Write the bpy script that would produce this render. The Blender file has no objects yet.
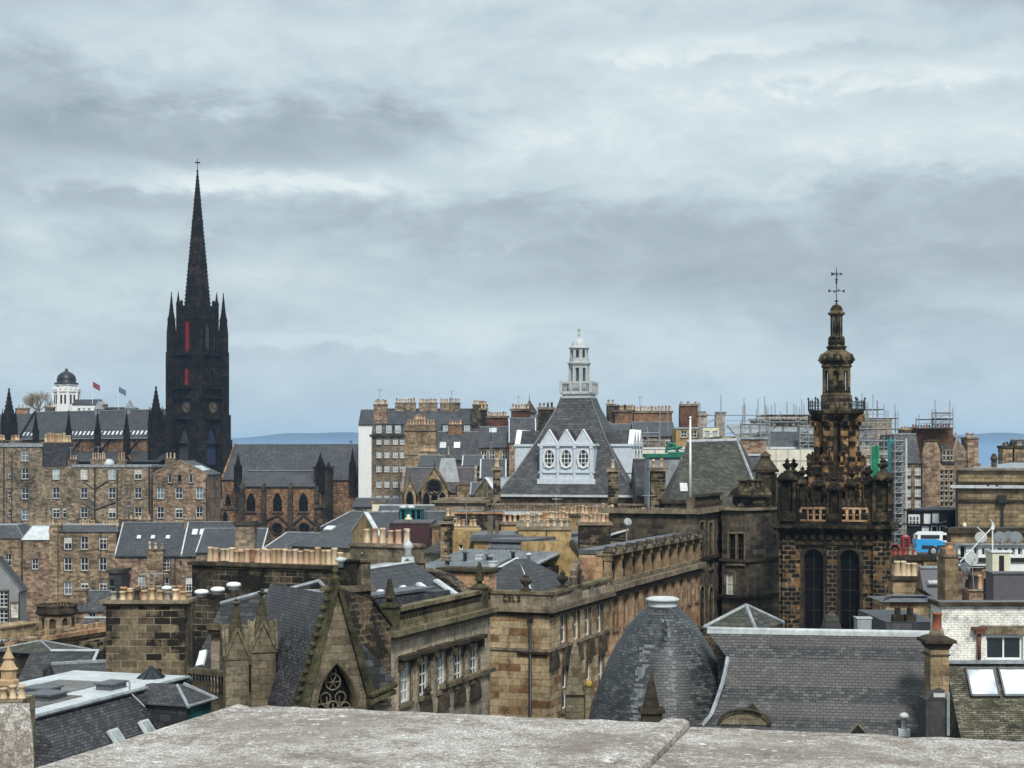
import bpy, math, random
from mathutils import Vector, Matrix
random.seed(7)
SC = bpy.context.scene
COL = SC.collection
R = math.radians
# ------------------------------------------------------------------ camera
F = 1600.0; HY = 457.0; CZ = 24.0
cam_d = bpy.data.cameras.new('camera'); cam = bpy.data.objects.new('camera', cam_d); COL.objects.link(cam)
cam.location = (0, 0, CZ); cam.rotation_euler = (R(90), 0, 0)
cam_d.sensor_width = 36; cam_d.lens = 36 * F / 1024; cam_d.shift_y = (HY - 384) / 1024.0
cam_d.clip_start = 0.1; cam_d.clip_end = 60000
SC.camera = cam
# ------------------------------------------------------------------ world: overcast sky over a sky texture
SUN_EL, SUN_AZ = 46, 168          # degrees; azimuth clockwise from +Y, high behind the camera
W = bpy.data.worlds.new('World'); SC.world = W; W.use_nodes = True
nt = W.node_tree; nd = nt.nodes; lk = nt.links
for n in list(nd): nd.remove(n)
def N(t, **k):
    n = nd.new(t)
    for a, v in k.items(): setattr(n, a, v)
    return n
def M_(op, a, b=None, c=None, clamp=False):
    n = nd.new('ShaderNodeMath'); n.operation = op; n.use_clamp = clamp
    for i, v in enumerate((a, b, c)):
        if v is None: continue
        if isinstance(v, (int, float)): n.inputs[i].default_value = v
        else: lk.new(v, n.inputs[i])
    return n.outputs[0]
def ramp(fac, stops, nodes=None, links=None, interp='LINEAR'):
    n = (nodes or nd).new('ShaderNodeValToRGB'); n.color_ramp.interpolation = interp
    els = n.color_ramp.elements
    while len(els) > 1: els.remove(els[-1])
    els[0].position = stops[0][0]; els[0].color = (*stops[0][1], 1)
    for p, c in stops[1:]:
        e = els.new(p); e.color = (*c, 1)
    (links or lk).new(fac, n.inputs[0]); return n.outputs[0]
def srgb(r, g, b):
    f = lambda v: (v/255/12.92) if v/255 <= .04045 else ((v/255+.055)/1.055)**2.4
    return (f(r), f(g), f(b))
sky = N('ShaderNodeTexSky', sky_type='NISHITA'); sky.sun_disc = False
sky.sun_elevation = R(SUN_EL); sky.sun_rotation = R(SUN_AZ); sky.air_density = 1.5; sky.dust_density = 3
tc = N('ShaderNodeTexCoord'); sp = N('ShaderNodeSeparateXYZ'); lk.new(tc.outputs['Generated'], sp.inputs[0])
dx, dy, dz = sp.outputs
elev = M_('MAXIMUM', dz, 0.0)
azi = M_('ARCTAN2', dx, dy)
# cloud sheet: direction stretched so that banks lie flat near the horizon
def cloud_noise(sx, sz, ox, oz, scale, detail, rough=.55, dist=.0):
    cb = N('ShaderNodeCombineXYZ')
    lk.new(M_('MULTIPLY_ADD', azi, sx, ox), cb.inputs[0]); lk.new(M_('MULTIPLY_ADD', elev, sz, oz), cb.inputs[1])
    n = N('ShaderNodeTexNoise'); n.inputs['Scale'].default_value = scale; n.inputs['Detail'].default_value = detail
    n.inputs['Roughness'].default_value = rough; n.inputs['Distortion'].default_value = dist
    lk.new(cb.outputs[0], n.inputs['Vector']); return n.outputs['Fac']
n_big = cloud_noise(2.4, 7.5, 3.3, 1.7, 1.0, 4, .5)
n_mid = cloud_noise(8.5, 21.0, 8.1, 4.2, 1.0, 8, .6, .35)
n_fine = cloud_noise(34.0, 70.0, 1.3, 9.9, 1.0, 8, .62, .5)
dens = M_('ADD', M_('ADD', M_('MULTIPLY', n_big, .42), M_('MULTIPLY', n_mid, .40)), M_('MULTIPLY', n_fine, .18))
def bank(a0, e0, wa, we, amp):
    """one cloud bank: a ragged ellipse in sky directions with a fairly crisp edge"""
    u = M_('DIVIDE', M_('SUBTRACT', M_('MULTIPLY_ADD', n_mid, .12, azi), a0 + .06), wa)
    v = M_('DIVIDE', M_('SUBTRACT', M_('MULTIPLY_ADD', n_mid, .045, M_('MULTIPLY_ADD', n_fine, .022, elev)), e0 + .0335), we)
    r2 = M_('ADD', M_('MULTIPLY', u, u), M_('MULTIPLY', v, v))
    return M_('MULTIPLY', M_('DIVIDE', 1.0, M_('ADD', 1.0, M_('POWER', r2, 3.2))), amp)
def px(x, y): return math.atan2(x-512, F), (457-y)/math.hypot(F, 457-y)
SKYB = []
for (x, y, wx, wy, amp) in [(235,140,210,27,-.14), (125,208,95,12,-.09), (20,110,90,45,-.06), (470,232,220,30,-.08), (840,215,240,32,-.09), (700,275,380,30,-.07), (90,250,130,20,-.04), (900,330,200,22,-.04),
                            (290,182,130,11,.13), (330,347,130,8,.10), (60,300,120,20,.04), (960,150,150,26,.07), (760,48,150,12,.08), (880,84,150,12,.09), (560,110,150,40,.03), (60,50,140,26,.05), (330,50,200,30,.03), (520,330,160,14,.04)]:
    a, e = px(x, y); SKYB.append(bank(a, e, wx/F, wy/F, amp))
for b_ in SKYB: dens = M_('ADD', dens, b_)
cl = ramp(dens, [(.26, srgb(136,148,157)), (.38, srgb(156,168,177)), (.49, srgb(177,190,196)), (.60, srgb(196,207,210)), (.72, srgb(226,229,224))])
# blue-ish air low over the horizon, brighter cloud overhead (CIE overcast)
lowf = M_('SUBTRACT', 1.0, M_('MULTIPLY', elev, 9.0), clamp=True)
mixl = N('ShaderNodeMix', data_type='RGBA'); lk.new(M_('MULTIPLY', lowf, .55), mixl.inputs[0]); lk.new(cl, mixl.inputs[6]); mixl.inputs[7].default_value = (*srgb(172,196,209), 1)
over = M_('MULTIPLY_ADD', M_('SUBTRACT', elev, .27, clamp=True), 1.3, 1.0)
vm = N('ShaderNodeVectorMath', operation='SCALE'); lk.new(mixl.outputs[2], vm.inputs[0]); lk.new(over, vm.inputs['Scale'])
bg1 = N('ShaderNodeBackground'); bg1.inputs[1].default_value = 0.10; lk.new(sky.outputs[0], bg1.inputs[0])
bg2 = N('ShaderNodeBackground'); bg2.inputs[1].default_value = 1.07; lk.new(vm.outputs[0], bg2.inputs[0])
mx = N('ShaderNodeMixShader'); mx.inputs[0].default_value = .90
lk.new(bg1.outputs[0], mx.inputs[1]); lk.new(bg2.outputs[0], mx.inputs[2])
wo = N('ShaderNodeOutputWorld'); lk.new(mx.outputs[0], wo.inputs[0])
# ------------------------------------------------------------------ sun behind the cloud sheet
sd = bpy.data.lights.new('sun', 'SUN'); sd.energy = 3.0; sd.angle = R(10); sd.color = (1, .95, .88)
so = bpy.data.objects.new('sun', sd); COL.objects.link(so)
sdir = Vector((math.sin(R(SUN_AZ))*math.cos(R(SUN_EL)), math.cos(R(SUN_AZ))*math.cos(R(SUN_EL)), math.sin(R(SUN_EL))))
so.rotation_euler = sdir.to_track_quat('Z', 'Y').to_euler(); so.location = (0, 0, 150)
SC.view_settings.view_transform = 'Standard'; SC.view_settings.look = 'None'
SC.view_settings.exposure = 0.30; SC.view_settings.gamma = 1.0; SC.view_settings.use_curve_mapping = False
SC.cycles.max_bounces = 5; SC.cycles.diffuse_bounces = 3; SC.cycles.volume_bounces = 0; SC.cycles.use_denoising = True

# ================================================================== materials
MATS = {}
class MT:
    """small helper round a material's node tree"""
    def __init__(s, name):
        s.m = bpy.data.materials.new(name); s.m.use_nodes = True; s.t = s.m.node_tree
        s.n = s.t.nodes; s.l = s.t.links; s.b = s.n['Principled BSDF']; MATS[name] = s.m
    def new(s, t, **k):
        n = s.n.new(t)
        for a, v in k.items(): setattr(n, a, v)
        return n
    def math(s, op, a, b=None, c=None, clamp=False):
        n = s.n.new('ShaderNodeMath'); n.operation = op; n.use_clamp = clamp
        for i, v in enumerate((a, b, c)):
            if v is None: continue
            if isinstance(v, (int, float)): n.inputs[i].default_value = v
            else: s.l.new(v, n.inputs[i])
        return n.outputs[0]
    def coord(s, which='UV'):
        if which == 'OBJ':
            g = s.new('ShaderNodeNewGeometry'); return g.outputs['Position']   # world metres
        return s.new('ShaderNodeTexCoord').outputs['UV']
    def mapv(s, v, sc, loc=(0,0,0)):
        m = s.new('ShaderNodeMapping'); m.inputs['Scale'].default_value = sc; m.inputs['Location'].default_value = loc
        s.l.new(v, m.inputs[0]); return m.outputs[0]
    def noise(s, v, scale, detail=3, rough=.55, out='Fac', dist=0):
        n = s.new('ShaderNodeTexNoise'); n.inputs['Scale'].default_value = scale; n.inputs['Detail'].default_value = detail
        n.inputs['Roughness'].default_value = rough; n.inputs['Distortion'].default_value = dist; s.l.new(v, n.inputs['Vector']); return n.outputs[out]
    def ramp(s, f, stops, interp='LINEAR'): return ramp(f, stops, s.n, s.l, interp)
    def mix(s, f, a, b, mode='MIX'):
        n = s.new('ShaderNodeMix', data_type='RGBA', blend_type=mode)
        for i, v in ((0, f), (6, a), (7, b)):
            if isinstance(v, (int, float)): n.inputs[i].default_value = v
            elif isinstance(v, tuple): n.inputs[i].default_value = (*v, 1)
            else: s.l.new(v, n.inputs[i])
        return n.outputs[2]
    def done(s, col, rough=.85, bump=None, dist=.02, spec=.3, strength=.6, metal=0):
        if isinstance(col, tuple): s.b.inputs['Base Color'].default_value = (*col, 1)
        else: s.l.new(col, s.b.inputs['Base Color'])
        if isinstance(rough, (int, float)): s.b.inputs['Roughness'].default_value = rough
        else: s.l.new(rough, s.b.inputs['Roughness'])
        s.b.inputs['Specular IOR Level'].default_value = spec; s.b.inputs['Metallic'].default_value = metal
        if bump is not None:
            b = s.new('ShaderNodeBump'); b.inputs['Strength'].default_value = strength; b.inputs['Distance'].default_value = dist
            s.l.new(bump, b.inputs['Height']); s.l.new(b.outputs[0], s.b.inputs['Normal'])
        return s.m
def mul(c, k): return tuple(min(1, v*k) for v in c)
def brick(s, uv, bw, bh, mort, smooth=.1, squash=1.0, off=.5):
    b = s.new('ShaderNodeTexBrick'); b.offset = off; b.squash = squash
    b.inputs['Color1'].default_value = (0,0,0,1); b.inputs['Color2'].default_value = (1,1,1,1); b.inputs['Mortar'].default_value = (.5,.5,.5,1)
    b.inputs['Scale'].default_value = 1; b.inputs['Mortar Size'].default_value = mort; b.inputs['Mortar Smooth'].default_value = smooth
    b.inputs['Bias'].default_value = 0; b.inputs['Brick Width'].default_value = bw; b.inputs['Row Height'].default_value = bh
    s.l.new(uv, b.inputs[0]); return b.outputs['Color'], b.outputs['Fac']
def stone(name, cols, bw=.55, bh=.28, mort=.012, mcol=(.25,.22,.18), rub=0.0, stain=.55, soot=None, sootk=.5, sootscale=.35, moss=0, patch=0.0, blk=.34, mtop=0):
    """masonry: per-block colours, joints, damp streaks and soot patches with a shape of their own"""
    s = MT(name); uv = s.coord(); P_ = s.coord('OBJ')
    if rub:
        nz = s.noise(uv, 1.6/bw, 2, .6, 'Color'); v = s.new('ShaderNodeVectorMath', operation='MULTIPLY_ADD')
        s.l.new(nz, v.inputs[0]); v.inputs[1].default_value = (rub*bw*1.6, rub*bh*1.6, 0); s.l.new(uv, v.inputs[2]); uv2 = v.outputs[0]
    else: uv2 = uv
    t, fac = brick(s, uv2, bw, bh, mort)
    k = len(cols); var = s.noise(uv, 1.1/bw, 3, .6)
    tt = s.math('ADD', s.math('MULTIPLY', t, .72), s.math('MULTIPLY_ADD', var, .8, -.26), clamp=True)
    col = s.ramp(tt, [(i/(k-1), c) for i, c in enumerate(cols)])
    col = s.mix(s.math('MULTIPLY', fac, .8), col, mcol)
    big = s.noise(P_, .22, 4, .6)
    col = s.mix(1.0, col, s.ramp(big, [(.32, (1-stain,)*3), (.5, (.93,.92,.9)), (.7, (1.12,1.1,1.06))]), 'MULTIPLY')
    stk = s.noise(s.mapv(P_, (1.3,1.3,.30)), 1.0, 4, .7)
    col = s.mix(1.0, col, s.ramp(stk, [(.34, (1-stain*.7,)*3), (.5, (1,1,1)), (.72, (1.1,1.08,1.04))]), 'MULTIPLY')
    if soot:
        sn = s.noise(P_, sootscale, 5, .65); bl = s.math('ADD', sn, s.math('MULTIPLY_ADD', t, blk, -blk/2))
        f = s.ramp(bl, [(1-sootk-.05, (0,0,0)), (1-sootk+.05, (1,1,1))]); col = s.mix(f, col, soot)
        if mtop: col = s.mix(s.math('MULTIPLY', fac, mtop), col, mcol)
    if moss:
        mn = s.noise(P_, 1.3, 5, .75); f = s.ramp(mn, [(.56-moss*.2, (0,0,0)), (.72-moss*.2, (.7,.7,.7))]); col = s.mix(f, col, (.06,.058,.03))
    gr = s.noise(P_, 9, 4, .7); md = s.noise(P_, 1.9, 6, .75)
    col = s.mix(1.0, col, s.ramp(gr, [(.3,(.66,)*3), (.7,(1.2,)*3)]), 'MULTIPLY')
    col = s.mix(1.0, col, s.ramp(md, [(.34,(.46,.46,.45)), (.5,(.96,.96,.93)), (.68,(1.25,1.23,1.15))]), 'MULTIPLY')
    h = s.math('SUBTRACT', s.math('ADD', s.math('MULTIPLY', gr, .5), s.math('MULTIPLY', t, .25)), fac)
    return s.done(col, .9, h, .03, .15, .7)
def slate(name, cols, bw=.3, bh=.2, lich=.25, rough=.55, tint=(.17,.18,.16), mort=.012):
    s = MT(name); uv = s.coord(); P_ = s.coord('OBJ')
    nz = s.noise(uv, 4, 2, .5, 'Color'); v = s.new('ShaderNodeVectorMath', operation='MULTIPLY_ADD'); s.l.new(nz, v.inputs[0])
    v.inputs[1].default_value = (.05*bw, .14*bh, 0); s.l.new(uv, v.inputs[2])
    t, fac = brick(s, v.outputs[0], bw, bh, mort, .25)
    col = s.ramp(t, [(i/(len(cols)-1), c) for i, c in enumerate(cols)])
    col = s.mix(fac, col, (.012,.012,.014))
    big = s.noise(P_, .35, 5, .65)
    col = s.mix(1.0, col, s.ramp(big, [(.3,(.45,.46,.46)), (.7,(1.0,1.0,.98))]), 'MULTIPLY')
    ln = s.noise(P_, 2.2, 6, .75); f = s.ramp(s.math('MULTIPLY_ADD', t, .12, ln), [(.62-.12*lich, (0,0,0)), (.86-.12*lich, (lich*1.4,)*3)])
    col = s.mix(f, col, tint)
    # each course tips up at its lower edge
    sy = s.new('ShaderNodeSeparateXYZ'); s.l.new(uv, sy.inputs[0]); saw = s.math('FRACT', s.math('DIVIDE', sy.outputs[1], bh))
    h = s.math('SUBTRACT', s.math('ADD', s.math('MULTIPLY', saw, -.7), s.math('MULTIPLY', t, .5)), fac)
    r = s.math('MULTIPLY_ADD', t, .25, rough-.1)
    return s.done(col, r, h, .02, .4, .8)
def plain(name, col, rough=.6, var=.25, scale=3, spec=.4, metal=0, bump=.0):
    s = MT(name); P_ = s.coord('OBJ'); n = s.noise(P_, scale, 5, .65)
    c = s.mix(1.0, col, s.ramp(n, [(.3,(1-var,)*3), (.7,(1+var*.6,)*3)]), 'MULTIPLY')
    st = s.noise(s.mapv(P_, (6,6,.5)), 1, 3, .6); c = s.mix(1.0, c, s.ramp(st, [(.35,(1-var*.8,)*3), (.6,(1,1,1))]), 'MULTIPLY')
    return s.done(c, rough, n if bump else None, bump or .01, spec, .5, metal)
def glass(name, col, rough=.08, spec=.5):
    s = MT(name); P_ = s.coord('OBJ'); n = s.noise(P_, 1.3, 2)
    c = s.mix(1.0, col, s.ramp(n, [(.3,(.6,)*3),(.7,(1.5,)*3)]), 'MULTIPLY'); return s.done(c, rough, n, .02, spec, .15)

tan = [mul((.15,.10,.06),1), (.22,.155,.095), (.31,.23,.145), (.40,.31,.21)]
stone('rubble_tan', [(.09,.062,.042), (.22,.155,.10), (.36,.275,.185), (.48,.38,.27)], .75, .34, .025, (.27,.22,.16), .5)
stone('rubble_pink', [(.11,.065,.048), (.22,.145,.105), (.34,.25,.18), (.46,.36,.27)], .75, .34, .025, (.30,.24,.19), .5)
stone('rubble_grey', [(.09,.07,.052), (.19,.15,.11), (.30,.24,.175), (.40,.33,.25)], .75, .34, .025, (.22,.19,.15), .45)
stone('rubble_dark', [(.035,.03,.025), (.10,.075,.05), (.18,.13,.085), (.26,.2,.14)], .45, .25, .03, (.22,.19,.14), .6, soot=(.025,.022,.02), sootk=.5, sootscale=.8)
stone('tenement_grey', [(.13,.105,.075), (.19,.155,.11), (.25,.205,.15), (.30,.25,.19)], .6, .3, .014, (.19,.16,.12), .15)
stone('ashlar_tan', [(.19,.135,.08), (.27,.20,.125), (.35,.265,.17), (.42,.33,.22)], .75, .32, .010, (.2,.16,.11), 0)
stone('ashlar_grey', [(.26,.225,.175), (.34,.295,.235), (.40,.35,.285), (.47,.42,.35)], .8, .33, .008, (.19,.17,.14), 0, .45)
stone('ashlar_dark', [(.07,.06,.047), (.11,.093,.072), (.155,.133,.104), (.21,.185,.15)], .8, .33, .010, (.09,.08,.065), 0, .55, soot=(.03,.027,.024), sootk=.4, sootscale=.25)
stone('ashlar_banded', [(.15,.075,.035), (.25,.145,.075), (.41,.32,.2), (.47,.38,.25), (.39,.31,.2)], 1.15, .36, .012, (.15,.11,.07), 0, .45)
stone('ashlar_orange', [(.24,.13,.08), (.38,.23,.14), (.46,.30,.19), (.52,.37,.25)], .9, .4, .012, (.3,.2,.13), 0, .5)
stone('chimney_block', [(.06,.05,.038), (.14,.115,.08), (.25,.2,.135), (.34,.27,.185)], .62, .27, .016, (.30,.26,.19), .0, .4, soot=(.02,.018,.015), sootk=.46, sootscale=.55)
stone('chimney_soot', [(.03,.026,.02), (.07,.058,.042), (.13,.105,.075)], .65, .3, .02, (.22,.2,.15), .1, .4, soot=(.018,.016,.014), sootk=.5, sootscale=.7)
stone('hub_black', [(.006,.0055,.005), (.014,.011,.009), (.045,.033,.022), (.12,.085,.052)], .9, .42, .02, (.012,.010,.008), 0, .5, soot=(.005,.0046,.0042), sootk=.46, sootscale=.4)
stone('lantern_stone', [(.06,.05,.03), (.15,.12,.075), (.26,.21,.135)], .8, .4, .01, (.05,.04,.03), 0, .6, soot=(.02,.017,.012), sootk=.47, sootscale=1.2)
stone('church_brown', [(.10,.05,.03), (.19,.105,.06), (.29,.18,.105), (.36,.25,.155)], .6, .3, .016, (.14,.09,.055), .15, .6)
stone('tower_orange', [(.13,.07,.035), (.25,.15,.075), (.38,.26,.14), (.46,.34,.2)], .52, .3, .035, (.3,.24,.16), 0, .5, soot=(.014,.012,.010), sootk=.60, sootscale=1.1, blk=.36, mtop=.35)
stone('tower_soot', [(.02,.016,.011), (.06,.045,.026), (.12,.09,.05), (.22,.16,.09)], .62, .34, .02, (.2,.17,.12), 0, .55, soot=(.012,.010,.008), sootk=.55, sootscale=.6, moss=.2)
stone('trim_stone', [(.17,.14,.105), (.24,.2,.15), (.31,.265,.205)], 1.4, .5, .006, (.17,.15,.11), 0, .6)
stone('trim_mossy', [(.12,.105,.065), (.18,.155,.10), (.25,.215,.15)], 1.2, .5, .008, (.10,.085,.06), 0, .6, moss=.15)
stone('gothic_stone', [(.14,.12,.085), (.19,.165,.115), (.24,.205,.15), (.30,.26,.195)], .5, .26, .010, (.12,.10,.075), 0, .5, moss=.05)
stone('tower_pier', [(.20,.11,.05), (.36,.22,.11), (.48,.31,.17), (.5,.36,.22)], .62, .34, .02, (.3,.2,.1), 0, .6, soot=(.02,.016,.012), sootk=.54, sootscale=1.0, blk=.3, mtop=.15)
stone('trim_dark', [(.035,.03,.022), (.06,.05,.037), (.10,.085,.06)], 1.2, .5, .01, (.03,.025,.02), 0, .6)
stone('harling_yellow', [(.36,.25,.115), (.43,.31,.155), (.47,.35,.19)], 3, 2, .002, (.36,.26,.13), 0, .5)
stone('brick_red', [(.07,.035,.022), (.13,.06,.035), (.2,.10,.06)], .24, .085, .012, (.22,.15,.1), 0, .55)
stone('brick_orange', [(.16,.085,.05), (.28,.15,.085), (.36,.22,.14)], .24, .085, .012, (.3,.22,.15), 0, .5)
stone('brick_white', [(.78,.78,.77), (.84,.84,.83), (.88,.88,.87)], .24, .085, .010, (.5,.5,.47), 0, .1)
stone('rough_mossy_slope', [(.05,.048,.038), (.10,.097,.075), (.17,.165,.135), (.27,.265,.22)], .26, .085, .014, (.03,.028,.022), .4, .4, moss=.1)
stone('moss_dark', [(.04,.038,.02), (.08,.075,.045), (.13,.12,.08)], .6, .4, .01, (.03,.03,.02), .2, .5, moss=.5)
slate('slate_blue', [(.035,.038,.045), (.055,.06,.068), (.08,.086,.094)], .4, .3, .15)
slate('slate_grey', [(.030,.031,.034), (.052,.053,.058), (.085,.085,.09)], .4, .3, .3)
slate('slate_dark', [(.018,.018,.021), (.034,.034,.038), (.055,.055,.06)], .42, .26, .3)
slate('slate_purple', [(.045,.036,.04), (.07,.056,.06), (.10,.085,.085)], .4, .3, .35)
slate('slate_big', [(.025,.024,.026), (.045,.042,.045), (.07,.066,.067)], .40, .2, .3)
slate('slate_fine', [(.022,.022,.028), (.042,.042,.05), (.062,.062,.07), (.09,.088,.092)], .17, .105, .3, .5, mort=.010)
slate('slate_mossy', [(.028,.029,.022), (.05,.05,.038), (.08,.08,.062)], .36, .22, .5, .75, (.12,.12,.09))
slate('slate_small', [(.025,.025,.026), (.043,.042,.044), (.062,.06,.062), (.10,.098,.096)], .21, .115, .3, .5)
slate('slate_dome', [(.022,.026,.030), (.040,.045,.051), (.058,.063,.07), (.085,.09,.095)], .26, .15, .35, .5)
plain('lead', srgb(140,147,151), .5, .4, 1.5, .5)
plain('lead_white', srgb(184,190,192), .55, .25, 1.2)
plain('lead_dark', (.10,.11,.12), .5, .4, 1.5)
plain('roof_felt', (.16,.16,.155), .8, .5, .8)
plain('white_paint', (.70,.72,.72), .5, .12)
plain('dormer_white', (.50,.56,.62), .5, .14)
plain('cupola_white', (.42,.45,.45), .55, .25)
plain('cream', (.62,.60,.46), .6, .15)
plain('white_render', (.70,.71,.71), .7, .15)
plain('iron', (.02,.02,.022), .5, .3)
plain('steel', (.33,.34,.35), .4, .2, metal=.3)
plain('sheet_pale', (.62,.60,.50), .6, .15, .8)
plain('sheet_white', (.62,.65,.68), .5, .2)
plain('net_teal', (.02,.30,.30), .8, .4, 1)
plain('net_green', (.02,.28,.14), .8, .4, 1)
plain('board', (.3,.27,.22), .8, .3)
plain('red_louvre', (.28,.008,.010), .6, .2)
plain('blue_louvre', (.02,.025,.075), .6, .3)
plain('grey_louvre', (.055,.055,.06), .6, .5)
plain('gold', (.45,.34,.16), .5, .2)
plain('maroon', (.055,.022,.026), .5, .15)
plain('purple_grey', (.085,.08,.095), .6, .15)
plain('green_paint', (.01,.14,.09), .5, .2)
plain('bus_white', (.72,.74,.76), .3, .05)
plain('bus_blue', (.03,.30,.62), .3, .08)
plain('red_paint', (.24,.02,.02), .4, .2)
plain('black_paint', (.012,.012,.013), .45, .3)
plain('rust_pipe', (.13,.045,.03), .7, .3)
plain('dish_grey', (.28,.31,.31), .5, .2)
plain('dish_dark', (.06,.08,.10), .5, .2)
plain('grey_wood', (.05,.048,.045), .8, .5)
plain('yellow_lichen', (.34,.23,.06), .9, .3)
plain('bark', (.34,.30,.23), .9, .3)
plain('tyre', (.01,.01,.01), .8)
for nm, c in (('pot_buff', (.56,.44,.29)), ('pot_tan', (.44,.31,.18)), ('pot_orange', (.38,.21,.11)), ('pot_red', (.24,.075,.04)), ('pot_grey', (.30,.27,.22)), ('pot_pink', (.48,.32,.22)), ('pot_soot', (.05,.042,.035))):
    plain(nm, c, .8, .35, 2.5)
glass('glass_dark', (.012,.015,.018)); glass('glass_sky', (.10,.13,.15), .05, 1.0); glass('glass_blind', (.42,.41,.36), .2)
glass('glass_black', (.005,.005,.006), .25, .2); glass('glass_teal', (.01,.06,.065)); glass('glass_roof', (.55,.62,.66), .15, .6); glass('glass_pale', (.26,.30,.31), .1, .8)
PANES = ['glass_dark']*8 + ['glass_sky']*2 + ['glass_blind', 'glass_pale']

# ================================================================== mesh builder
def orient_uv(me):
    uvl = me.uv_layers.new(name='UVMap'); data = uvl.data; vs = me.vertices; lps = me.loops
    Z = Vector((0,0,1))
    for p in me.polygons:
        n = p.normal
        if abs(n.z) > .93: u, v = Vector((1,0,0)), Vector((0,1,0))
        else:
            u = Z.cross(n).normalized(); v = n.cross(u)
        for li in p.loop_indices:
            c = vs[lps[li].vertex_index].co; data[li].uv = (c.dot(u) + .37, c.dot(v) + .11)
class MB:
    def __init__(s): s.v = []; s.f = []; s.mi = []; s.sm = []; s.cur = 0; s.T = Matrix()
    def av(s, co): s.v.append(s.T @ Vector(co)); return len(s.v)-1
    def face(s, ids, smooth=False): s.f.append(ids); s.mi.append(s.cur); s.sm.append(smooth)
    def poly(s, pts, smooth=False): s.face([s.av(p) for p in pts], smooth)
    def box(s, x0, x1, y0, y1, z0, z1):
        i = [s.av(p) for p in ((x0,y0,z0),(x1,y0,z0),(x1,y1,z0),(x0,y1,z0),(x0,y0,z1),(x1,y0,z1),(x1,y1,z1),(x0,y1,z1))]
        for q in ((0,3,2,1),(4,5,6,7),(0,1,5,4),(1,2,6,5),(2,3,7,6),(3,0,4,7)): s.face([i[k] for k in q])
    def frus(s, a, za, b, zb):
        """rect a=(x0,x1,y0,y1) at za to rect b at zb"""
        i = [s.av(p) for p in ((a[0],a[2],za),(a[1],a[2],za),(a[1],a[3],za),(a[0],a[3],za),(b[0],b[2],zb),(b[1],b[2],zb),(b[1],b[3],zb),(b[0],b[3],zb))]
        for q in ((0,3,2,1),(4,5,6,7),(0,1,5,4),(1,2,6,5),(2,3,7,6),(3,0,4,7)): s.face([i[k] for k in q])
    def extr(s, pts, vec):
        a = [s.av(p) for p in pts]; b = [s.av(Vector(p)+Vector(vec)) for p in pts]; n = len(pts)
        s.face(a[::-1]); s.face(b)
        for k in range(n): s.face([a[k], a[(k+1)%n], b[(k+1)%n], b[k]])
    def lathe(s, cx, cy, prof, n=12, rot=0, smooth=None, sq=1.0):
        if smooth is None: smooth = n >= 10
        rings = []
        for r, z in prof:
            if r < 1e-5: rings.append([s.av((cx, cy, z))])
            else: rings.append([s.av((cx+r*math.cos(rot+2*math.pi*k/n), cy+r*sq*math.sin(rot+2*math.pi*k/n), z)) for k in range(n)])
        for A, B in zip(rings, rings[1:]):
            for k in range(n):
                k2 = (k+1) % n
                if len(A) == 1 and len(B) == 1: continue
                if len(A) == 1: s.face([A[0], B[k2], B[k]], smooth)
                elif len(B) == 1: s.face([A[k], A[k2], B[0]], smooth)
                else: s.face([A[k], A[k2], B[k2], B[k]], smooth)
        if len(rings[0]) > 1: s.face(rings[0][::-1])
        if len(rings[-1]) > 1: s.face(rings[-1])
    def tube(s, p, q, r, n=6, r2=None):
        p = Vector(p); q = Vector(q); d = (q-p)
        if d.length < 1e-6: return
        d.normalize(); a = d.cross(Vector((0,0,1)) if abs(d.z) < .9 else Vector((1,0,0))).normalized(); b = d.cross(a)
        r2 = r if r2 is None else r2
        A = [s.av(p+(a*math.cos(2*math.pi*k/n)+b*math.sin(2*math.pi*k/n))*r) for k in range(n)]
        B = [s.av(q+(a*math.cos(2*math.pi*k/n)+b*math.sin(2*math.pi*k/n))*r2) for k in range(n)]
        s.face(A[::-1]); s.face(B)
        for k in range(n): s.face([A[k], A[(k+1)%n], B[(k+1)%n], B[k]], n >= 8)
    def mesh(s, name, mats):
        me = bpy.data.meshes.new(name); me.from_pydata([tuple(v) for v in s.v], [], s.f)
        for m in mats: me.materials.append(MATS[m])
        for p, i, sm in zip(me.polygons, s.mi, s.sm): p.material_index = i; p.use_smooth = sm
        fix_normals(me); me.update(); orient_uv(me); return me
    def build(s, name, mats, parent=None, fix=True):
        if isinstance(mats, str): mats = [mats]
        me = s.mesh(name, mats)
        return link(name, me, parent)
import bmesh
def fix_normals(me):
    b = bmesh.new(); b.from_mesh(me); bmesh.ops.recalc_face_normals(b, faces=b.faces); b.to_mesh(me); b.free()
def link(name, me, parent=None, mat=None):
    o = bpy.data.objects.new(name, me); COL.objects.link(o)
    if parent: o.parent = parent
    if mat is not None: o.matrix_basis = mat
    return o
def tag(o, label, cat, group=None, kind=None):
    o['label'] = label; o['category'] = cat
    if group: o['group'] = group
    if kind: o['kind'] = kind
    return o
def structure(o): o['kind'] = 'structure'; return o
def empty(name, label, cat, loc, rz=0, group=None):
    o = bpy.data.objects.new(name, None); COL.objects.link(o); o.location = loc; o.rotation_euler = (0,0,rz); o.empty_display_size = .5
    return tag(o, label, cat, group)
def P(x, y, D): return Vector(((x-512)/F*D, D, CZ+(HY-y)/F*D))
def zz(y, D): return CZ+(HY-y)/F*D
def terr(x, y):
    d = y
    def ss(a, b, t): t = max(0, min(1, (t-a)/(b-a))); return t*t*(3-2*t)
    return -4.5*ss(125, 175, d) + 8.5*ss(248, 276, d) + 10*ss(338, 372, d) - 92*ss(560, 2500, d)
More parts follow.
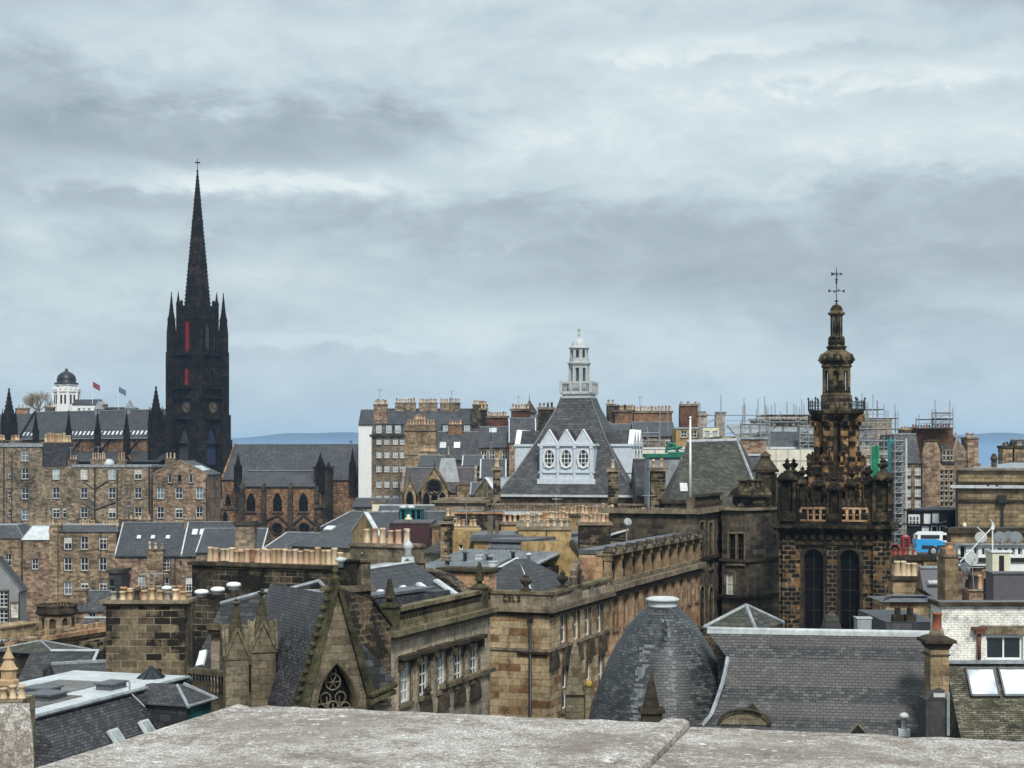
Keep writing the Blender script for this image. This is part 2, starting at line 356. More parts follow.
# ================================================================== walls with openings, windows, roofs, chimneys
def outline(style, w, h):
    """opening outline (x, z), x centred, z from 0, counter-clockwise; plus the fans that fill the corners of its bounding box"""
    if style in ('arch', 'lancet', 'gothic'):
        n = 6; pts = [(-w/2, 0), (w/2, 0)]; fans = []
        if style == 'arch':
            sp_ = h-w/2; arc = [(w/2*math.cos(math.pi*k/(2*n)), sp_+w/2*math.sin(math.pi*k/(2*n))) for k in range(n+1)]
        else:
            rise = w*1.1; sp_ = h-rise; rad = (rise*rise+w*w/4)/w
            a1 = math.asin(min(1, rise/rad)); arc = [(w/2-rad+rad*math.cos(a1*k/n), sp_+rad*math.sin(a1*k/n)) for k in range(n+1)]
            arc[-1] = (0, h)
        left = [(-x, z) for x, z in arc[::-1]]
        pts += arc + left[1:]
        fans = [((w/2, h), arc), ((-w/2, h), left)]
        return pts, fans
    if style in ('oval', 'round'):
        n = 24; pts = [(w/2*math.cos(2*math.pi*k/n), h/2+h/2*math.sin(2*math.pi*k/n)) for k in range(n)]
        q = n//4; fans = []
        for i, c in enumerate(((w/2,h), (-w/2,h), (-w/2,0), (w/2,0))):
            fans.append((c, [pts[(i*q+k) % n] for k in range(q+1)]))
        return pts, fans
    return [(-w/2,0),(w/2,0),(w/2,h),(-w/2,h)], []
WCACHE = {}
def scale_out(pts, w, h, t):
    cx, cz = 0, h/2; return [(x*(1+2*t/w), cz+(z-cz)*(1+2*t/h)) for x, z in pts]
def win_mesh(style, w, h, rev, wall, trim, paint, bars, sur, sill):
    key = (style, round(w,2), round(h,2), rev, wall, trim, paint, bars, sur, sill)
    if key in WCACHE: return WCACHE[key]
    pts, fans = outline(style, w, h); mb = MB(); n = len(pts)
    # corner fans in the wall plane
    mb.cur = 0
    for c, arc in fans:
        for a, b in zip(arc, arc[1:]): mb.poly([(c[0],0,c[1]), (a[0],0,a[1]), (b[0],0,b[1])])
    if fans:
        for k in range(n):
            a, b = pts[k], pts[(k+1)%n]; mb.poly([(a[0],0,a[1]),(b[0],0,b[1]),(b[0],rev,b[1]),(a[0],rev,a[1])])
    # dressed margin standing proud
    mb.cur = 1
    if sur > 0:
        o = scale_out(pts, w, h, sur); pr = -.035
        for k in range(n):
            a, b, c, d = pts[k], pts[(k+1)%n], o[(k+1)%n], o[k]
            mb.poly([(a[0],pr,a[1]),(b[0],pr,b[1]),(c[0],pr,c[1]),(d[0],pr,d[1])])
            mb.poly([(d[0],pr,d[1]),(c[0],pr,c[1]),(c[0],.01,c[1]),(d[0],.01,d[1])])
            mb.poly([(a[0],pr,a[1]),(b[0],pr,b[1]),(b[0],.06,b[1]),(a[0],.06,a[1])])
    if sill: mb.box(-w/2-.12, w/2+.12, -.12, .1, -.13-sur*.2, -.002)
    # painted frame
    mb.cur = 2; t = .085 if w > .7 else .06; y0, y1 = rev-.06, rev-.01
    i_ = scale_out(pts, w, h, -t)
    for k in range(n):
        a, b, c, d = pts[k], pts[(k+1)%n], i_[(k+1)%n], i_[k]
        mb.poly([(a[0],y0,a[1]),(b[0],y0,b[1]),(c[0],y0,c[1]),(d[0],y0,d[1])])
        mb.poly([(d[0],y0,d[1]),(c[0],y0,c[1]),(c[0],y1+.01,c[1]),(d[0],y1+.01,d[1])])
    nx, nz = bars; bt = .028
    if nz == 2 or nz == 4: mb.box(-w/2+t, w/2-t, y0-.01, y1, h/2-.03, h/2+.03)
    for k in range(1, nx+1):
        x = -w/2+w*k/(nx+1); zt = h-t
        if style in ('oval','round'): 
            e = math.sqrt(max(0, 1-(x/(w/2))**2))*h/2; mb.box(x-bt, x+bt, y0+.005, y1-.004, h/2-e, h/2+e); continue
        if style in ('arch','lancet','gothic'): zt = h-(.5*w if style == 'arch' else 1.1*w)*(abs(x)/(w/2))**1.6-.03
        mb.box(x-bt, x+bt, y0+.005, y1-.004, t, zt)
    for k in range(1, nz+1):
        z = h*k/(nz+1)
        if (nz == 1 or nz == 3) and k == (nz+1)//2: mb.box(-w/2+t, w/2-t, y0-.01, y1, z-.035, z+.035); continue
        xw = w/2-t
        if style in ('oval','round'): xw = math.sqrt(max(0, 1-((z-h/2)/(h/2))**2))*w/2
        mb.box(-xw, xw, y0+.003, y1-.006, z-bt, z+bt)
    me = mb.mesh('window', [wall, trim, paint])
    pb = MB(); pb.poly([(x, 0, z) for x, z in pts]); pm = {}
    for g in set(PANES + ['glass_black', 'red_louvre', 'blue_louvre', 'grey_louvre', 'slate_dark', 'glass_roof', 'black_paint']):
        q = bpy.data.meshes.new('pane'); q.from_pydata([tuple(v) for v in pb.v], [], pb.f); q.materials.append(MATS[g]); orient_uv(q); pm[g] = q
    if style == 'sash':
        for nm_, fr in (('half', .5), ('third', .72)):
            q = bpy.data.meshes.new('pane'); q.from_pydata([(-w/2,0,0),(w/2,0,0),(w/2,0,h*fr),(-w/2,0,h*fr),(w/2,0,h),(-w/2,0,h)], [], [(0,1,2,3),(3,2,4,5)]); q.materials.append(MATS['glass_dark']); q.materials.append(MATS['glass_blind']); q.polygons[1].material_index = 1; orient_uv(q); pm[nm_] = q
    WCACHE[key] = (me, pm); return WCACHE[key]
def face_panel(mb, O, U, Nn, Wd, H, holes, rev, z0=0.0):
    O = Vector(O); U = Vector(U); Nn = Vector(Nn); Zv = Vector((0,0,1))
    hs = [h for h in holes if h[0] > .02 and h[1] < Wd-.02 and h[2] > z0+.02 and h[3] < H-.02]
    us = sorted({0.0, Wd} | {h[0] for h in hs} | {h[1] for h in hs}); zs = sorted({z0, H} | {h[2] for h in hs} | {h[3] for h in hs})
    us = [u for i, u in enumerate(us) if i == 0 or u-us[i-1] > 1e-5]; zs = [z for i, z in enumerate(zs) if i == 0 or z-zs[i-1] > 1e-5]
    for a, b in zip(us, us[1:]):
        run = None
        for c, d in zip(zs, zs[1:]):
            mu, mz = (a+b)/2, (c+d)/2
            solid = not any(h[0] < mu < h[1] and h[2] < mz < h[3] for h in hs)
            if solid: run = (run[0], d) if run else (c, d)
            if (not solid or d == zs[-1]) and run:
                q = [O+U*a+Zv*run[0], O+U*b+Zv*run[0], O+U*b+Zv*run[1], O+U*a+Zv*run[1]]; mb.poly(q); run = None
    I = -Nn*rev
    for h in hs:
        c = [O+U*h[0]+Zv*h[2], O+U*h[1]+Zv*h[2], O+U*h[1]+Zv*h[3], O+U*h[0]+Zv*h[3]]
        for k in range(4): mb.poly([c[k], c[(k+1)%4], c[(k+1)%4]+I, c[k]+I])
POTM = {}
def pot_mesh(r, h, mat, kind=0):
    key = (round(r,2), round(h,1), mat, kind)
    if key not in POTM:
        mb = MB(); n = 10
        if kind == 0: pr = [(r*1.02,0),(r*1.02,h*.06),(r*.92,h*.09),(r*.82,h*.86),(r*.95,h*.89),(r*.95,h*.97),(r*.8,h),(r*.6,h),(r*.58,h*.7)]
        elif kind == 1: pr = [(r*1.1,0),(r*1.1,h*.12),(r*.85,h*.18),(r*.8,h*.8),(r*1.05,h*.84),(r*1.05,h),(r*.7,h),(r*.68,h*.7)]
        else: pr = [(r,0),(r*.9,h*.1),(r*.85,h*.7),(r*1.15,h*.75),(r*.3,h),(0,h)]
        mb.lathe(0, 0, pr, n, smooth=True); mb.cur = 1; mb.lathe(0, 0, [(r*.57, h*.72), (r*.57, h*.75)], 8, smooth=False)
        POTM[key] = mb.mesh('chimney_pot', [mat, 'pot_soot'])
    return POTM[key]
def pots(parent, x0, x1, y, z, n, r, h, mats, rows=1, d=.4, kind=None, gap=None, rnd=None):
    rnd = rnd or random
    if isinstance(mats, str): mats = [mats]
    for j in range(rows):
        for k in range(n):
            if gap and (k in gap): continue
            x = (x0+x1)/2 if n == 1 else x0+(x1-x0)*k/(n-1)
            hh = h*rnd.choice((.8,.9,.95,1,1,1.1)); kd = rnd.choice((0,0,0,1)) if kind is None else kind; kd = 2 if rnd.random() < .06 else kd
            me = pot_mesh(r, hh, rnd.choice(mats), kd)
            link('chimney_pot', me, parent, Matrix.Translation((x+rnd.uniform(-.03,.03), y+(j-(rows-1)/2)*d, z)) @ Matrix.Rotation(rnd.uniform(-.045,.045), 4, 'Y'))
BUFF = ['pot_buff','pot_buff','pot_tan','pot_pink']; ORNG = ['pot_orange','pot_tan','pot_buff','pot_pink']; MIXP = ['pot_buff','pot_buff','pot_tan','pot_orange','pot_grey','pot_pink']
class Bld:
    def __init__(s, name, label, cat, xl, D1, xr, D2, base=None, dep=10, group=None):
        a = P(xl, 457, D1); b = P(xr, 457, D2); d = Vector((b.x-a.x, b.y-a.y))
        s.W = d.length; s.rz = math.atan2(d.y, d.x); s.D1 = D1; s.D2 = D2; s.dep = dep
        s.base = base if base is not None else min(terr(a.x, a.y), terr(b.x, b.y))-.3
        s.root = empty(name, label, cat, (a.x, a.y, s.base), s.rz, group)
        s.M = Matrix.Translation((a.x, a.y, s.base)) @ Matrix.Rotation(s.rz, 4, 'Z'); s.Mi = s.M.inverted()
        s.op = {'F': [], 'R': [], 'L': []}; s.pend = []; s.rnd = random.Random(name+label)
        s.wallmat = 'rubble_tan'; s.trim = 'trim_stone'
    def faces(s, f, off=0):
        return {'F': ((0,off,0),(1,0,0),(0,-1,0)), 'R': ((s.W-off,0,0),(0,1,0),(1,0,0)), 'L': ((off,s.dep,0),(0,-1,0),(-1,0,0))}[f]
    def hit(s, x, y, f='F', off=0):
        O, U, Nn = [Vector(v) for v in s.faces(f, off)]
        c = s.Mi @ Vector((0,0,CZ)); d = s.Mi.to_3x3() @ Vector(((x-512)/F, 1, (HY-y)/F))
        t = (O-c).dot(Nn)/d.dot(Nn); p = c+d*t; return (p-O).dot(U), p.z
    def z(s, y, x=None, f='F', off=0):
        if x is None: return zz(y, s.D1)-s.base
        return s.hit(x, y, f, off)[1]
    def zd(s, y, D): return zz(y, D)-s.base
    def win(s, f, x, y, w, h, style='sash', bars=(1,1), pane=None, paint='white_paint', sur=.13, sill=True, rev=.2, raw=None):
        u, z = s.hit(x, y, f) if raw is None else raw
        u += 0; z -= h/2; sp = (u-w/2, u+w/2, z, z+h)
        for q in s.op[f]:
            if sp[0] < q[1]+.06 and sp[1] > q[0]-.06 and sp[2] < q[3]+.06 and sp[3] > q[2]-.06: return
        L = s.W if f == 'F' else s.dep
        if sp[0] < .1 or sp[1] > L-.1: return
        s.op[f].append(sp); s.pend.append((f, u, z, w, h, style, bars, pane, paint, sur, sill, rev))
    def stuck(s, x, y, w, h, yo=0, style='sash', bars=(1,1), pane='glass_dark', paint='white_paint', sur=.12, sill=False, label=None, f='F'):
        """a window in a gable or projecting wall: framed niche set proud of the face"""
        u, z = s.hit(x, y, f, yo); me, pm = win_mesh(style, w, h, .16, s.wallmat, s.trim, paint, bars, sur, sill)
        O, U, Nn = [Vector(v) for v in s.faces(f)]
        m = Matrix.Translation(O+U*u+Nn*(.17-yo)+Vector((0,0,z-h/2))) @ Matrix.Rotation(math.atan2(U.y, U.x), 4, 'Z')
        o = link('window', me, s.root, m); link('pane', pm[pane], o, Matrix.Translation((0,.14,0)))
        if label: o['label'] = label
        return o
    def grid(s, f, xs, ys, w, h, **k):
        for y in ys:
            for x in xs: s.win(f, x, y, w, h, **k)
    def ugrid(s, f, us, zs, w, h, **k):
        for z in zs:
            for u in us: s.win(f, 0, 0, w, h, raw=(u, z), **k)
    def wall(s, top, mat=None, z0=0.0, name='wall', rev=.2, extra=None, mats=None):
        mat = mat or s.wallmat; s.wallmat = mat; s.H = top; mb = MB()
        for f in 'FRL':
            O, U, Nn = s.faces(f); face_panel(mb, O, U, Nn, s.W if f == 'F' else s.dep, top, s.op[f], rev, z0)
        mb.poly([(0,s.dep,z0),(s.W,s.dep,z0),(s.W,s.dep,top),(0,s.dep,top)]); mb.poly([(0,0,top),(s.W,0,top),(s.W,s.dep,top),(0,s.dep,top)])
        if extra: extra(mb)
        me_o = bpy.data.meshes.new(name); me_o.from_pydata([tuple(v) for v in mb.v], [], mb.f)
        for m in [mat]+(mats or []): me_o.materials.append(MATS[m])
        for p, i in zip(me_o.polygons, mb.mi): p.material_index = i
        me_o.update(); orient_uv(me_o); o = link(name, me_o, s.root)
        for (f, u, z, w, h, style, bars, pane, paint, sur, sill, rv) in s.pend:
            if not (z > z0+.02 and z+h < top-.02): continue
            me, pm = win_mesh(style, w, h, rev, mat, s.trim, paint, bars, sur, sill)
            O, U, Nn = [Vector(v) for v in s.faces(f)]
            ang = math.atan2(U.y, U.x); m = Matrix.Translation(O+U*u+Vector((0,0,z))) @ Matrix.Rotation(ang, 4, 'Z')
            wo_ = link('window', me, s.root, m)
            g = pane or s.rnd.choice(PANES)
            if not pane and style == 'sash' and s.rnd.random() < .3: g = s.rnd.choice(('half', 'third'))
            link('pane', pm[g], wo_, Matrix.Translation((0, rev-.03, 0)))
        s.pend = []; return o
    def part(s, name, mb, mats, parent=None): return mb.build(name, mats, parent or s.root)
    def gx(s, zr, mat, z0=None, over=.25, y0=0, y1=None, x0=0, x1=None, gable=True, name='roof', ridge='lead', skew=None, yr=None):
        """ridge parallel to the facade"""
        z0 = s.H if z0 is None else z0; y1 = s.dep if y1 is None else y1; x1 = s.W if x1 is None else x1; ym = (y0+y1)/2 if yr is None else yr; t = .12
        mb = MB(); k1 = (zr-z0)/(ym-y0); k2 = (zr-z0)/(y1-ym)
        for sgn, ya, yb, k in ((1, y0-over, ym, k1), (-1, y1+over, ym, k2)):
            za = z0-over*k
            mb.extr([(x0,ya,za),(x0,yb,zr),(x0,yb,zr+t),(x0,ya,za+t)], (x1-x0,0,0))
        r = s.part(name, mb, mat)
        if gable:
            for xx in (x0+.01, x1-.31):
                g = MB(); g.extr([(xx,y0,z0-.01),(xx,y1,z0-.01),(xx,ym,zr-.01)], (.3,0,0)); s.part('gable', g, s.wallmat)
        if ridge: 
            q = MB(); q.box(x0, x1, ym-.14, ym+.14, zr+t-.05, zr+t+.07); q.build('ridge_capping', MATS and [ridge], r)
        if skew:
            thin = skew.startswith('lead'); hh_, ww_ = (.17, .16) if thin else (.36, .35)
            for xx in (x0-.05, x1-.3+(.19 if thin else 0)):
                g = MB()
                for ya, k in ((y0, k1), (y1, -k2)):
                    g.extr([(xx,ya-(over if k > 0 else -over),z0-over*abs(k)+.05),(xx,ym,zr+.05),(xx,ym,zr+hh_),(xx,ya-(over if k > 0 else -over),z0-over*abs(k)+hh_)], (ww_,0,0))
                s.part('gable_coping', g, skew)
        return r
    def gy(s, zr, mat, z0=None, over=.2, x0=0, x1=None, y0=0, y1=None, name='roof', ridge='lead', skew='trim_stone', xm=None):
        """ridge runs away from the facade, gable to the front"""
        z0 = s.H if z0 is None else z0; y1 = s.dep if y1 is None else y1; x1 = s.W if x1 is None else x1; xm = (x0+x1)/2 if xm is None else xm; t = .12
        mb = MB(); ks = ((zr-z0)/(xm-x0), (zr-z0)/(x1-xm))
        for xa, k, s_ in ((x0, ks[0], -1), (x1, ks[1], 1)):
            e = xa+s_*over; ze = z0-over*k
            mb.extr([(e,y0+.3,ze),(xm,y0+.3,zr),(xm,y0+.3,zr+t),(e,y0+.3,ze+t)], (0,y1-y0-.3,0))
        r = s.part(name, mb, mat)
        for ya in (y0, y1-.34):
            g = MB(); g.extr([(x0,ya,z0-.01),(x1,ya,z0-.01),(xm,ya,zr)], (0,.33,0)); s.part('gable', g, s.wallmat)
        if ridge: q = MB(); q.box(xm-.14, xm+.14, y0+.3, y1, zr+t-.05, zr+t+.07); q.build('ridge_capping', [ridge], r)
        if skew:
            g = MB(); hh_ = .15 if skew.startswith('lead') else .34
            for xa, s_, k in ((x0,-1,ks[0]), (x1,1,ks[1])):
                e = xa+s_*over; ze = z0-over*k
                g.extr([(e,y0-.06,ze+.02),(xm,y0-.06,zr+.02),(xm,y0-.06,zr+hh_),(e,y0-.06,ze+hh_)], (0,.42,0))
            s.part('gable_coping', g, skew)
        return r
    def hip(s, zr, mat, inx, z0=None, over=.25, iny=None, flat=None, name='roof', ridge='lead', x0=0, x1=None, y0=0, y1=None):
        z0 = s.H if z0 is None else z0; x1 = s.W if x1 is None else x1; y1 = s.dep if y1 is None else y1; iny = (y1-y0)/2-.02 if iny is None else iny
        mb = MB(); mb.frus((x0-over,x1+over,y0-over,y1+over), z0+.02, (x0+inx,x1-inx,y0+iny,y1-iny), zr)
        r = s.part(name, mb, mat)
        if ridge:
            q = MB(); a = (x0+inx,x1-inx,y0+iny,y1-iny)
            q.box(a[0]-.08,a[1]+.08,a[2]-.08,a[3]+.08,zr-.06,zr+.06)
            for (bx, by, cx_, cy) in ((x0-over,y0-over,a[0],a[2]),(x1+over,y0-over,a[1],a[2]),(x1+over,y1+over,a[1],a[3]),(x0-over,y1+over,a[0],a[3])): q.tube((bx,by,z0+.04),(cx_,cy,zr+.02),.055,5)
            q.build('ridge_capping', [ridge], r)
        return r
    def chim(s, xl, xr, yt, zb, off, d=.9, mat=None, n=3, ph=.7, pm=BUFF, pr=.15, rows=1, cop=.22, kind=None, parent=None, gap=None, copm=None):
        """stack between picture columns xl..xr with its coping at picture row yt, standing off metres behind the facade"""
        u0, zt = s.hit(xl, yt, 'F', off); u1, _ = s.hit(xr, yt, 'F', off); zb = s.H if zb is None else zb
        mb = MB(); mb.box(u0, u1, off, off+d, zb-.5, zt-cop)
        o = s.part('chimney', mb, mat or s.wallmat, parent)
        c = MB(); c.box(u0-.12, u1+.12, off-.12, off+d+.12, zt-cop, zt-cop*.4); c.box(u0-.06, u1+.06, off-.06, off+d+.06, zt-cop*.4-.001, zt); c.build('chimney_cope', [copm or s.trim], o)
        if n: pots(o, u0+pr+.1, u1-pr-.1, off+d/2, zt, n, pr, ph, pm, rows, d*.5, kind, gap, s.rnd)
        return o
    def band(s, z, h, proud=.12, mat=None, name='string_course', faces='FR', x0=0, x1=None):
        mb = MB(); x1 = s.W if x1 is None else x1
        mb.box(x0-proud if x0 == 0 else x0, x1+(proud if x1 == s.W else 0), -proud, -.001, z, z+h)
        if 'R' in faces: mb.box(s.W+.001, s.W+proud, -.001, s.dep, z, z+h)
        if 'L' in faces: mb.box(-proud, -.001, -.001, s.dep, z, z+h)
        return s.part(name, mb, mat or s.trim)
    def pipe(s, x, yt, yb, r=.06, f='F', mat='iron', pts=None):
        mb = MB(); u, z1 = s.hit(x, yt, f); _, z2 = s.hit(x, yb, f); O, U, Nn = [Vector(v) for v in s.faces(f)]
        p = O+U*u+Nn*.1; mb.tube(p+Vector((0,0,z2)), p+Vector((0,0,z1)), r, 6)
        if pts:
            for (xa, ya), (xb, yb_) in zip(pts, pts[1:]):
                ua, za = s.hit(xa, ya, f); ub, zb = s.hit(xb, yb_, f); mb.tube(O+U*ua+Nn*.1+Vector((0,0,za)), O+U*ub+Nn*.1+Vector((0,0,zb)), r, 6)
        return s.part('drainpipe', mb, mat)
    def skylight(s, roofpt, w, h, slope, mat='glass_roof', face=1, frame='lead', proud=.12):
        """roof window centred on roofpt (local), tilted by slope degrees, on the front (face=1) slope"""
        mb = MB(); t = .09; mb.box(-w/2-t, w/2+t, -h/2-t, h/2+t, -.05, proud); mb.cur = 1; mb.box(-w/2, w/2, -h/2, h/2, proud, proud+.02)
        m = Matrix.Translation(Vector(roofpt)) @ Matrix.Rotation(R(slope)*face, 4, 'X'); o = mb.build('skylight', [frame, mat], s.root); o.matrix_basis = m; return o
def balus(mb, x0, x1, y, z0, h, d=.3, step=.28, r=.075):
    """a run of turned balusters between plinth and rail, along x"""
    mb.box(x0, x1, y, y+d, z0, z0+h*.16); mb.box(x0, x1, y-.04, y+d+.04, z0+h*.82, z0+h)
    n = max(1, int((x1-x0)/step)); 
    for k in range(n):
        x = x0+(x1-x0)*(k+.5)/n
        mb.lathe(x, y+d/2, [(r*.8, z0+h*.16), (r*.6, z0+h*.28), (r, z0+h*.42), (r*.5, z0+h*.66), (r*.8, z0+h*.83)], 6, smooth=True)
def pinnacle(mb, x, y, w, z0, zs, zt, crock=4, rot=0, gab=True, n=4):
    """square shaft z0..zs, gablets, crocketed spirelet to zt"""
    T0 = mb.T.copy(); mb.T = T0 @ Matrix.Translation((x,y,0)) @ Matrix.Rotation(rot, 4, 'Z')
    h = zt-zs; mb.box(-w/2, w/2, -w/2, w/2, z0, zs); mb.box(-w*.6, w*.6, -w*.6, w*.6, zs-.04*h, zs)
    if gab:
        for a in range(4):
            T1 = mb.T.copy(); mb.T = T1 @ Matrix.Rotation(a*math.pi/2, 4, 'Z')
            mb.extr([(-w*.55,-w*.56,zs),(w*.55,-w*.56,zs),(0,-w*.56,zs+h*.26)], (0,w*.3,0)); mb.T = T1
    mb.frus((-w*.42,w*.42,-w*.42,w*.42), zs, (-w*.05,w*.05,-w*.05,w*.05), zt-.06*h)
    for k in range(crock):
        f = (k+.6)/(crock+.6); q = w*.42*(1-f)+w*.05*f; c = w*.13*(1.15-f*.6); zc = zs+h*.94*f
        for sx in (-1,1):
            for sy in (-1,1): mb.box(sx*q-c/2, sx*q+c/2, sy*q-c/2, sy*q+c/2, zc-c*.6, zc+c*.6)
    mb.lathe(0, 0, [(w*.04,zt-.08*h),(w*.17,zt-.055*h),(w*.06,zt-.03*h),(w*.11,zt-.015*h),(0,zt)], 6); mb.T = T0
def urn(mb, x, y, z, h, n=10):
    w = h*.30
    mb.box(x-w*.8, x+w*.8, y-w*.8, y+w*.8, z, z+h*.12)
    mb.lathe(x, y, [(w*.55,z+h*.12),(w*.3,z+h*.2),(w*.35,z+h*.26),(w*1.0,z+h*.48),(w*1.08,z+h*.6),(w*.55,z+h*.66),(w*.35,z+h*.72),(w*.62,z+h*.80),(w*.5,z+h*.84),(w*.18,z+h*.9),(w*.22,z+h*.95),(0,z+h)], n)
def thing_mesh(name, label, cat, mb, mats, loc, rz=0, group=None):
    o = mb.build(name, mats); o.location = loc; o.rotation_euler = (0,0,rz); return tag(o, label, cat, group)
# ================================================================== ground, sea, hills
def grid_sheet(name, xs, ys, zf, mats, smooth=True):
    v = [(x, y, zf(x, y)) for y in ys for x in xs]; nx = len(xs)
    f = [(j*nx+i, j*nx+i+1, (j+1)*nx+i+1, (j+1)*nx+i) for j in range(len(ys)-1) for i in range(nx-1)]
    me = bpy.data.meshes.new(name); me.from_pydata(v, [], f); me.materials.append(MATS[mats])
    for p in me.polygons: p.use_smooth = smooth
    orient_uv(me); o = bpy.data.objects.new(name, me); COL.objects.link(o); return o
plain('asphalt', (.05,.05,.052), .9, .25, .5)
plain('city_ground', (.09,.085,.07), .95, .35, .05)
s_ = MT('sea'); n_ = s_.noise(s_.mapv(s_.coord('OBJ'), (.004,.02,.01)), 1, 6, .7)
s_.done(s_.ramp(n_, [(.35,(.09,.15,.19)),(.7,(.16,.23,.27))]), .35, n_, 1.0, .5, .3)
s_ = MT('hill_land'); n_ = s_.noise(s_.coord('OBJ'), .0012, 5, .6); s_.done(s_.ramp(n_, [(.35,(.02,.035,.04)),(.65,(.05,.065,.06))]), .95)
ys_ = [-30,0,40,80,120,160,185,200,215,230,250,270,290,310,330,345,370,430,500,560,700,850,1000,1250,1500,1800,2100,2400,2600]
structure(grid_sheet('ground', [-3000,-1500,-700,-350,-200,-100,-50,0,50,100,200,350,700,1500,3000], ys_, lambda x, y: terr(x, y), 'city_ground'))
structure(grid_sheet('sea', [-26000,-12000,-4000,0,4000,12000,26000], [2300,5000,10000,20000,31000], lambda x, y: -86.0, 'sea', False))
def hills(name, D, pts, base=-86, thick=2500, mat='hill_land'):
    """a range seen end to end: crest heights from picture samples, with a real foot in front and behind"""
    from mathutils import noise as nz
    xs = []; x = -27000
    while x <= 27000: xs.append(x); x += 220
    def crest(x):
        p = 512+x/D*F
        for (a, ya), (b, yb) in zip(pts, pts[1:]):
            if a <= p <= b: t = (p-a)/(b-a); t = t*t*(3-2*t); y = ya+(yb-ya)*t; break
        else: y = pts[0][1] if p < pts[0][0] else pts[-1][1]
        return CZ+(HY-y)/F*D - base
    rows = [-1, -.75, -.5, -.25, -.1, 0, .3, .7, 1]
    def zf(x, y):
        t = (y-D)/thick; k = max(0, 1-abs(t)); k = k*k*(3-2*k)
        return base-3+crest(x)*k*(1+.10*nz.noise(Vector((x*.0009, y*.0012, 3.1)))*(1 if abs(t) > .02 else .25))
    structure(grid_sheet(name, xs, [D+thick*r for r in rows], zf, mat))
hills('hills', 17500, [(-900,455),(100,447),(215,446),(262,437),(285,434),(315,436.5),(345,441),(372,443),(700,446),(930,440),(985,438),(1060,437),(1300,442),(2200,448)])
hills('hills', 25000, [(-900,440),(150,439),(250,438),(300,433),(345,431.5),(400,437),(700,440),(960,434.5),(1000,432.5),(1040,434),(1300,438),(2200,440)], thick=3000)

# ================================================================== the black spired church (tower, nave)
HR = R(-34)
hc = P(197.5, 457, 380); hb = 13.5
hub = empty('spired_church', 'soot black Gothic church with tall tapering spire, two clock faces and slate roofed nave', 'church', (hc.x, hc.y, hb), HR)
def hz(y, D=380): return zz(y, D)-hb
S = 10.2; h = S/2
zset = hz(354); zoct = hz(306); ztip = hz(171)
mb = MB()
# lower stage with angle buttresses, upper octagonal lantern
mb.box(-h*.82, h*.82, -h*.82, h*.82, 0, zset)
for sx in (-1,1):
    for sy in (-1,1):
        for (dx_, dy_) in ((.0,.0),):
            cx, cy = sx*h*.84, sy*h*.84
            mb.box(cx-.95, cx+.95, cy-.95, cy+.95, 0, zset+.4); mb.box(cx-1.25, cx+1.25, cy-1.25, cy+1.25, 0, hz(415)); mb.box(cx-1.5, cx+1.5, cy-1.5, cy+1.5, 0, hz(440))
            mb.box(cx-.28+sx*1.0, cx+.28+sx*1.0, cy-.28, cy+.28, 0, zset); mb.box(cx-.28, cx+.28, cy-.28+sy*1.0, cy+.28+sy*1.0, 0, zset)
for zc, t in ((hz(354),.5), (hz(388),.25), (hz(397.5),.3), (hz(418),.35), (hz(443),.3)):
    mb.box(-h*.98, h*.98, -h*.98, h*.98, zc-t, zc)
mb.box(-h*.60, h*.60, -h*.60, h*.60, zset, zoct)
for a in range(4):
    T0 = mb.T.copy(); mb.T = Matrix.Rotation(a*math.pi/2, 4, 'Z')
    for u in (-3.0,-2.2,2.2,3.0): mb.box(u-.18, u+.18, -h*.82-.22, -h*.82+.1, hz(440), zset)
    for u in (-2.05, 2.05): mb.box(u-.22, u+.22, -h*.60-.4, -h*.60+.1, zset, zoct+1.2)
    # gablets over the lantern windows
    mb.extr([(-2.3,-h*.6-.32,hz(320)),(2.3,-h*.6-.32,hz(320)),(0,-h*.6-.32,hz(299))], (0,.5,0))
    mb.extr([(-1.5,-h*.82-.3,hz(366)),(1.5,-h*.82-.3,hz(366)),(0,-h*.82-.3,hz(357))], (0,.3,0))
    mb.T = T0
for a in range(4):
    mb.T = Matrix.Rotation(a*math.pi/2, 4, 'Z'); f = -h*.82
    for (ya, yb) in ((440,420),(418,398),(396,389),(387,356)):
        for u in [-3.4+.45*k for k in range(16)]:
            if abs(u-.6) > 1.25 or yb == 389: mb.box(u-.07, u+.07, f-.16, f+.02, hz(ya), hz(yb))
    for u in [-3.6+.6*k for k in range(13)]: mb.frus((u-.16,u+.16,f-.5,f-.2), zset, (u-.02,u+.02,f-.36,f-.34), zset+1.5)
    for sx in (-1,1):
        for k in range(7): z = hz(440)+(zset-hz(440))*k/7; mb.box(sx*h*.84-.8,sx*h*.84+.8,-h*.84-1.15,-h*.84-.9,z,z+.35); mb.extr([(sx*h*.84-.5,-h*.84-1.2,z+.5),(sx*h*.84+.5,-h*.84-1.2,z+.5),(sx*h*.84,-h*.84-1.2,z+2)],(0,.3,0))
mb.T = Matrix()
mb.build('tower', 'hub_black', hub)
mb = MB(); r0 = 3.3; zb = hz(309)
mb.lathe(0, 0, [(r0*1.04, zb-1.5), (r0, zb), (.16, ztip)], 8, rot=R(22.5), smooth=False)
for k in range(1, 6):
    f = k/6.3; zc = zb+(ztip-zb)*f; rr = r0*(1-f)+.16*f
    mb.lathe(0, 0, [(rr+.03, zc-.28), (rr+.13, zc), (rr-.04, zc+.28)], 8, rot=R(22.5), smooth=False)
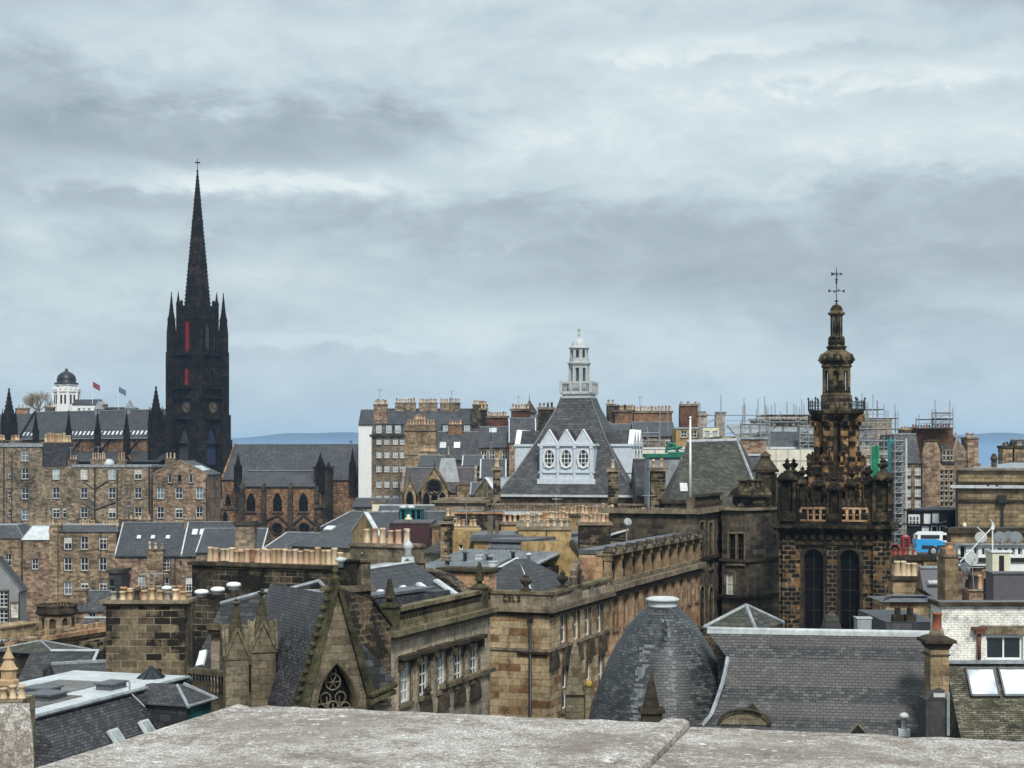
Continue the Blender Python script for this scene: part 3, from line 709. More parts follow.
for k in range(8):
    a = R(22.5+45*k)
    for j in range(34):
        f = (j+.5)/35; rr = (r0*(1-f)+.16*f)+.06; zc = zb+(ztip-zb)*f; c = .09*(1-f*.4); mb.box(rr*math.cos(a)-c, rr*math.cos(a)+c, rr*math.sin(a)-c, rr*math.sin(a)+c, zc-c, zc+c*1.6)
for a in range(4):                     # lucarnes
    T0 = mb.T.copy(); mb.T = Matrix.Rotation(a*math.pi/2, 4, 'Z')
    for zc, hh, ww in ((zb+1.0, 4.2, 1.2), (zb+12.5, 2.4, .7)):
        rr = r0*(1-(zc-zb)/(ztip-zb)); mb.extr([(-ww/2,-rr-.1,zc),(ww/2,-rr-.1,zc),(ww/2,-rr-.1,zc+hh*.5),(0,-rr-.1,zc+hh),(-ww/2,-rr-.1,zc+hh*.5)], (0,rr*.7,0))
    mb.T = T0
sp_o = mb.build('spire', 'hub_black', hub)
mb = MB(); mb.tube((0,0,ztip-.2), (0,0,hz(159)), .09, 6); mb.box(-.75,.75,-.07,.07,hz(162.6)-.09,hz(162.6)+.09); mb.box(-.07,.07,-.75,.75,hz(162.6)-.09,hz(162.6)+.09); mb.lathe(0,0,[(0,ztip-.5),(.32,ztip),(0,ztip+.5)],8)
for a in (0, 1): mb.lathe((-.75,.75)[a], 0, [(0,hz(162.6)-.16),(.14,hz(162.6)),(0,hz(162.6)+.16)], 6)
mb.build('finial_cross', 'iron', sp_o)
for sx in (-1,1):
    for sy in (-1,1):
        mb = MB(); cx, cy = sx*h*.84, sy*h*.84
        mb.box(cx-.72, cx+.72, cy-.72, cy+.72, zset+.4, hz(332)); pinnacle(mb, cx, cy, 1.2, hz(333), hz(320), hz(292.5), 6)
        for ex in (-1,1):
            for ey in (-1,1): pinnacle(mb, cx+ex*.62, cy+ey*.62, .38, zset, hz(333), hz(322), 2, gab=False)
        mb.build('corner_pinnacle', 'hub_black', hub)
        mb = MB(); cx, cy = sx*h*.62, sy*h*.62
        mb.box(cx-.36, cx+.36, cy-.36, cy+.36, zset, hz(312)); pinnacle(mb, cx, cy, .72, hz(312), hz(304), hz(291.5), 4); mb.build('turret', 'hub_black', hub)
for a, (nm) in enumerate(('front', 'right')):
    T = Matrix.Rotation(a*math.pi/2, 4, 'Z')
    def tower_win(z0, w, hgt, mat, lab, yf, n=1, style='gothic', x=0):
        me, pm = win_mesh(style, w, hgt, .35, 'hub_black', 'hub_black', 'hub_black', (n, 2), .16, False)
        o = link('window', me, hub, T @ Matrix.Translation((x, yf-.36, z0))); p = link('pane', pm[mat], o, Matrix.Translation((0,.33,0)))
        if lab: o['label'] = lab
    if a == 0:
        tower_win(hz(353), 1.5, hz(322)-hz(353), 'red_louvre', 'tall lancet with red louvres on the upper stage', -h*.60, 1, 'sash', -.2)
        tower_win(hz(386), 1.45, hz(369.5)-hz(386), 'red_louvre', 'shorter red lancet below the upper one', -h*.82, 1, 'sash', .8)
    else:
        tower_win(hz(352), 1.5, 7.0, 'grey_louvre', None, -h*.60, 1); tower_win(hz(386), 1.45, 3.9, 'glass_black', None, -h*.82, 1)
    for u in (-1,): pass
    tower_win(hz(465), 3.6, hz(428)-hz(465), 'grey_louvre' if a == 0 else 'blue_louvre', None, -h*.82, 3)
    mb = MB(); mb.T = T @ Matrix.Translation((.75, -h*.82-.18, hz(408))) @ Matrix.Rotation(R(90), 4, 'X')
    mb.lathe(0, 0, [(1.42,-.1),(1.42,.03),(1.36,.05)], 28); mb.cur = 1
    mb.lathe(0, 0, [(1.32,.02),(1.32,.07)], 28, smooth=False); mb.cur = 2
    for k in range(12):
        T0 = mb.T.copy(); mb.T = T0 @ Matrix.Rotation(R(30*k), 4, 'Z'); mb.box(-.035,.035,.92,1.12,.075,.11); mb.T = T0
    for k in range(28):
        T0 = mb.T.copy(); mb.T = T0 @ Matrix.Rotation(R(360/28*k), 4, 'Z'); mb.box(-.07,.07,.77,.80,.075,.10); mb.T = T0
    ck = mb.build('clock', ['trim_dark', 'black_paint', 'gold'], hub)
    mb = MB(); mb.T = T @ Matrix.Translation((.75, -h*.82-.31, hz(408))) @ Matrix.Rotation(R(90), 4, 'X')
    for ang, L, w_ in ((-200, 1.05, .05), (-35, .7, .07)):
        T0 = mb.T.copy(); mb.T = T0 @ Matrix.Rotation(R(ang), 4, 'Z'); mb.box(-w_, w_, -.15, L, 0, .03); mb.T = T0
    mb.build('clock_hands', 'gold', ck)
# nave west of the tower, in the church's own frame: x from -40 to -h
def hl(x, y, yoff):
    """local (x, z) where the picture ray meets the church plane y = yoff"""
    Mi = (Matrix.Translation((hc.x, hc.y, hb)) @ Matrix.Rotation(HR, 4, 'Z')).inverted()
    c = Mi @ Vector((0,0,CZ)); d = Mi.to_3x3() @ Vector(((x-512)/F, 1, (HY-y)/F)); t = (yoff-c.y)/d.y; p = c+d*t; return p.x, p.z
xw, _ = hl(20, 440, -4.5); xe = -h*.8; ze = hl(90, 438, -4.5)[1]; zr = hl(90, 412, 0)[1]
mb = MB(); mb.box(xw+.3, xe, -4.4, 4.4, 0, ze); mb.box(xw+1, xe, -8, -4.4, 0, hl(90, 466, -8)[1]); mb.extr([(xw+.3,-4.4,ze),(xw+.3,4.4,ze),(xw+.3,0,zr-.1)], (.5,0,0)); mb.build('nave_wall', 'church_brown', hub)
mb = MB(); 
for sg in (-1,1): mb.extr([(xw,sg*4.8,ze-.2),(xw,0,zr),(xw,0,zr+.2),(xw,sg*4.8,ze+.1)], (xe-xw,0,0))
za = hl(90, 452, -4.5)[1]; zb_ = hl(90, 462, -8)[1]
mb.extr([(xw+1,-8.3,zb_),(xw+1,-4.4,za),(xw+1,-4.4,za+.2),(xw+1,-8.3,zb_+.2)], (xe-xw-1,0,0))
nr = mb.build('nave_roof', 'slate_grey', hub)
mb = MB(); mb.box(xw, xe, -.15, .15, zr+.18, zr+.38); mb.box(xw, xe, -5.0, -4.75, ze-.25, ze); mb.build('ridge_capping', 'lead', nr)
mb = MB()
for sg in (-1,1): mb.extr([(xw-.1,sg*4.9,ze-.2),(xw-.1,0,zr+.1),(xw-.1,0,zr+.6),(xw-.1,sg*4.9,ze+.3)], (.6,0,0))
mb.build('gable_coping', 'hub_black', hub)
for x_ in [24,28,32,36]+[72+4.1*k for k in range(21)]:      # row of small roof windows just above the eaves
    x = hl(x_, 434, -4)[0]; a = math.atan2(zr-ze, 4.6); mb = MB(); mb.box(-.3,.3,-.75,.75,.05,.2)
    o = mb.build('skylight', 'glass_roof', hub); o.matrix_basis = Matrix.Translation((x,-3.95,ze+.95)) @ Matrix.Rotation(a, 4, 'X')
for x_ in (99, 130):                      # leaden ridge ventilators
    x, _ = hl(x_, 410, 0); mb = MB(); mb.box(x-.75,x+.75,-.75,.75,zr-.8,zr+.6); mb.frus((x-.95,x+.95,-.95,.95), zr+.6, (x-.04,x+.04,-.04,.04), zr+2.9); mb.build('ridge_ventilator', 'lead', hub)
for x_ in (35, 68, 97, 126):
    x, _ = hl(x_, 440, -8.4); mb = MB(); zt = hl(x_, 410, -8.4)[1]; zs = hl(x_, 432, -8.4)[1]; mb.box(x-.9,x+.9,-8.9,-7.4,0,hl(x_,468,-8.4)[1]); pinnacle(mb, x, -8.2, 1.15, 0, zs, zt, 5); mb.tube((x,-8,hl(x_,455,-8)[1]),(x,-4.4,ze-.5),.3,5); mb.build('buttress', 'hub_black', hub)
for x_ in (52, 83, 111, 139):
    x, _ = hl(x_, 458, -4.4); me, pm = win_mesh('gothic', 2.9, hl(x_,447,-4.4)[1]-hl(x_,464,-4.4)[1], .35, 'church_brown', 'hub_black', 'hub_black', (2,2), .3, True)
    o = link('window', me, hub, Matrix.Translation((x,-8.4,hl(x_,472,-8.4)[1]))); link('pane', pm['glass_black'], o, Matrix.Translation((0,.33,0)))
for x_, yt, ys, w_ in ((9, 388, 417, 2.3), (156, 386, 415, 2.1)):
    x, _ = hl(x_, 440, -6.5); mb = MB(); zt = hl(x_, yt, -6.5)[1]; zs = hl(x_, ys, -6.5)[1]; mb.box(x-w_*.6,x+w_*.6,-6.5-w_*.6,-6.5+w_*.6,0,hl(x_,435,-6.5)[1]); pinnacle(mb, x, -6.5, w_, 0, zs, zt, 6)
    for ex in (-1,1):
        for ey in (-1,1): pinnacle(mb, x+ex*w_*.5, -6.5+ey*w_*.5, w_*.3, 0, zs-1.5, zs+2.2, 2, gab=False)
    mb.build('stair_turret', 'hub_black', hub)
mb = MB(); x, _ = hl(-30,440,-4); mb.box(x, xw-1, -3, 5, 0, hl(5,438,-3)[1]); mb.build('west_porch', 'church_brown', hub)
mb = MB(); mb.frus((x,xw-.4,-3.3,5.3), hl(5,438,-3)[1], (x,xw-.4,.9,1.1), hl(5,414,0)[1]); mb.build('porch_roof', 'slate_grey', hub)

# white round tower with black dome behind the nave
D = 455; c = P(66.5, 457, D); b0 = 14
ob = empty('observatory_tower', 'white castellated tower with black dome rising behind the long church nave', 'tower', (c.x, c.y, b0))
g = lambda y: zz(y, D)-b0
mb = MB(); mb.lathe(0,0,[(3.6,0),(3.6,g(393)),(3.95,g(392)),(3.95,g(389.5)),(2.9,g(389)),(2.9,g(385.5)),(3.3,g(385)),(3.3,g(384))], 8, rot=R(22.5), smooth=False)
for k in range(8):
    a = R(22.5+45*k); mb.box(3.55*math.cos(a)-.28,3.55*math.cos(a)+.28,3.55*math.sin(a)-.28,3.55*math.sin(a)+.28,0,g(388))
for k in range(16):
    a = R(22.5*k+11); mb.box(3.6*math.cos(a)-.3,3.6*math.cos(a)+.3,3.6*math.sin(a)-.3,3.6*math.sin(a)+.3,g(389.5),g(387.3))
mb.build('tower_wall', 'white_render', ob)
mb = MB()
for k in range(8):
    a = R(45*k); T = Matrix.Rotation(a, 4, 'Z'); mb.T = T
    for u in (-.55,.55): mb.box(3.3, 3.42, u-.24, u+.24, g(404), g(395))
mb.build('dark_slit_windows', 'glass_black', ob)
mb = MB(); mb.lathe(0,0,[(3.4,g(384.2)),(3.35,g(383)),(2.6,g(382.5)),(2.75,g(380)),(2.45,g(376)),(1.6,g(373)),(.5,g(371.3)),(.35,g(370)),(.5,g(369.3)),(0,g(368.3))],20); mb.build('dome', 'black_paint', ob)
def flag(x, yt, yb, D, col, lab, dir_=1):
    c = P(x, yb, D); o = empty('flag_pole', lab, 'flagpole', c); H = zz(yt, D)-c.z
    mb = MB(); mb.tube((0,0,0),(0,0,H),.07,6); mb.lathe(0,0,[(0,H),(.12,H+.1),(0,H+.25)],6); mb.build('pole', 'white_paint', o)
    mb = MB(); n = 6
    for k in range(n):
        x0, x1 = k*.35, (k+1)*.35; f = lambda q: .12*math.sin(q*3.2); dr = lambda q: -q*.55
        mb.poly([(x0*dir_,f(x0),H-1.7+dr(x0)),(x1*dir_,f(x1),H-1.7+dr(x1)),(x1*dir_,f(x1),H-.1+dr(x1)),(x0*dir_,f(x0),H-.1+dr(x0))])
    mb.build('flag', col, o)
plain('flag_red', (.22,.06,.09), .9, .3, 2); plain('flag_blue', (.10,.16,.26), .9, .3, 2)
flag(92.5, 381, 412, 450, 'flag_red', 'thin pole with drooping red flag beside the black domed tower'); flag(118.5, 386, 412, 450, 'flag_blue', 'thin pole with faded blue flag above the church nave')
b = Bld('gabled_house', 'small dark roofed house beside the white domed tower', 'house', 72, 450, 99, 450, base=14, dep=7); b.grid('F', [79,84,89], [410], .8, 1.1, sur=0, bars=(1,1)); b.wall(b.z(404.5), 'white_render'); b.gx(b.z(399.5), 'slate_dark')
b = Bld('flat_roofed_block', 'dark flat roofed block between the two small flags', 'building', 99, 452, 132, 452, base=14, dep=7); b.wall(b.z(407.5), 'ashlar_dark'); b.chim(103, 107, 404, None, 2, 1, n=2, ph=.6); b.band(b.z(408.5), .4, .25, 'lead_dark')
for (a0, a1, yt, mt, lb) in ((16, 27.5, 409, 'ashlar_orange', 'tan chimney stack left of the bare tree'), (45, 53, 408, 'chimney_block', 'dark stack between the bare tree and the domed tower')):
    b = Bld('chimney_stack', lb, 'chimney', a0, 425, a1, 425, base=14, dep=2); b.wall(b.z(yt), mt); b.band(b.z(yt), .35, .2); pots(b.root, .5, b.W-.5, 1, b.z(yt)+.35, 3, .2, .8, ORNG, rnd=b.rnd)
# bare pale tree behind the nave
D = 440; c = P(39, 457, D); rn = random.Random(5)
tr = empty('bare_tree', 'bare pale round tree behind the church roof', 'tree', (c.x, c.y, 12)); mb = MB(); mb2 = MB()
ztop = zz(391, D)-12; H0 = zz(420, D)-12
mb.tube((0,0,0),(0,0,H0),.4,8,.3)
def branch(p, d, L, r, lv):
    q = p+d*L; (mb if lv < 3 else mb2).tube(p, q, r, 4 if lv else 6, r*.7)
    if lv >= 5: return
    for k in range((4 if lv < 3 else 3) if lv else 8):
        a = Vector((rn.gauss(0,1), rn.gauss(0,1), rn.gauss(.25,.8))).normalized(); nd_ = (d*(1.2 if lv else .5)+a*.85).normalized(); branch(q if k else p+d*L*.7, nd_, L*rn.uniform(.68,.85), r*.62, lv+1)
branch(Vector((0,0,H0)), Vector((0,0,1)), 2.5, .28, 0)
mb.build('trunk', 'bark', tr); mb2.build('twigs', 'bark', tr)

# ================================================================== brown church hall with long slate roof, same bearing as the spired church
def D34(x0, D0, x1): 
    """depth at column x1 of a line bearing -34 degrees through (x0, D0)"""
    k = math.tan(HR); X0 = (x0-512)/F*D0; t = (x1-512)/F; return (D0-k*X0)/(1-k*t)
D1 = 338; D2 = 332
b = Bld('brown_church', 'brown sandstone church with long plain slate roof and pointed windows', 'church', 222, D1, 354, D2, base=5, dep=14)
b.wallmat = 'church_brown'; b.trim = 'church_brown'
yev = 478
b.grid('F', [228], [500], 1.3, 2.5, style='gothic', pane='glass_black', paint='black_paint', sur=.2)
b.wall(b.z(yev), 'church_brown')
zr_ = b.zd(446, D1-.56*0+8); b.gx(b.z(446)+.3, 'slate_grey', over=.4, skew='church_brown')
# side aisle projecting to the front with its own lean roof
u0, _ = b.hit(240, 480, 'F', -5); u1, _ = b.hit(321, 480, 'F', -5)
a = Bld('aisle_tmp', 'x', 'x', 0, 1, 1, 1); bpy.data.objects.remove(a.root)
mb = MB(); zt_ = b.hit(280, 487, 'F', -5)[1]; mb.box(u0, u1, -5, -.02, 0, zt_); b.part('aisle_wall', mb, 'church_brown')
mb = MB(); zk = b.hit(280, 472, 'F', -.1)[1]; mb.extr([(u0-.2,-5.4,zt_),(u0-.2,-.03,zk),(u0-.2,-.03,zk+.25),(u0-.2,-5.4,zt_+.2)], (u1-u0+.4,0,0)); ar = b.part('aisle_roof', mb, 'slate_grey')
mb = MB(); mb.box(u0-.2,u1+.2,-.3,-.02,zk+.25,zk+.42); mb.build('lead_flashing', 'lead', ar)
for x_ in (251.5, 278, 304):
    u, z = b.hit(x_, 502, 'F', -5); me, pm = win_mesh('gothic', 2.0, 3.9, .35, 'church_brown', 'church_brown', 'black_paint', (1,2), .35, True)
    o = link('window', me, b.root, Matrix.Translation((u,-5.37,z-1.95))); link('pane', pm['glass_black'], o, Matrix.Translation((0,.33,0)))
mb = MB()
for x_ in (243, 264.5, 291, 317.5):
    u, z = b.hit(x_, 500, 'F', -5); mb.box(u-.45, u+.45, -5.7, -5.02, 0, zt_-.3); mb.frus((u-.45,u+.45,-5.7,-5.02), zt_-.3, (u-.3,u+.3,-5.2,-5.02), zt_+.8)
for x0, xp, x1 in ((254, 278, 291), (291, 304, 318)):
    p = []; 
    for xx, yy in ((x0, 527), (xp, 515), (x1, 527)): u, z = b.hit(xx, yy, 'F', -5.1); p.append((u,-5.1,z))
    for q, w_ in zip(p, p[1:]): mb.tube(q, w_, .3, 5)
for xx in (252, 264.5, 291, 317): u, z = b.hit(xx, 527, 'F', -5.1); mb.tube((u-1.3,-5.1,z-.3),(u+1.3,-5.1,z-.3),.28,5)
b.part('string_course', mb, 'trim_dark')
for x_ in (277.5, 304.5):
    u, z = b.hit(x_, 528.5, 'F', -5); me, pm = win_mesh('round', 2.2, 2.2, .3, 'church_brown', 'trim_dark', 'black_paint', (1,1), .25, False); o = link('window', me, b.root, Matrix.Translation((u,-5.3,z-1.1))); link('pane', pm['glass_black'], o, Matrix.Translation((0,.28,0)))
for x_, yt, ys, yo, w_ in ((237.5, 454, 468, -5, 1.3), (320, 453, 466, -5, 1.5), (352, 448, 466, -1, 1.1), (362, 441, 452, 8, .9), (328, 462, 468, -1, 1.0)):
    u, z = b.hit(x_, 500, 'F', yo); mb = MB(); z0_ = b.hit(x_, 487, 'F', yo)[1]; pinnacle(mb, u, yo+.3, w_, z0_-1, b.hit(x_,ys,'F',yo)[1], b.hit(x_,yt,'F',yo)[1], 4); b.part('pinnacle', mb, 'hub_black')
mb = MB(); u, z = b.hit(324,470,'F',-2); mb.box(u-1.6, u+1.4, -4, -.05, 0, b.hit(324,468,'F',-3)[1]); mb.box(u-1.9,u+1.7,-4.3,-.04,b.hit(324,468,'F',-3)[1],b.hit(324,466.5,'F',-3)[1]); b.part('buttress_block', mb, 'trim_dark')
# right gable wall: blind lancets and buttresses
mb = MB()
for v in (.4, 3.6, 7, 10.4, 13.6):
    mb.box(b.W+.01, b.W+.9, v-.45, v+.45, 0, b.H-.5+3.5*(1-abs(v-7)/7)); 
b.part('gable_buttress', mb, 'trim_dark')
mb = MB(); mb.tube((b.W*.9,7,b.z(446)+.5),(b.W*.9,7,b.z(440)),.1,5); mb.box(b.W*.9-.45,b.W*.9+.45,6.92,7.08,b.z(442.3),b.z(441.6)); b.part('ridge_cross', mb, 'iron')
# small low wing with traceried arcade between the gabled house and the church
b = Bld('church_porch', 'small lean porch with blind tracery beside the brown church', 'porch', 212, 322, 235, 322, base=5, dep=4); b.trim = 'trim_dark'
b.grid('F', [218.5,225,230], [519], 1.1, 3.0, style='gothic', pane='glass_black', paint='trim_stone', sur=.15, bars=(0,0), sill=False); b.wall(b.z(510), 'church_brown'); b.band(b.z(510), .4, .25, 'trim_dark')

# ================================================================== tenements on the left slope
def tenement(label, xl, D1, xr, D2, ytop, mat, cols, rows, w=1.25, h=1.95, dep=11, base=None, group=None, name='stone_tenement', pane=None, **k):
    b = Bld(name, label, 'tenement', xl, D1, xr, D2, base=base, dep=dep, group=group); b.grid('F', cols, rows, w, h, pane=pane, **k); b.wall(b.z(ytop), mat); return b
D = 290
b = Bld('stone_tenement', 'tall tan rubble tenement at the left end of the upper row, with narrow stair windows', 'tenement', -40, 290, 42, 288, dep=12)
b.grid('F', [25], [455.5,473.6,493.5,514.6], 1.35, 2.0); b.grid('F', [9.5], [475,495,513], .7, 1.15, bars=(0,1)); b.grid('F', [-16], [473,493,514], 1.3, 2.0)
b.wall(b.z(447), 'rubble_grey'); b.band(b.z(447), .55, .2, 'lead', 'lead_parapet'); b.hip(b.z(443), 'roof_felt', 1.5, z0=b.z(446.5), iny=1.5, ridge=None, over=-.3)
b.pipe(4, 440, 545, .1); b.pipe(12, 450, 545, .07)
b.chim(9, 19, 440, b.H-.5, 1.5, 1.2, n=4, pm=ORNG, ph=.9, pr=.24); b.chim(-10, 4, 440, b.H-.5, 1.5, 1.2, n=5, pm=ORNG, ph=.9, pr=.24)
b = Bld('stone_tenement', 'long tan rubble tenement left of the gabled house, Y-shaped downpipe on its front', 'tenement', 42, 288, 151, 287, dep=12)
b.grid('F', [56,84,112,138], [474,493,512.5], 1.3, 1.95); b.grid('F', [64.5], [512.5], .7, 1.9, bars=(0,1)); b.grid('F', [56,84,112,138], [532,550], 1.3, 1.95)
b.wall(b.z(467), 'rubble_grey'); b.band(b.z(467.2), .45, .2, 'lead', 'lead_parapet', x0=b.W*.28); b.hip(b.z(464.5), 'roof_felt', 1.5, iny=1.5, ridge=None, over=-.3)
b.pipe(95, 466, 545, .11, pts=[(84,482),(95,489),(108,481)]); b.pipe(95, 466, 545, .11, pts=[(83,503),(95,510),(116,502)]); b.pipe(117.5, 470, 545, .09); b.pipe(149.5, 466, 545, .16)
c_ = b.chim(42, 66.5, 442, b.H, .3, 4, mat='slate_dark', n=0, copm='trim_stone')
pots(c_, *[b.hit(x, 441, 'F', .3)[0] for x in (44, 65)], 1.2, b.z(442), 9, .27, 1.5, ORNG, rnd=b.rnd); pots(c_, *[b.hit(x, 441, 'F', .3)[0] for x in (44, 65)], 3, b.z(442), 9, .27, 1.5, ORNG, rnd=b.rnd)
b.chim(65.5, 76, 459, b.H, 1, 1.4, n=4, ph=.7, pm=BUFF); b.chim(90.5, 105, 459, b.H, 1, 1.6, n=6, ph=1.1, pm=BUFF); b.chim(116.5, 124.5, 459.5, b.H, 1, 1.4, n=3, ph=1.3, pm=ORNG)
mb = MB(); u, z = b.hit(108.5, 463, 'F', 2); mb.lathe(u, 2, [(1.1,b.H),(1.1,b.H+.8),(.7,b.H+1.3),(0,b.H+1.5)], 14); b.part('roof_dome_light', mb, 'lead_white')
# gabled stone house
b = Bld('gabled_stone_house', 'stone house with broad gable and three slit windows in front of the clock tower', 'house', 153, 281, 207, 281, dep=13)
b.grid('F', [160.5,179,199.5], [493,512.5], 1.25, 2.0); b.grid('F', [160.5,179,199.5], [532,550], 1.25, 2.0); b.ugrid('R', [2.5,5.5,8.5,11], [b.z(512),b.z(493)], .9, 1.7)
# gable slits need wall above the eaves: raise the wall panel and trim by the gable
b.wall(b.z(474.5), 'rubble_pink'); b.trim = 'trim_stone'; b.gy(b.z(461.5), 'slate_grey', skew='trim_stone')
for x_ in (170,191): b.stuck(x_, 478.5, .62, 1.5, bars=(0,0), sur=.2)
b.stuck(180, 478.5, .6, 1.3, bars=(0,0), pane='glass_black', paint='black_paint')
for k in range(4): b.skylight((b.W*.78, 5+k*1.6, b.z(470)+.6), .9, 1.3, 0) if False else None
for v in (3, 4.6, 6.2, 7.8):
    sl = math.atan2(b.z(461.5)-b.H, b.W/2); mb = MB(); mb.box(-.9,.9,-.55,.55,.02,.16); o = mb.build('skylight', 'glass_roof', b.root); o.matrix_basis = Matrix.Translation((b.W*.80, v, b.H+(b.W*.2)*math.tan(sl)+.12)) @ Matrix.Rotation(sl, 4, 'Y')
b.chim(165, 175, 458, b.H+1.5, 9, 1.2, n=3, pm=['pot_buff'], ph=.9, mat='rubble_grey'); b.chim(176, 187, 464, b.H+1.5, 9.5, 1.2, n=2, mat='rubble_dark')
b.pipe(206.6, 478, 545, .1)
# ================================================================== lower tenements, left
b = Bld('stone_tenement', 'lower tan tenement at the left edge of the view, plain front under a slate strip', 'tenement', -30, 245, 23, 245, dep=11)
b.grid('F', [-10,8], [560,585], 1.1, 1.8, pane='glass_dark'); b.wall(b.z(538.5), 'rubble_tan'); b.hip(b.z(526), 'slate_grey', 2, iny=3.2); b.pipe(22, 540, 640, .09)
b = Bld('stone_tenement', 'narrow pink rubble tenement with one small window and a pale metal roof edge', 'tenement', 23, 244, 50, 244, dep=11)
b.grid('F', [35], [564], 1.0, 1.6, pane='glass_dark'); b.wall(b.z(540), 'rubble_pink'); b.hip(b.z(526.5), 'lead_white', .5, iny=3.2)
b.chim(37, 68, 528, b.H, 3, 1.3, n=9, ph=.8, pm=BUFF, pr=.2)
b = Bld('stone_tenement', 'broad tan rubble tenement left of the paired slate roofed houses', 'tenement', 50, 240, 116, 240, dep=11)
b.grid('F', [68,84.5,103], [543,564,588], 1.15, 1.95, pane=None); b.grid('F', [68,84.5,103], [612,636], 1.15, 1.95)
b.wall(b.z(532), 'rubble_tan'); b.hip(b.z(526), 'slate_grey', .8, iny=3.2)
mb = MB(); u0, _ = b.hit(49.5, 530); u1, _ = b.hit(58.5, 530); mb.box(0.02, u1, -.55, -.005, 0, b.z(527)); b.part('pilaster_stack', mb, 'rubble_tan')
b.chim(77, 95, 526, b.H, 3, 1.3, n=6, ph=.9, pm=BUFF, pr=.2); b.chim(101, 118, 526, b.H, 3, 1.3, n=6, ph=.9, pm=BUFF, pr=.2); b.pipe(101, 532, 600, .05)
b.chim(50, 60, 525, b.H, .2, 1.3, n=2, ph=.8, pm=BUFF)
b = Bld('stone_house', 'slate roofed stone house left of the pair, wide chimney at its left end', 'house', 115, 238, 181.5, 238, dep=10)
b.grid('F', [125.5,141.5], [561,582], 1.05, 1.9); b.grid('F', [165], [563], 1.35, 2.3, bars=(2,3)); b.grid('F', [165], [584], 1.2, 1.9)
b.wall(b.z(554.5), 'rubble_pink'); b.gx(b.z(524.5), 'slate_blue', over=.35, skew='lead_white'); b.pipe(155.5, 556, 600, .07); b.pipe(175, 556, 600, .07); b.band(b.z(555.5), .18, .3, 'lead_dark', 'gutter', faces='F')
b.chim(119, 150, 519, b.H-1, 6.3, 1.4, n=7, ph=.6, pm=ORNG, pr=.2, mat='rubble_pink')
c_ = b.chim(147, 163, 549, 0, -.5, 1.0, n=3, ph=1.0, pm=['pot_grey','pot_buff'], pr=.22, mat='rubble_tan')
sl = math.degrees(math.atan2(b.z(524.5)-b.H, 5))
for x_, y_ in ((139,540),(153,540.5),(168,541)):
    u, z = b.hit(x_, y_, 'F', 2.6); b.skylight((u, 2.6, b.H+2.6*math.tan(R(sl))+.1), .5, .6, sl, frame='lead')
b = Bld('stone_house', 'slate roofed stone house right of the pair, two small rooflights near the ridge', 'house', 181.5, 237, 246, 237, dep=10)
b.grid('F', [190,215], [561,584], 1.3, 2.2, bars=(2,2)); b.wall(b.z(554.5), 'rubble_pink'); b.gx(b.z(524), 'slate_blue', over=.35, skew='lead_white'); b.band(b.z(555.5), .18, .3, 'lead_dark', 'gutter', faces='F')
b.chim(184, 202, 519, b.H, 5.0, 1.4, n=5, ph=.45, pm=['pot_grey','pot_tan'], pr=.2, mat='rubble_tan')
for x_, y_ in ((195,535.5),(202.5,531.5)):
    u, z = b.hit(x_, y_, 'F', 3.4); b.skylight((u, 3.4, b.H+3.4*math.tan(R(sl))+.1), .7, 1.1, sl, frame='lead')
b = Bld('slate_hung_stair', 'dark green slate hung stair head under the slate roofed houses', 'building', 108.5, 232, 121, 232, dep=5); b.grid('F', [112,117], [583,592], .7, 1.0, bars=(0,0), pane='glass_black', paint='green_paint', sur=0); b.wall(b.z(570), 'slate_dark'); b.band(b.z(573), .5, .3, 'trim_dark')
b = Bld('stone_house', 'small rubble house with dark lean slate roof behind the arcaded turret', 'house', 72, 205, 104, 205, dep=8); b.grid('F', [92,98], [618], .9, 1.4, pane='glass_dark'); b.wall(b.z(611), 'rubble_pink'); b.gx(b.z(594), 'slate_grey'); b.chim(73, 86, 589, b.H, 1.5, 1.1, n=0)
b = Bld('slate_roofed_shed', 'low slate roof with pale ridge running behind the arcaded turret', 'shed', 76, 150, 112, 150, dep=6); b.wall(b.z(640), 'rubble_pink'); b.gx(b.z(622), 'slate_purple', ridge='lead_white')
b = Bld('grey_gabled_house', 'grey rendered house with steep dark gable at the left edge of the picture', 'house', -30, 182, 20, 182, dep=2.5)
b.grid('F', [3.5], [599,618,636], 1.0, 1.9, bars=(1,3)); b.grid('F', [14.5], [594,610,628], .8, 1.7, bars=(0,1)); plain('render_grey', (.23,.235,.235), .8, .2, 1)
b.wall(b.z(590), 'render_grey'); b.gy(b.z(558), 'slate_dark', skew='lead_dark'); b.pipe(8.5, 590, 650, .07); b.pipe(19.5, 592, 650, .07); b.chim(-1, 6, 562, b.H+2, 3, 1, n=2)
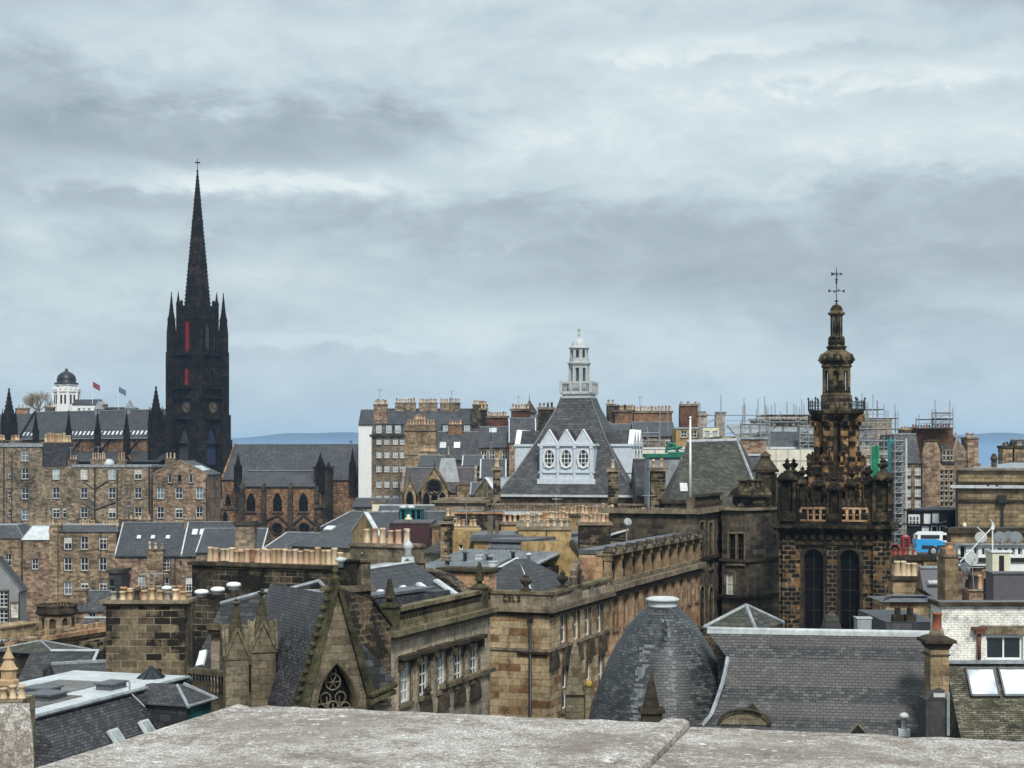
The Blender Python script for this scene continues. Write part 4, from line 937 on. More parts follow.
# arcaded turret and the heavy corniced ledge in front of it
D = 122; c = P(57, 457, D); b0 = 6.0; g = lambda y: zz(y, D)-b0
o = empty('arcaded_turret', 'small stone octagonal turret with open round arches and pierced parapet', 'turret', (c.x, c.y, b0))
mb = MB(); r = 1.32
mb.lathe(0,0,[(r,0),(r,g(636)),(r*1.05,g(635)),(r,g(634))],8,rot=R(22.5),smooth=False)
mb.lathe(0,0,[(r*.86,g(636)),(r*.86,g(616))],8,rot=R(22.5),smooth=False); mb.build('drum', 'trim_dark', o)
mb = MB(); ap = r*math.cos(R(22.5)); sw = 2*r*math.sin(R(22.5))
for k in range(8):
    mb.T = Matrix.Rotation(R(45*k), 4, 'Z') @ Matrix.Translation((0,-ap,0)); w = sw
    pts, fans = outline('arch', w*.5, g(617)-g(634)); z0 = g(634)
    mb.box(-w/2, -w*.25, -.0, .2, z0, g(615)); mb.box(w*.25, w/2, 0, .2, z0, g(615))
    for cc, arc in fans:
        for a_, b_ in zip(arc, arc[1:]): mb.extr([(cc[0],0,z0+cc[1]),(a_[0],0,z0+a_[1]),(b_[0],0,z0+b_[1])], (0,.2,0))
    mb.box(-w*.25, w*.25, 0, .2, g(617), g(615))
mb.build('arcade', 'ashlar_tan', o)
mb = MB(); mb.lathe(0,0,[(r*1.02,g(615)),(r*1.22,g(612.5)),(r*1.22,g(611)),(r*1.1,g(611))],8,rot=R(22.5),smooth=False)
for k in range(8):
    mb.T = Matrix.Rotation(R(45*k), 4, 'Z') @ Matrix.Translation((0,-r*1.15*math.cos(R(22.5)),0)); w = r*2.3*math.sin(R(22.5))
    mb.box(-w/2, w/2, -.06, .1, g(611), g(609.8)); mb.box(-w/2, w/2, -.09, .13, g(605.5), g(604))
    for j in range(5): mb.box(-w/2+w*(j+.5)/5-.06, -w/2+w*(j+.5)/5+.06, 0, .08, g(610), g(605))
mb.T = Matrix(); mb.build('parapet', 'trim_dark', o)
b = Bld('sandstone_gallery', 'long sandstone wall head with heavy cornice and carved blocks, tall pier at its left end', 'wall', 9, 88, 107, 96, base=0, dep=2.2)
b.wall(b.z(648), 'rubble_tan'); b.band(b.z(646), .25, .35, 'ashlar_orange', 'cornice'); b.band(b.z(650), .2, .15, 'ashlar_tan', 'cornice')
mb = MB(); rn = random.Random(3)
for k in range(15):
    u = b.W*(k+.4)/15; hh = rn.choice((.12,.2,.28)); mb.box(u-.16,u+.16,-.2,.15,b.z(646)+.35,b.z(646)+.35+hh)
b.part('carved_blocks', mb, 'ashlar_tan')
mb = MB(); mb.box(.0, b.W*.33, .5, 1.8, b.z(640), b.z(629)); mb.box(-.1, b.W*.36, .4, 1.9, b.z(629), b.z(627.5)); b.part('upper_wall', mb, 'ashlar_tan')
mb = MB(); u0, _ = b.hit(29, 660, 'F', -1.1); u1, _ = b.hit(38.5, 660, 'F', -1.1); mb.box(u0, u1, -1.1, -.35, 0, b.z(640)); mb.box(u0-.08,u1+.08,-1.2,-.35,b.z(641),b.z(638)); b.part('pier', mb, 'rubble_tan')
mb = MB(); u0, _ = b.hit(83, 660, 'F', -.6); mb.box(u0, b.W+.4, -.7, -.355, 0, b.z(652)); b.part('end_pier', mb, 'chimney_block')
mb = MB(); p = [b.hit(x, y, 'F', -.8) for x, y in ((8,645),(9,662),(4,682),(0,700))]
b = Bld('slated_outhouse', 'slate hung outhouse with pale lead ridge and small white window', 'building', 20, 78, 84, 78, base=0, dep=5)
b.win('F', 46, 691, .52, .72, bars=(1,1), pane='glass_pale', sur=0, sill=False); b.wall(b.z(682), 'slate_dark')
mb = MB(); mb.extr([(-.1,-.3,b.z(683)),(-.1,2.2,b.z(656)),(-.1,5,b.z(683))], (b.W+.2,0,0)); r_ = b.part('roof', mb, 'slate_dark')
mb = MB(); mb.box(b.W*.28,b.W+.15,2.1,2.4,b.z(656.5),b.z(655)); mb.tube((b.W+.1,-.3,b.z(682)),(b.W+.1,2.2,b.z(656)),.07,5); mb.build('ridge_capping', 'lead_white', r_)
b = Bld('slate_roof_block', 'greenish slate roof with white lead hips behind the slated outhouse', 'building', 56, 84, 84, 86, base=0, dep=4); b.wall(b.z(655), 'rubble_dark'); b.hip(b.z(645), 'slate_mossy', b.W*.48, ridge='lead')

# ================================================================== tall tenement with four chimneys on the ridge, and its neighbours
b = Bld('white_rendered_house', 'white rendered house with dark hipped roof, behind the tall tenement', 'house', 358.5, 325, 381, 325, dep=10); b.wall(b.z(424), 'white_render'); b.gx(b.z(409.5), 'slate_dark', over=.3)
b = Bld('stone_tenement', 'tall tenement of many pale windows with a row of big chimneys along its ridge', 'tenement', 371.5, 300, 482, 300, dep=12)
b.grid('F', [379,387,395.5,402.5], [441,454.5,468.6,484,498], .95, 1.3, bars=(1,1), pane='glass_pale', sur=.1)
b.grid('F', [439,446.5,455,463,471], [454,468.6], 1.0, 1.4, bars=(1,1), sur=.1); b.wall(b.z(436), 'tenement_grey'); b.band(b.z(437), .5, .35, 'trim_dark')
b.gx(b.z(408.5), 'slate_blue', over=.2, ridge='lead_dark')
for x_ in (379, 389, 398, 446, 467):
    u, z = b.hit(x_, 429, 'F', .8); mb = MB(); mb.box(u-.75,u+.75,.6,3,z-1.3,z+.95); mb.box(u-.9,u+.9,.45,3.5,z+.95,z+1.12); dm = b.part('dormer', mb, 'lead_dark')
    me, pm = win_mesh('sash', .95, 1.35, .1, 'lead_dark', 'lead_dark', 'white_paint', (1,1), 0, False); o = link('window', me, dm, Matrix.Translation((u,.49,z-.75))); link('pane', pm['glass_pale'], o, Matrix.Translation((0,.08,0)))
b.chim(373.5, 387, 404, b.H, .8, 1.6, n=5, ph=.9, pm=ORNG, pr=.22, mat='rubble_pink'); mat_ = 'rubble_grey'
for a0, a1 in ((395,415.5),(419,437),(440,460)): b.chim(a0, a1, 402.5, b.H+4, 5.4, 1.4, n=7, ph=.85, pm=MIXP, pr=.2, mat=mat_)
b.chim(472.5, 487, 404, 0, 1.5, 6, n=5, ph=.8, pm=ORNG, pr=.25, mat='rubble_dark', rows=1)
b = Bld('harled_chimney_gable', 'tan gable wall topped by a long orange chimney, against the tall tenement', 'building', 404.5, 288, 436, 288, dep=5); b.wall(b.z(428), 'ashlar_tan'); b.band(b.z(431), .3, .2)
b.chim(406, 435, 424.5, b.H, .5, 1.6, n=10, ph=.9, pm=ORNG, pr=.2, mat='ashlar_tan', rows=2); b.chim(413, 426, 419, b.H+.8, 1.2, 1.6, n=5, ph=.8, pm=ORNG, pr=.22, mat='ashlar_orange')
b.band(b.z(455), .3, .15); 
b = Bld('slate_roofed_house', 'brown house with long slate roof right of the harled gable, small white hatch', 'house', 436, 276, 482, 276, dep=10); b.grid('F', [442,452,474], [467,478], .9, 1.4); b.wall(b.z(459), 'ashlar_dark'); b.gx(b.z(432), 'slate_grey'); 
b.chim(448, 462, 424, b.H+3, 4.4, 1.4, n=5, ph=.6, pm=ORNG, pr=.22, mat='brick_orange')
for x_, y_, m_ in ((443,439,'lead_white'),(457,452,'white_paint')): u, z = b.hit(x_, y_, 'F', 2.4); b.skylight((u, 2.4, b.H+2.4*(b.z(432)-b.H)/5+.12), 1.0, 1.4, math.degrees(math.atan2(b.z(432)-b.H, 5)), mat=m_)
b = Bld('stone_house', 'lower house with row of buff pots, against the harled gable', 'house', 418, 262, 440, 262, dep=7); b.wall(b.z(453), 'ashlar_tan'); b.chim(419, 437, 451, b.H, .3, 1.2, n=9, ph=.9, pm=BUFF, pr=.2)
b = Bld('slate_roofed_house', 'tan house under plain slate roof with a small pale rooflight, behind thin mast', 'house', 479, 262, 512, 262, dep=10); b.grid('F', [484,492,505], [455,464], .95, 1.5); b.grid('F', [508], [452], 1.3, 2.4, bars=(2,3)); b.wall(b.z(447), 'rubble_tan'); b.gx(b.z(427), 'slate_grey'); b.pipe(491,425,446,.06)
u, z = b.hit(493, 430, 'F', 4); b.skylight((u, 4, b.H+4*(b.z(427)-b.H)/5+.12), 1.1, 1.3, 34, mat='lead_white')
b = Bld('slate_roofed_house', 'narrow brown house with steep slate roof beside the white dormered pavilion', 'house', 509, 258, 536, 258, dep=10); b.grid('F', [515,524], [449,462], 1.2, 2.4, bars=(2,3)); b.wall(b.z(442), 'rubble_pink'); b.gx(b.z(418), 'slate_grey', skew='lead_white'); 
for (x0, x1, yt, D, mt, n_, ph, pmx, lb, zb) in [
    (480,487,410,290,'chimney_soot',2,.7,ORNG,'dark narrow stack above the slate roofed houses',0),
    (487,508,418,285,'brick_red',7,.7,ORNG,'long low red brick stack between dark ridges',0),
    (511,530,411,280,'brick_red',6,.9,ORNG,'red brick stack with row of orange pots left of the tiny green spirelet',0),
    (538,554,409.5,275,'chimney_soot',4,.8,['pot_grey','pot_soot'],'sooty stack with grey pots right of the tiny spirelet',0),
    (607,615,406,292,'chimney_soot',2,.8,ORNG,'dark stack with two pots right of the pavilion lantern',0),
    (614,634,412,292,'brick_orange',8,.9,['pot_soot','pot_tan'],'square pale orange stack crowded with dark pots',0),
    (633,672,413,292,'brick_orange',11,1.0,ORNG,'long orange brick stack with a rank of tall pots',0),
    (680,698,406,292,'brick_red',3,.5,['pot_red','pot_tan'],'tall dark brick stack standing over a yellow base',0),
    (698,707,416,292,'ashlar_grey',3,.5,['pot_grey'],'pale grey stack with small pots right of the tall brick stack',0),
    (716,725,414,292,'ashlar_grey',0,.5,['pot_grey'],'lone pale grey square stack among scaffold poles',0),
    (598,612,430,235,'chimney_soot',4,.7,ORNG,'low sooty stack peeping right of the pavilion slope',0)]:
    b = Bld('chimney_stack', lb, 'chimney', x0, D, x1, D, dep=2.2); b.wall(b.z(yt), mt); b.band(b.z(yt), .4, .22, 'trim_stone')
    if n_: pots(b.root, .35, b.W-.35, .7, b.z(yt)+.4, n_, .2, ph, pmx, rnd=b.rnd); pots(b.root, .35, b.W-.35, 1.5, b.z(yt)+.4, n_, .2, ph, pmx, rnd=b.rnd)
# tiny spirelet
D = 300; c = P(529.5, 457, D); o = empty('spirelet', 'tiny green grey spirelet on the skyline left of the white lantern', 'spire', (c.x, c.y, 5)); g = lambda y: zz(y, D)-5
mb = MB(); mb.lathe(0,0,[(1.3,0),(1.3,g(413)),(1.55,g(412.5)),(.25,g(402)),(.08,g(400)),(0,g(393))],8,smooth=False); mb.build('spire', 'slate_mossy', o)
for (x0, x1, ye, yr_, D, mt, lb) in [
    (512,540,428,416,290,'slate_dark','dark slate roof behind the brick stack left of the spirelet'), (487,513,431,421,300,'slate_grey','slate roof far behind the long low red stack'), (536,562,424,414,292,'slate_dark','dark slate roof behind the sooty stack'),
    (604,640,434,424,280,'slate_grey','slate roof behind the square orange stack'), (634,676,436,422,275,'slate_blue','blue slate roof under the long orange stack'), (676,704,441,433,268,'slate_grey','small slate roof beneath the tall brick stack')]:
    b = Bld('slate_roofed_house', lb, 'house', x0, D, x1, D, dep=11); b.grid('F', [x0+6, x1-8], [ye+5, ye+16], 1, 1.6); b.wall(b.z(ye), 'rubble_grey'); b.gx(b.z(yr_), mt, over=.3, skew='lead_dark')
b = Bld('yellow_block', 'yellow rendered base below the tall dark brick stack', 'building', 676, 255, 702, 255, dep=6); b.grid('F', [684,694], [434], 1, 1.1, sur=0); b.wall(b.z(428.5), 'harling_yellow'); b.band(b.z(429), .3, .15, 'lead')
b = Bld('cream_block', 'cream flat roofed plant room right of the yellow block', 'building', 703, 250, 719, 250, dep=5); b.grid('F', [707,715], [434], .8, 1.0, sur=0); b.wall(b.z(427.5), 'cream')

# ================================================================== small gothic hall with three gables, and houses round it
b = Bld('gothic_hall', 'low Gothic hall with purple slate roof, its larger front gable holding a round window', 'hall', 401, 210, 476, 210, dep=11)
b.trim = 'gothic_stone'; b.wall(b.z(492), 'ashlar_tan'); b.gx(b.z(468.5), 'slate_purple', ridge='lead', skew='trim_stone')
for (x0, x1, yp, yb, wn) in ((404, 416, 480, 494, .8), (421.5, 448, 468.5, 490, 1.1)):
    u0, zb = b.hit(x0, yb, 'F', -1.2); u1, _ = b.hit(x1, yb, 'F', -1.2); um = (u0+u1)/2; zp = b.hit((x0+x1)/2, yp, 'F', -1.2)[1]
    mb = MB(); mb.extr([(u0,-1.2,0),(u1,-1.2,0),(u1,-1.2,zb),(um,-1.2,zp),(u0,-1.2,zb)], (0,1.18,0)); gw = b.part('gable_wall', mb, 'ashlar_tan')
    mb = MB(); t = .18
    for s1, ue in ((-1,u0),(1,u1)): mb.extr([(ue+s1*.25,-1.4,zb-.3),(um,-1.4,zp+.05),(um,-1.4,zp+.35),(ue+s1*.25,-1.4,zb)], (0,5.5,0))
    mb.lathe(um,-1.3,[(.06,zp+.2),(.2,zp+.6),(.06,zp+.7),(.14,zp+.9),(0,zp+1.2)],6); mb.build('gable_coping', 'trim_mossy', gw)
    if x1-x0 > 20:
        me, pm = win_mesh('round', 1.75, 1.75, .2, 'ashlar_tan', 'trim_dark', 'black_paint', (1,1), .25, False); u, z = b.hit(434, 487, 'F', -1.2); o = link('window', me, b.root, Matrix.Translation((u,-1.42,z-.9))); link('pane', pm['glass_black'], o, Matrix.Translation((0,.18,0)))
        for xw_ in (426.5, 434.5, 442.5):
            me, pm = win_mesh('gothic', .95, 1.9, .2, 'ashlar_tan', 'trim_stone', 'black_paint', (0,0), .15, False); u, z = b.hit(xw_, 499, 'F', -1.2); o = link('window', me, b.root, Matrix.Translation((u,-1.42,z-.95))); link('pane', pm['glass_black'], o, Matrix.Translation((0,.18,0)))
    else:
        me, pm = win_mesh('gothic', .9, 1.9, .2, 'ashlar_tan', 'trim_stone', 'black_paint', (0,0), .15, False); u, z = b.hit(410, 498, 'F', -1.2); o = link('window', me, b.root, Matrix.Translation((u,-1.42,z-.95))); link('pane', pm['glass_black'], o, Matrix.Translation((0,.18,0)))
b.chim(457, 471, 483, b.H-1, -.6, 1.6, n=0, mat='ashlar_tan'); b.chim(446, 451, 455, b.H, 5.2, .9, n=1, ph=1.2, pm=['pot_grey'], mat='ashlar_tan')
mb = MB(); u, z = b.hit(448, 480, 'F', 3); mb.frus((u-1.6,u+1.6,2,5.2), b.H+1, (u-.9,u+.9,2.8,4.4), b.z(458)); b.part('lead_fleche', mb, 'lead')
for (x0, x1, ye, yr_, D, mt, wm, lb, sk) in [
    (418,450,466,456,232,'slate_blue','rubble_grey','slate roof with lead ridge behind the three gabled hall',None), (462,483,466,456,226,'slate_grey','rubble_tan','slate roof right behind the three gabled hall','lead_white'),
    (480,506,478,460,205,'slate_grey','rubble_grey','steep slate roof with white skews left of the pavilion','lead_white'), (470,500,495,484,185,'slate_grey','rubble_tan','low slate roof in the yard left of the pavilion','lead')]:
    b = Bld('slate_roofed_house', lb, 'house', x0, D, x1, D, dep=9); b.grid('F', [x0+5, (x0+x1)/2, x1-6], [ye+6, ye+15], .9, 1.5); b.wall(b.z(ye), wm); b.gx(b.z(yr_), mt, over=.25, skew=sk)
b = Bld('pale_gabled_house', 'small house with pale lead-covered gable roof left of the pavilion', 'house', 474, 178, 497, 170, dep=9); b.wall(b.z(494), 'rubble_tan'); b.gy(b.z(478), 'lead', skew='lead_white')
b = Bld('stone_house', 'pale stone house end with one chimney beyond the three gabled hall', 'house', 480, 222, 498, 222, dep=6); b.grid('F', [485,492], [478], .8, 1.3); b.wall(b.z(466), 'ashlar_grey'); b.chim(481, 497, 464, b.H, 1, 1.1, n=3, ph=.7, pm=BUFF)

# ================================================================== blue slate roofs in the hollow
b = Bld('hipped_slate_building', 'long building with blue slate hipped roof and white rooflight, in the hollow', 'building', 292, 168, 356, 164, dep=14)
b.wall(b.z(546), 'ashlar_tan'); b.hip(b.z(520), 'slate_blue', b.W*.46, ridge='lead_dark', over=.4)
u, z = b.hit(329, 529, 'F', 4); b.skylight((u, 4.1, b.H+4.4*(b.z(520)-b.H)/7), .9, .8, 22, frame='lead_white')
b = Bld('slate_roofed_house', 'low slate house with white verge, left of the hipped blue roof', 'house', 264, 174, 300, 172, dep=9); b.wall(b.z(549), 'ashlar_tan'); b.gx(b.z(535), 'slate_grey', skew='lead_white')
b = Bld('yellow_gabled_building', 'building with pale yellow gable end edged in white and blue slate roof', 'building', 352, 150, 378, 142, dep=16)
b.wall(b.z(532), 'harling_yellow'); b.gy(b.z(512), 'slate_blue', skew='lead_white', over=.1)
b = Bld('slate_roofed_range', 'blue slate roofed range with white ridge line behind the teal box', 'building', 374, 152, 432, 152, dep=13); b.wall(b.z(526), 'ashlar_grey'); b.gx(b.z(508.5), 'slate_blue', ridge='lead_white')
for x_, y_ in ((386,517),(396,514)): u, z = b.hit(x_, y_, 'F', 3.6); b.skylight((u, 3.6, b.H+3.6*(b.z(508.5)-b.H)/6.5+.1), .6, .8, 22, frame='lead_white')
b = Bld('slate_roofed_house', 'dark slate gabled house with dormer behind the hipped blue roof', 'house', 322, 196, 350, 192, dep=9); b.wall(b.z(527), 'rubble_pink'); b.gx(b.z(513), 'slate_dark', skew='lead_white')
b = Bld('glazed_box', 'teal glazed plant box with two pale domes on its roof', 'building', 399, 140, 424, 140, dep=6); b.grid('F', [403,408,413,418.5], [515], .42, .9, pane='glass_black', paint='net_teal', sur=0, bars=(0,0), sill=False); b.wall(b.z(509), 'glass_teal')
mb = MB(); 
for x_ in (403, 411): u, z = b.hit(x_, 508, 'F', 1.5); mb.lathe(u, 1.5, [(.32,b.H),(.36,b.H+.12),(.3,b.H+.2),(0,b.H+.32)], 14)
b.part('roof_dome_light', mb, 'lead_white')
b = Bld('maroon_clad_building', 'dark maroon clad block with seamed sides below the teal box', 'building', 389.5, 128, 431, 128, dep=8); b.wall(b.z(523.5), 'maroon'); mb = MB()
for k in range(14): mb.box(b.W*k/14-.02, b.W*k/14+.02, -.04, -.005, 0, b.H)
b.part('cladding_seam', mb, 'maroon'); b.band(b.H, .12, .08, 'lead_dark')
mb = MB(); u, z = b.hit(408.5, 519, 'F', .5); mb.lathe(u, .5, [(.1,b.H),(.1,b.H+.2),(.3,b.H+.25),(.3,b.H+.4),(.12,b.H+.5),(.16,b.H+.66),(0,b.H+.72)], 10); o = thing_mesh('roof_vent', 'small cream swan shaped vent on the maroon block', 'vent', mb, 'cream', b.M.to_translation(), b.rz)
b = Bld('courtyard_house', 'low tan house filling the hollow under the blue roofs', 'house', 300, 178, 400, 178, dep=12); b.grid('F', [310,325,340,360], [550], 1, 1.7); b.wall(b.z(538), 'rubble_tan')
b = Bld('stone_pier', 'rough stone chimney pier rising before the brown church', 'chimney', 235, 205, 254, 205, dep=2.5); b.wall(b.z(525), 'rubble_grey'); b.band(b.H, .5, .25, 'trim_dark'); b.chim(237, 252, 521.5, b.H+.2, .5, 1.2, n=0)
b = Bld('stone_pier', 'tall dark chimney pier beside the brown church end gable', 'chimney', 314, 200, 323, 200, dep=2); b.wall(b.z(508), 'rubble_dark'); b.band(b.H, .4, .25, 'trim_dark')
b = Bld('slate_roofed_house', 'slate roofed house below the brown church with dark ridge', 'house', 196, 215, 262, 215, dep=11); b.grid('F', [215,240], [562,575], 1, 1.6); b.wall(b.z(552), 'rubble_grey'); b.gx(b.z(531), 'slate_blue', skew='lead_white')
b = Bld('stone_house', 'flat roofed stone end house under the brown church gable', 'house', 372, 196, 384, 196, dep=5); b.wall(b.z(503), 'cream'); b.band(b.H, .3, .15)
b = Bld('leaded_yard_roofs', 'slate house in the dip between the brown church and the purple roofed hall', 'house', 352, 215, 404, 215, dep=10); b.grid('F', [360,375,390], [515], 1, 1.6); b.wall(b.z(507), 'rubble_grey'); b.gx(b.z(500), 'slate_dark')
# ================================================================== slated pavilion with white dormers and lantern
b = Bld('mansard_pavilion', 'great slate pavilion roof with white oval windowed dormers and a white open lantern on top', 'building', 501, 160, 631, 156.7, base=0, dep=13)
W_ = b.W; b.trim = 'trim_stone'; zc = b.z(495); b.wall(b.z(497), 'rubble_pink')
b.band(b.z(496.5), .22, .55, 'lead_white', 'gutter', faces='FRL')
zt = b.zd(398,165); zm = b.zd(440,162); ctr = W_/2
mb = MB(); hw = W_/2
prof = [(hw+.4, zc), (hw*.80, b.zd(470,160)), (hw*.54, zm), (hw*.29, b.zd(408,164)), (1.55, zt)]
for (a, za), (c_, zc_) in zip(prof, prof[1:]): mb.frus((ctr-a,ctr+a,6.5-a,6.5+a), za, (ctr-c_,ctr+c_,6.5-c_,6.5+c_), zc_)
rf = b.part('roof', mb, 'slate_grey')
for sx in (-1,1):
    mb = MB()
    for (a, za), (c_, zc_) in zip(prof, prof[1:]): mb.tube((ctr+sx*a,6.5-a,za),(ctr+sx*c_,6.5-c_,zc_),.09,5)
    mb.build('hip_roll', 'lead_dark', rf)
# side slopes: higher slate bands at the level of the dormer heads
def dormer(face, w, n, gab=True):
    a0 = {'F':0,'R':math.pi/2,'L':-math.pi/2}[face]
    T = Matrix.Translation((ctr,6.5,0)) @ Matrix.Rotation(a0, 4, 'Z'); yf = -(hw*.91); zb_, ze_, zp_ = b.z(483), b.z(445), b.z(430.5)
    mb = MB(); mb.T = T
    mb.box(-w/2, w/2, yf, 0, zb_-.3, ze_); mb.box(-w/2-.2, w/2+.2, yf-.22, 0, zb_-.3, zb_+.4); mb.box(-w/2-.1, w/2+.1, yf-.14, -1, zb_+1.0, zb_+1.15); mb.box(-w/2-.15, w/2+.15, yf-.2, -.5, ze_-.12, ze_+.12)
    for k in range(n+1):
        x = -w/2+.22+(w-.44)*k/n; mb.box(x-.12, x+.12, yf-.14, yf+.05, zb_+.4, ze_); mb.box(x-.17,x+.17,yf-.19,yf+.05,ze_-.35,ze_-.12)
    bw = (w-.3)/n
    for k in range(n):
        x = -w/2+.15+bw*(k+.5); mb.extr([(x-bw*.49,yf-.1,ze_+.12),(x+bw*.49,yf-.1,ze_+.12),(x,yf-.1,zp_-.06)], (0,.5,0))
    dm = mb.build('dormer', 'dormer_white', b.root)
    mb = MB(); mb.T = T
    for k in range(n):
        x = -w/2+.15+bw*(k+.5)
        for s1 in (-1,1): mb.extr([(x+s1*bw*.5,yf+.38,ze_+.06),(x,yf+.38,zp_-.02),(x,yf+.38,zp_+.05),(x+s1*bw*.5,yf+.38,ze_+.14)], (0,3.2,0))
    mb.build('dormer_roof', 'slate_dark', dm)
    mb = MB(); mb.T = T
    for k in range(n):
        x = -w/2+.15+bw*(k+.5)
        for s1 in (-1,1): mb.extr([(x+s1*bw*.5,yf-.16,ze_+.06),(x,yf-.16,zp_),(x,yf-.16,zp_+.13),(x+s1*bw*.5,yf-.16,ze_+.2)], (0,.56,0))
    mb.build('dormer_pediment', 'white_paint', dm)
    for k in range(n):
        x = -w/2+.15+bw*(k+.5); me, pm = win_mesh('oval', 1.12, 1.75, .14, 'dormer_white', 'white_paint', 'white_paint', (2,3), .1, False)
        o = link('window', me, dm, T @ Matrix.Translation((x, yf-.15, (zb_+1.15+ze_)/2-.9))); link('pane', pm['glass_dark'], o, Matrix.Translation((0,.12,0)))
dormer('F', 5.5, 3); dormer('R', 5.5, 3); dormer('L', 5.5, 3)
# lantern
g = lambda y: b.zd(y, 164.5); o = b.root; cx, cy = ctr, 6.5
mb = MB(); q = 1.6
mb.box(cx-q, cx+q, cy-q, cy+q, g(398.5), g(396.5)); mb.box(cx-q*.9, cx+q*.9, cy-q*.9, cy+q*.9, g(397), g(394.5)); mb.box(cx-q*1.02, cx+q*1.02, cy-q*1.02, cy+q*1.02, g(394.5), g(393.3)); mb.box(cx-q*.55, cx+q*.55, cy-q*.55, cy+q*.55, g(393.3), g(383))
lant = mb.build('lantern_base', 'cupola_white', o)
mb = MB()
for a in range(4):
    mb.T = Matrix.Translation((cx,cy,0)) @ Matrix.Rotation(a*math.pi/2, 4, 'Z'); balus(mb, -q, q, -q, g(393.3), g(382)-g(393.3), .16, .24, .06)
    for u in (-q, -.5, .5, q): mb.box(u-.1, u+.1, -q-.05, -q+.2, g(393.3), g(381.5))
mb.build('balustrade', 'cupola_white', lant)
mb = MB(); r1 = 1.02
for k in range(8):
    mb.T = Matrix.Translation((cx,cy,0)) @ Matrix.Rotation(R(45*k), 4, 'Z')
    ap = r1*math.cos(R(22.5)); sw = 2*r1*math.sin(R(22.5))
    for (zl, zh, rr, ow) in ((g(383), g(366), 1.0, .52), (g(358.5), g(349), .94, .48)):
        hgt = zh-zl; w = sw*rr; pts, fans = outline('arch', w*ow, hgt*.9); yy = -ap*rr
        mb.box(-w/2, -w*ow/2, yy, yy+.13, zl, zh); mb.box(w*ow/2, w/2, yy, yy+.13, zl, zh); mb.box(-w*ow/2, w*ow/2, yy, yy+.13, zl+hgt*.9, zh)
        for cc, arc in fans:
            for a_, b_ in zip(arc, arc[1:]): mb.extr([(cc[0],yy,zl+cc[1]),(a_[0],yy,zl+a_[1]),(b_[0],yy,zl+b_[1])], (0,.13,0))
        mb.T = mb.T
    mb.tube((r1*math.cos(R(22.5))*1.02, r1*math.sin(R(22.5)), g(383)), (r1*math.cos(R(22.5))*1.02, r1*math.sin(R(22.5)), g(366)), .07, 6)
mb.T = Matrix.Translation((cx,cy,0))
mb.lathe(0,0,[(.9,g(366.5)),(1.1,g(365.5)),(1.22,g(363.7)),(1.22,g(362.6)),(1.02,g(362)),(1.02,g(358.2)),(.9,g(358))],8,rot=R(22.5),smooth=False)
mb.lathe(0,0,[(.9,g(349.5)),(1.08,g(348.6)),(1.08,g(347.4)),(.85,g(347)),(.8,g(345.3)),(.68,g(341.5)),(.4,g(339)),(.15,g(338)),(.12,g(336)),(.2,g(334.8)),(.11,g(333)),(.10,g(330.5)),(.18,g(329.8)),(.09,g(328)),(.05,g(324.5)),(0,g(324))],16)
mb.build('lantern', 'cupola_white', lant)
# balustraded attic wall below the pavilion
b2 = Bld('balustraded_wing', 'long attic wing with stone balustrade running below the pavilion roof', 'building', 430, 150, 668, 147, base=0, dep=7.5)
b2.wall(b2.z(514), 'ashlar_dark'); b2.band(b2.z(514.2), .3, .45, 'lead_white', 'cornice_flashing', x0=b2.W*.24); b2.band(b2.z(513.5)-.25, .3, .3, 'ashlar_orange', 'cornice', x1=b2.W*.24)
mb = MB(); x0 = b2.hit(486, 510)[0]; balus(mb, x0, b2.W-.1, .1, b2.z(513), b2.z(503)-b2.z(513), .25, .3, .08); b2.part('balustrade', mb, 'trim_stone')
mb = MB(); x1 = b2.hit(484, 510)[0]; mb.box(0.3, x1, .6, 5, b2.H, b2.z(503)); mb.box(0, x1+.2, .3, 5.3, b2.z(503), b2.z(501)); mb.box(.6, x1-.3, .9, 4.7, b2.z(501), b2.z(498.5)); b2.part('attic_block', mb, 'trim_stone')
def colstack(x0, x1, yt, D, yb, np, lb, mat='chimney_block', pm=BUFF):
    b = Bld('chimney_stack', lb, 'chimney', x0, D, x1, D, base=0, dep=1.3); b.wall(b.z(yt), mat); b.band(b.z(yt)-.1, .3, .22, 'trim_stone', faces='FRL')
    pots(b.root, .3, b.W-.3, .65, b.z(yt)+.2, np, .17, .8, pm, rnd=b.rnd)
colstack(493, 500.5, 469, 152, 0, 2, 'tall slim stack with two buff pots at the left corner of the pavilion')
colstack(608.5, 618, 470.5, 142, 0, 1, 'tall slim stack with one pot before the right side of the pavilion')
colstack(651, 665.5, 470, 140, 0, 2, 'broad tall stack with two buff pots at the right corner of the pavilion')
# yellow harled houses and their ranks of pots
HG = 'yellow harled chimney gables below the pavilion'
def hstack(lb, x0, x1, yt, D, mat, n, ph, pm=BUFF, dep=2.2, gap=None, cope='trim_stone', rows=1, pr=.15, kind=None, group=None):
    b = Bld('chimney_wall', lb, 'chimney', x0, D, x1, D, base=0, dep=dep); b.wall(b.z(yt+1.2), mat); b.band(b.z(yt+1.4), .16, .12, cope, 'chimney_cope', faces='FRL'); b.band(b.z(yt+1.4)+.16, .06, .06, cope, 'chimney_cope', faces='FRL')
    mb = MB(); mb.box(0, b.W, 0, dep, b.H, b.H+.2); b.part('cope_top', mb, cope)
    if n: pots(b.root, .25, b.W-.25, .5, b.H+.2, n, pr, ph, pm, rows, .8, kind, gap, b.rnd)
    return b
hstack('brown stack edged with pale quoins and two pots, at the left end of the yellow houses', 444, 455, 518, 120, 'rubble_dark', 2, .62)
hstack('yellow harled gable with four short pots, second from the left of the yellow houses', 452, 478, 528, 118, 'harling_yellow', 6, .5, gap=(3,))
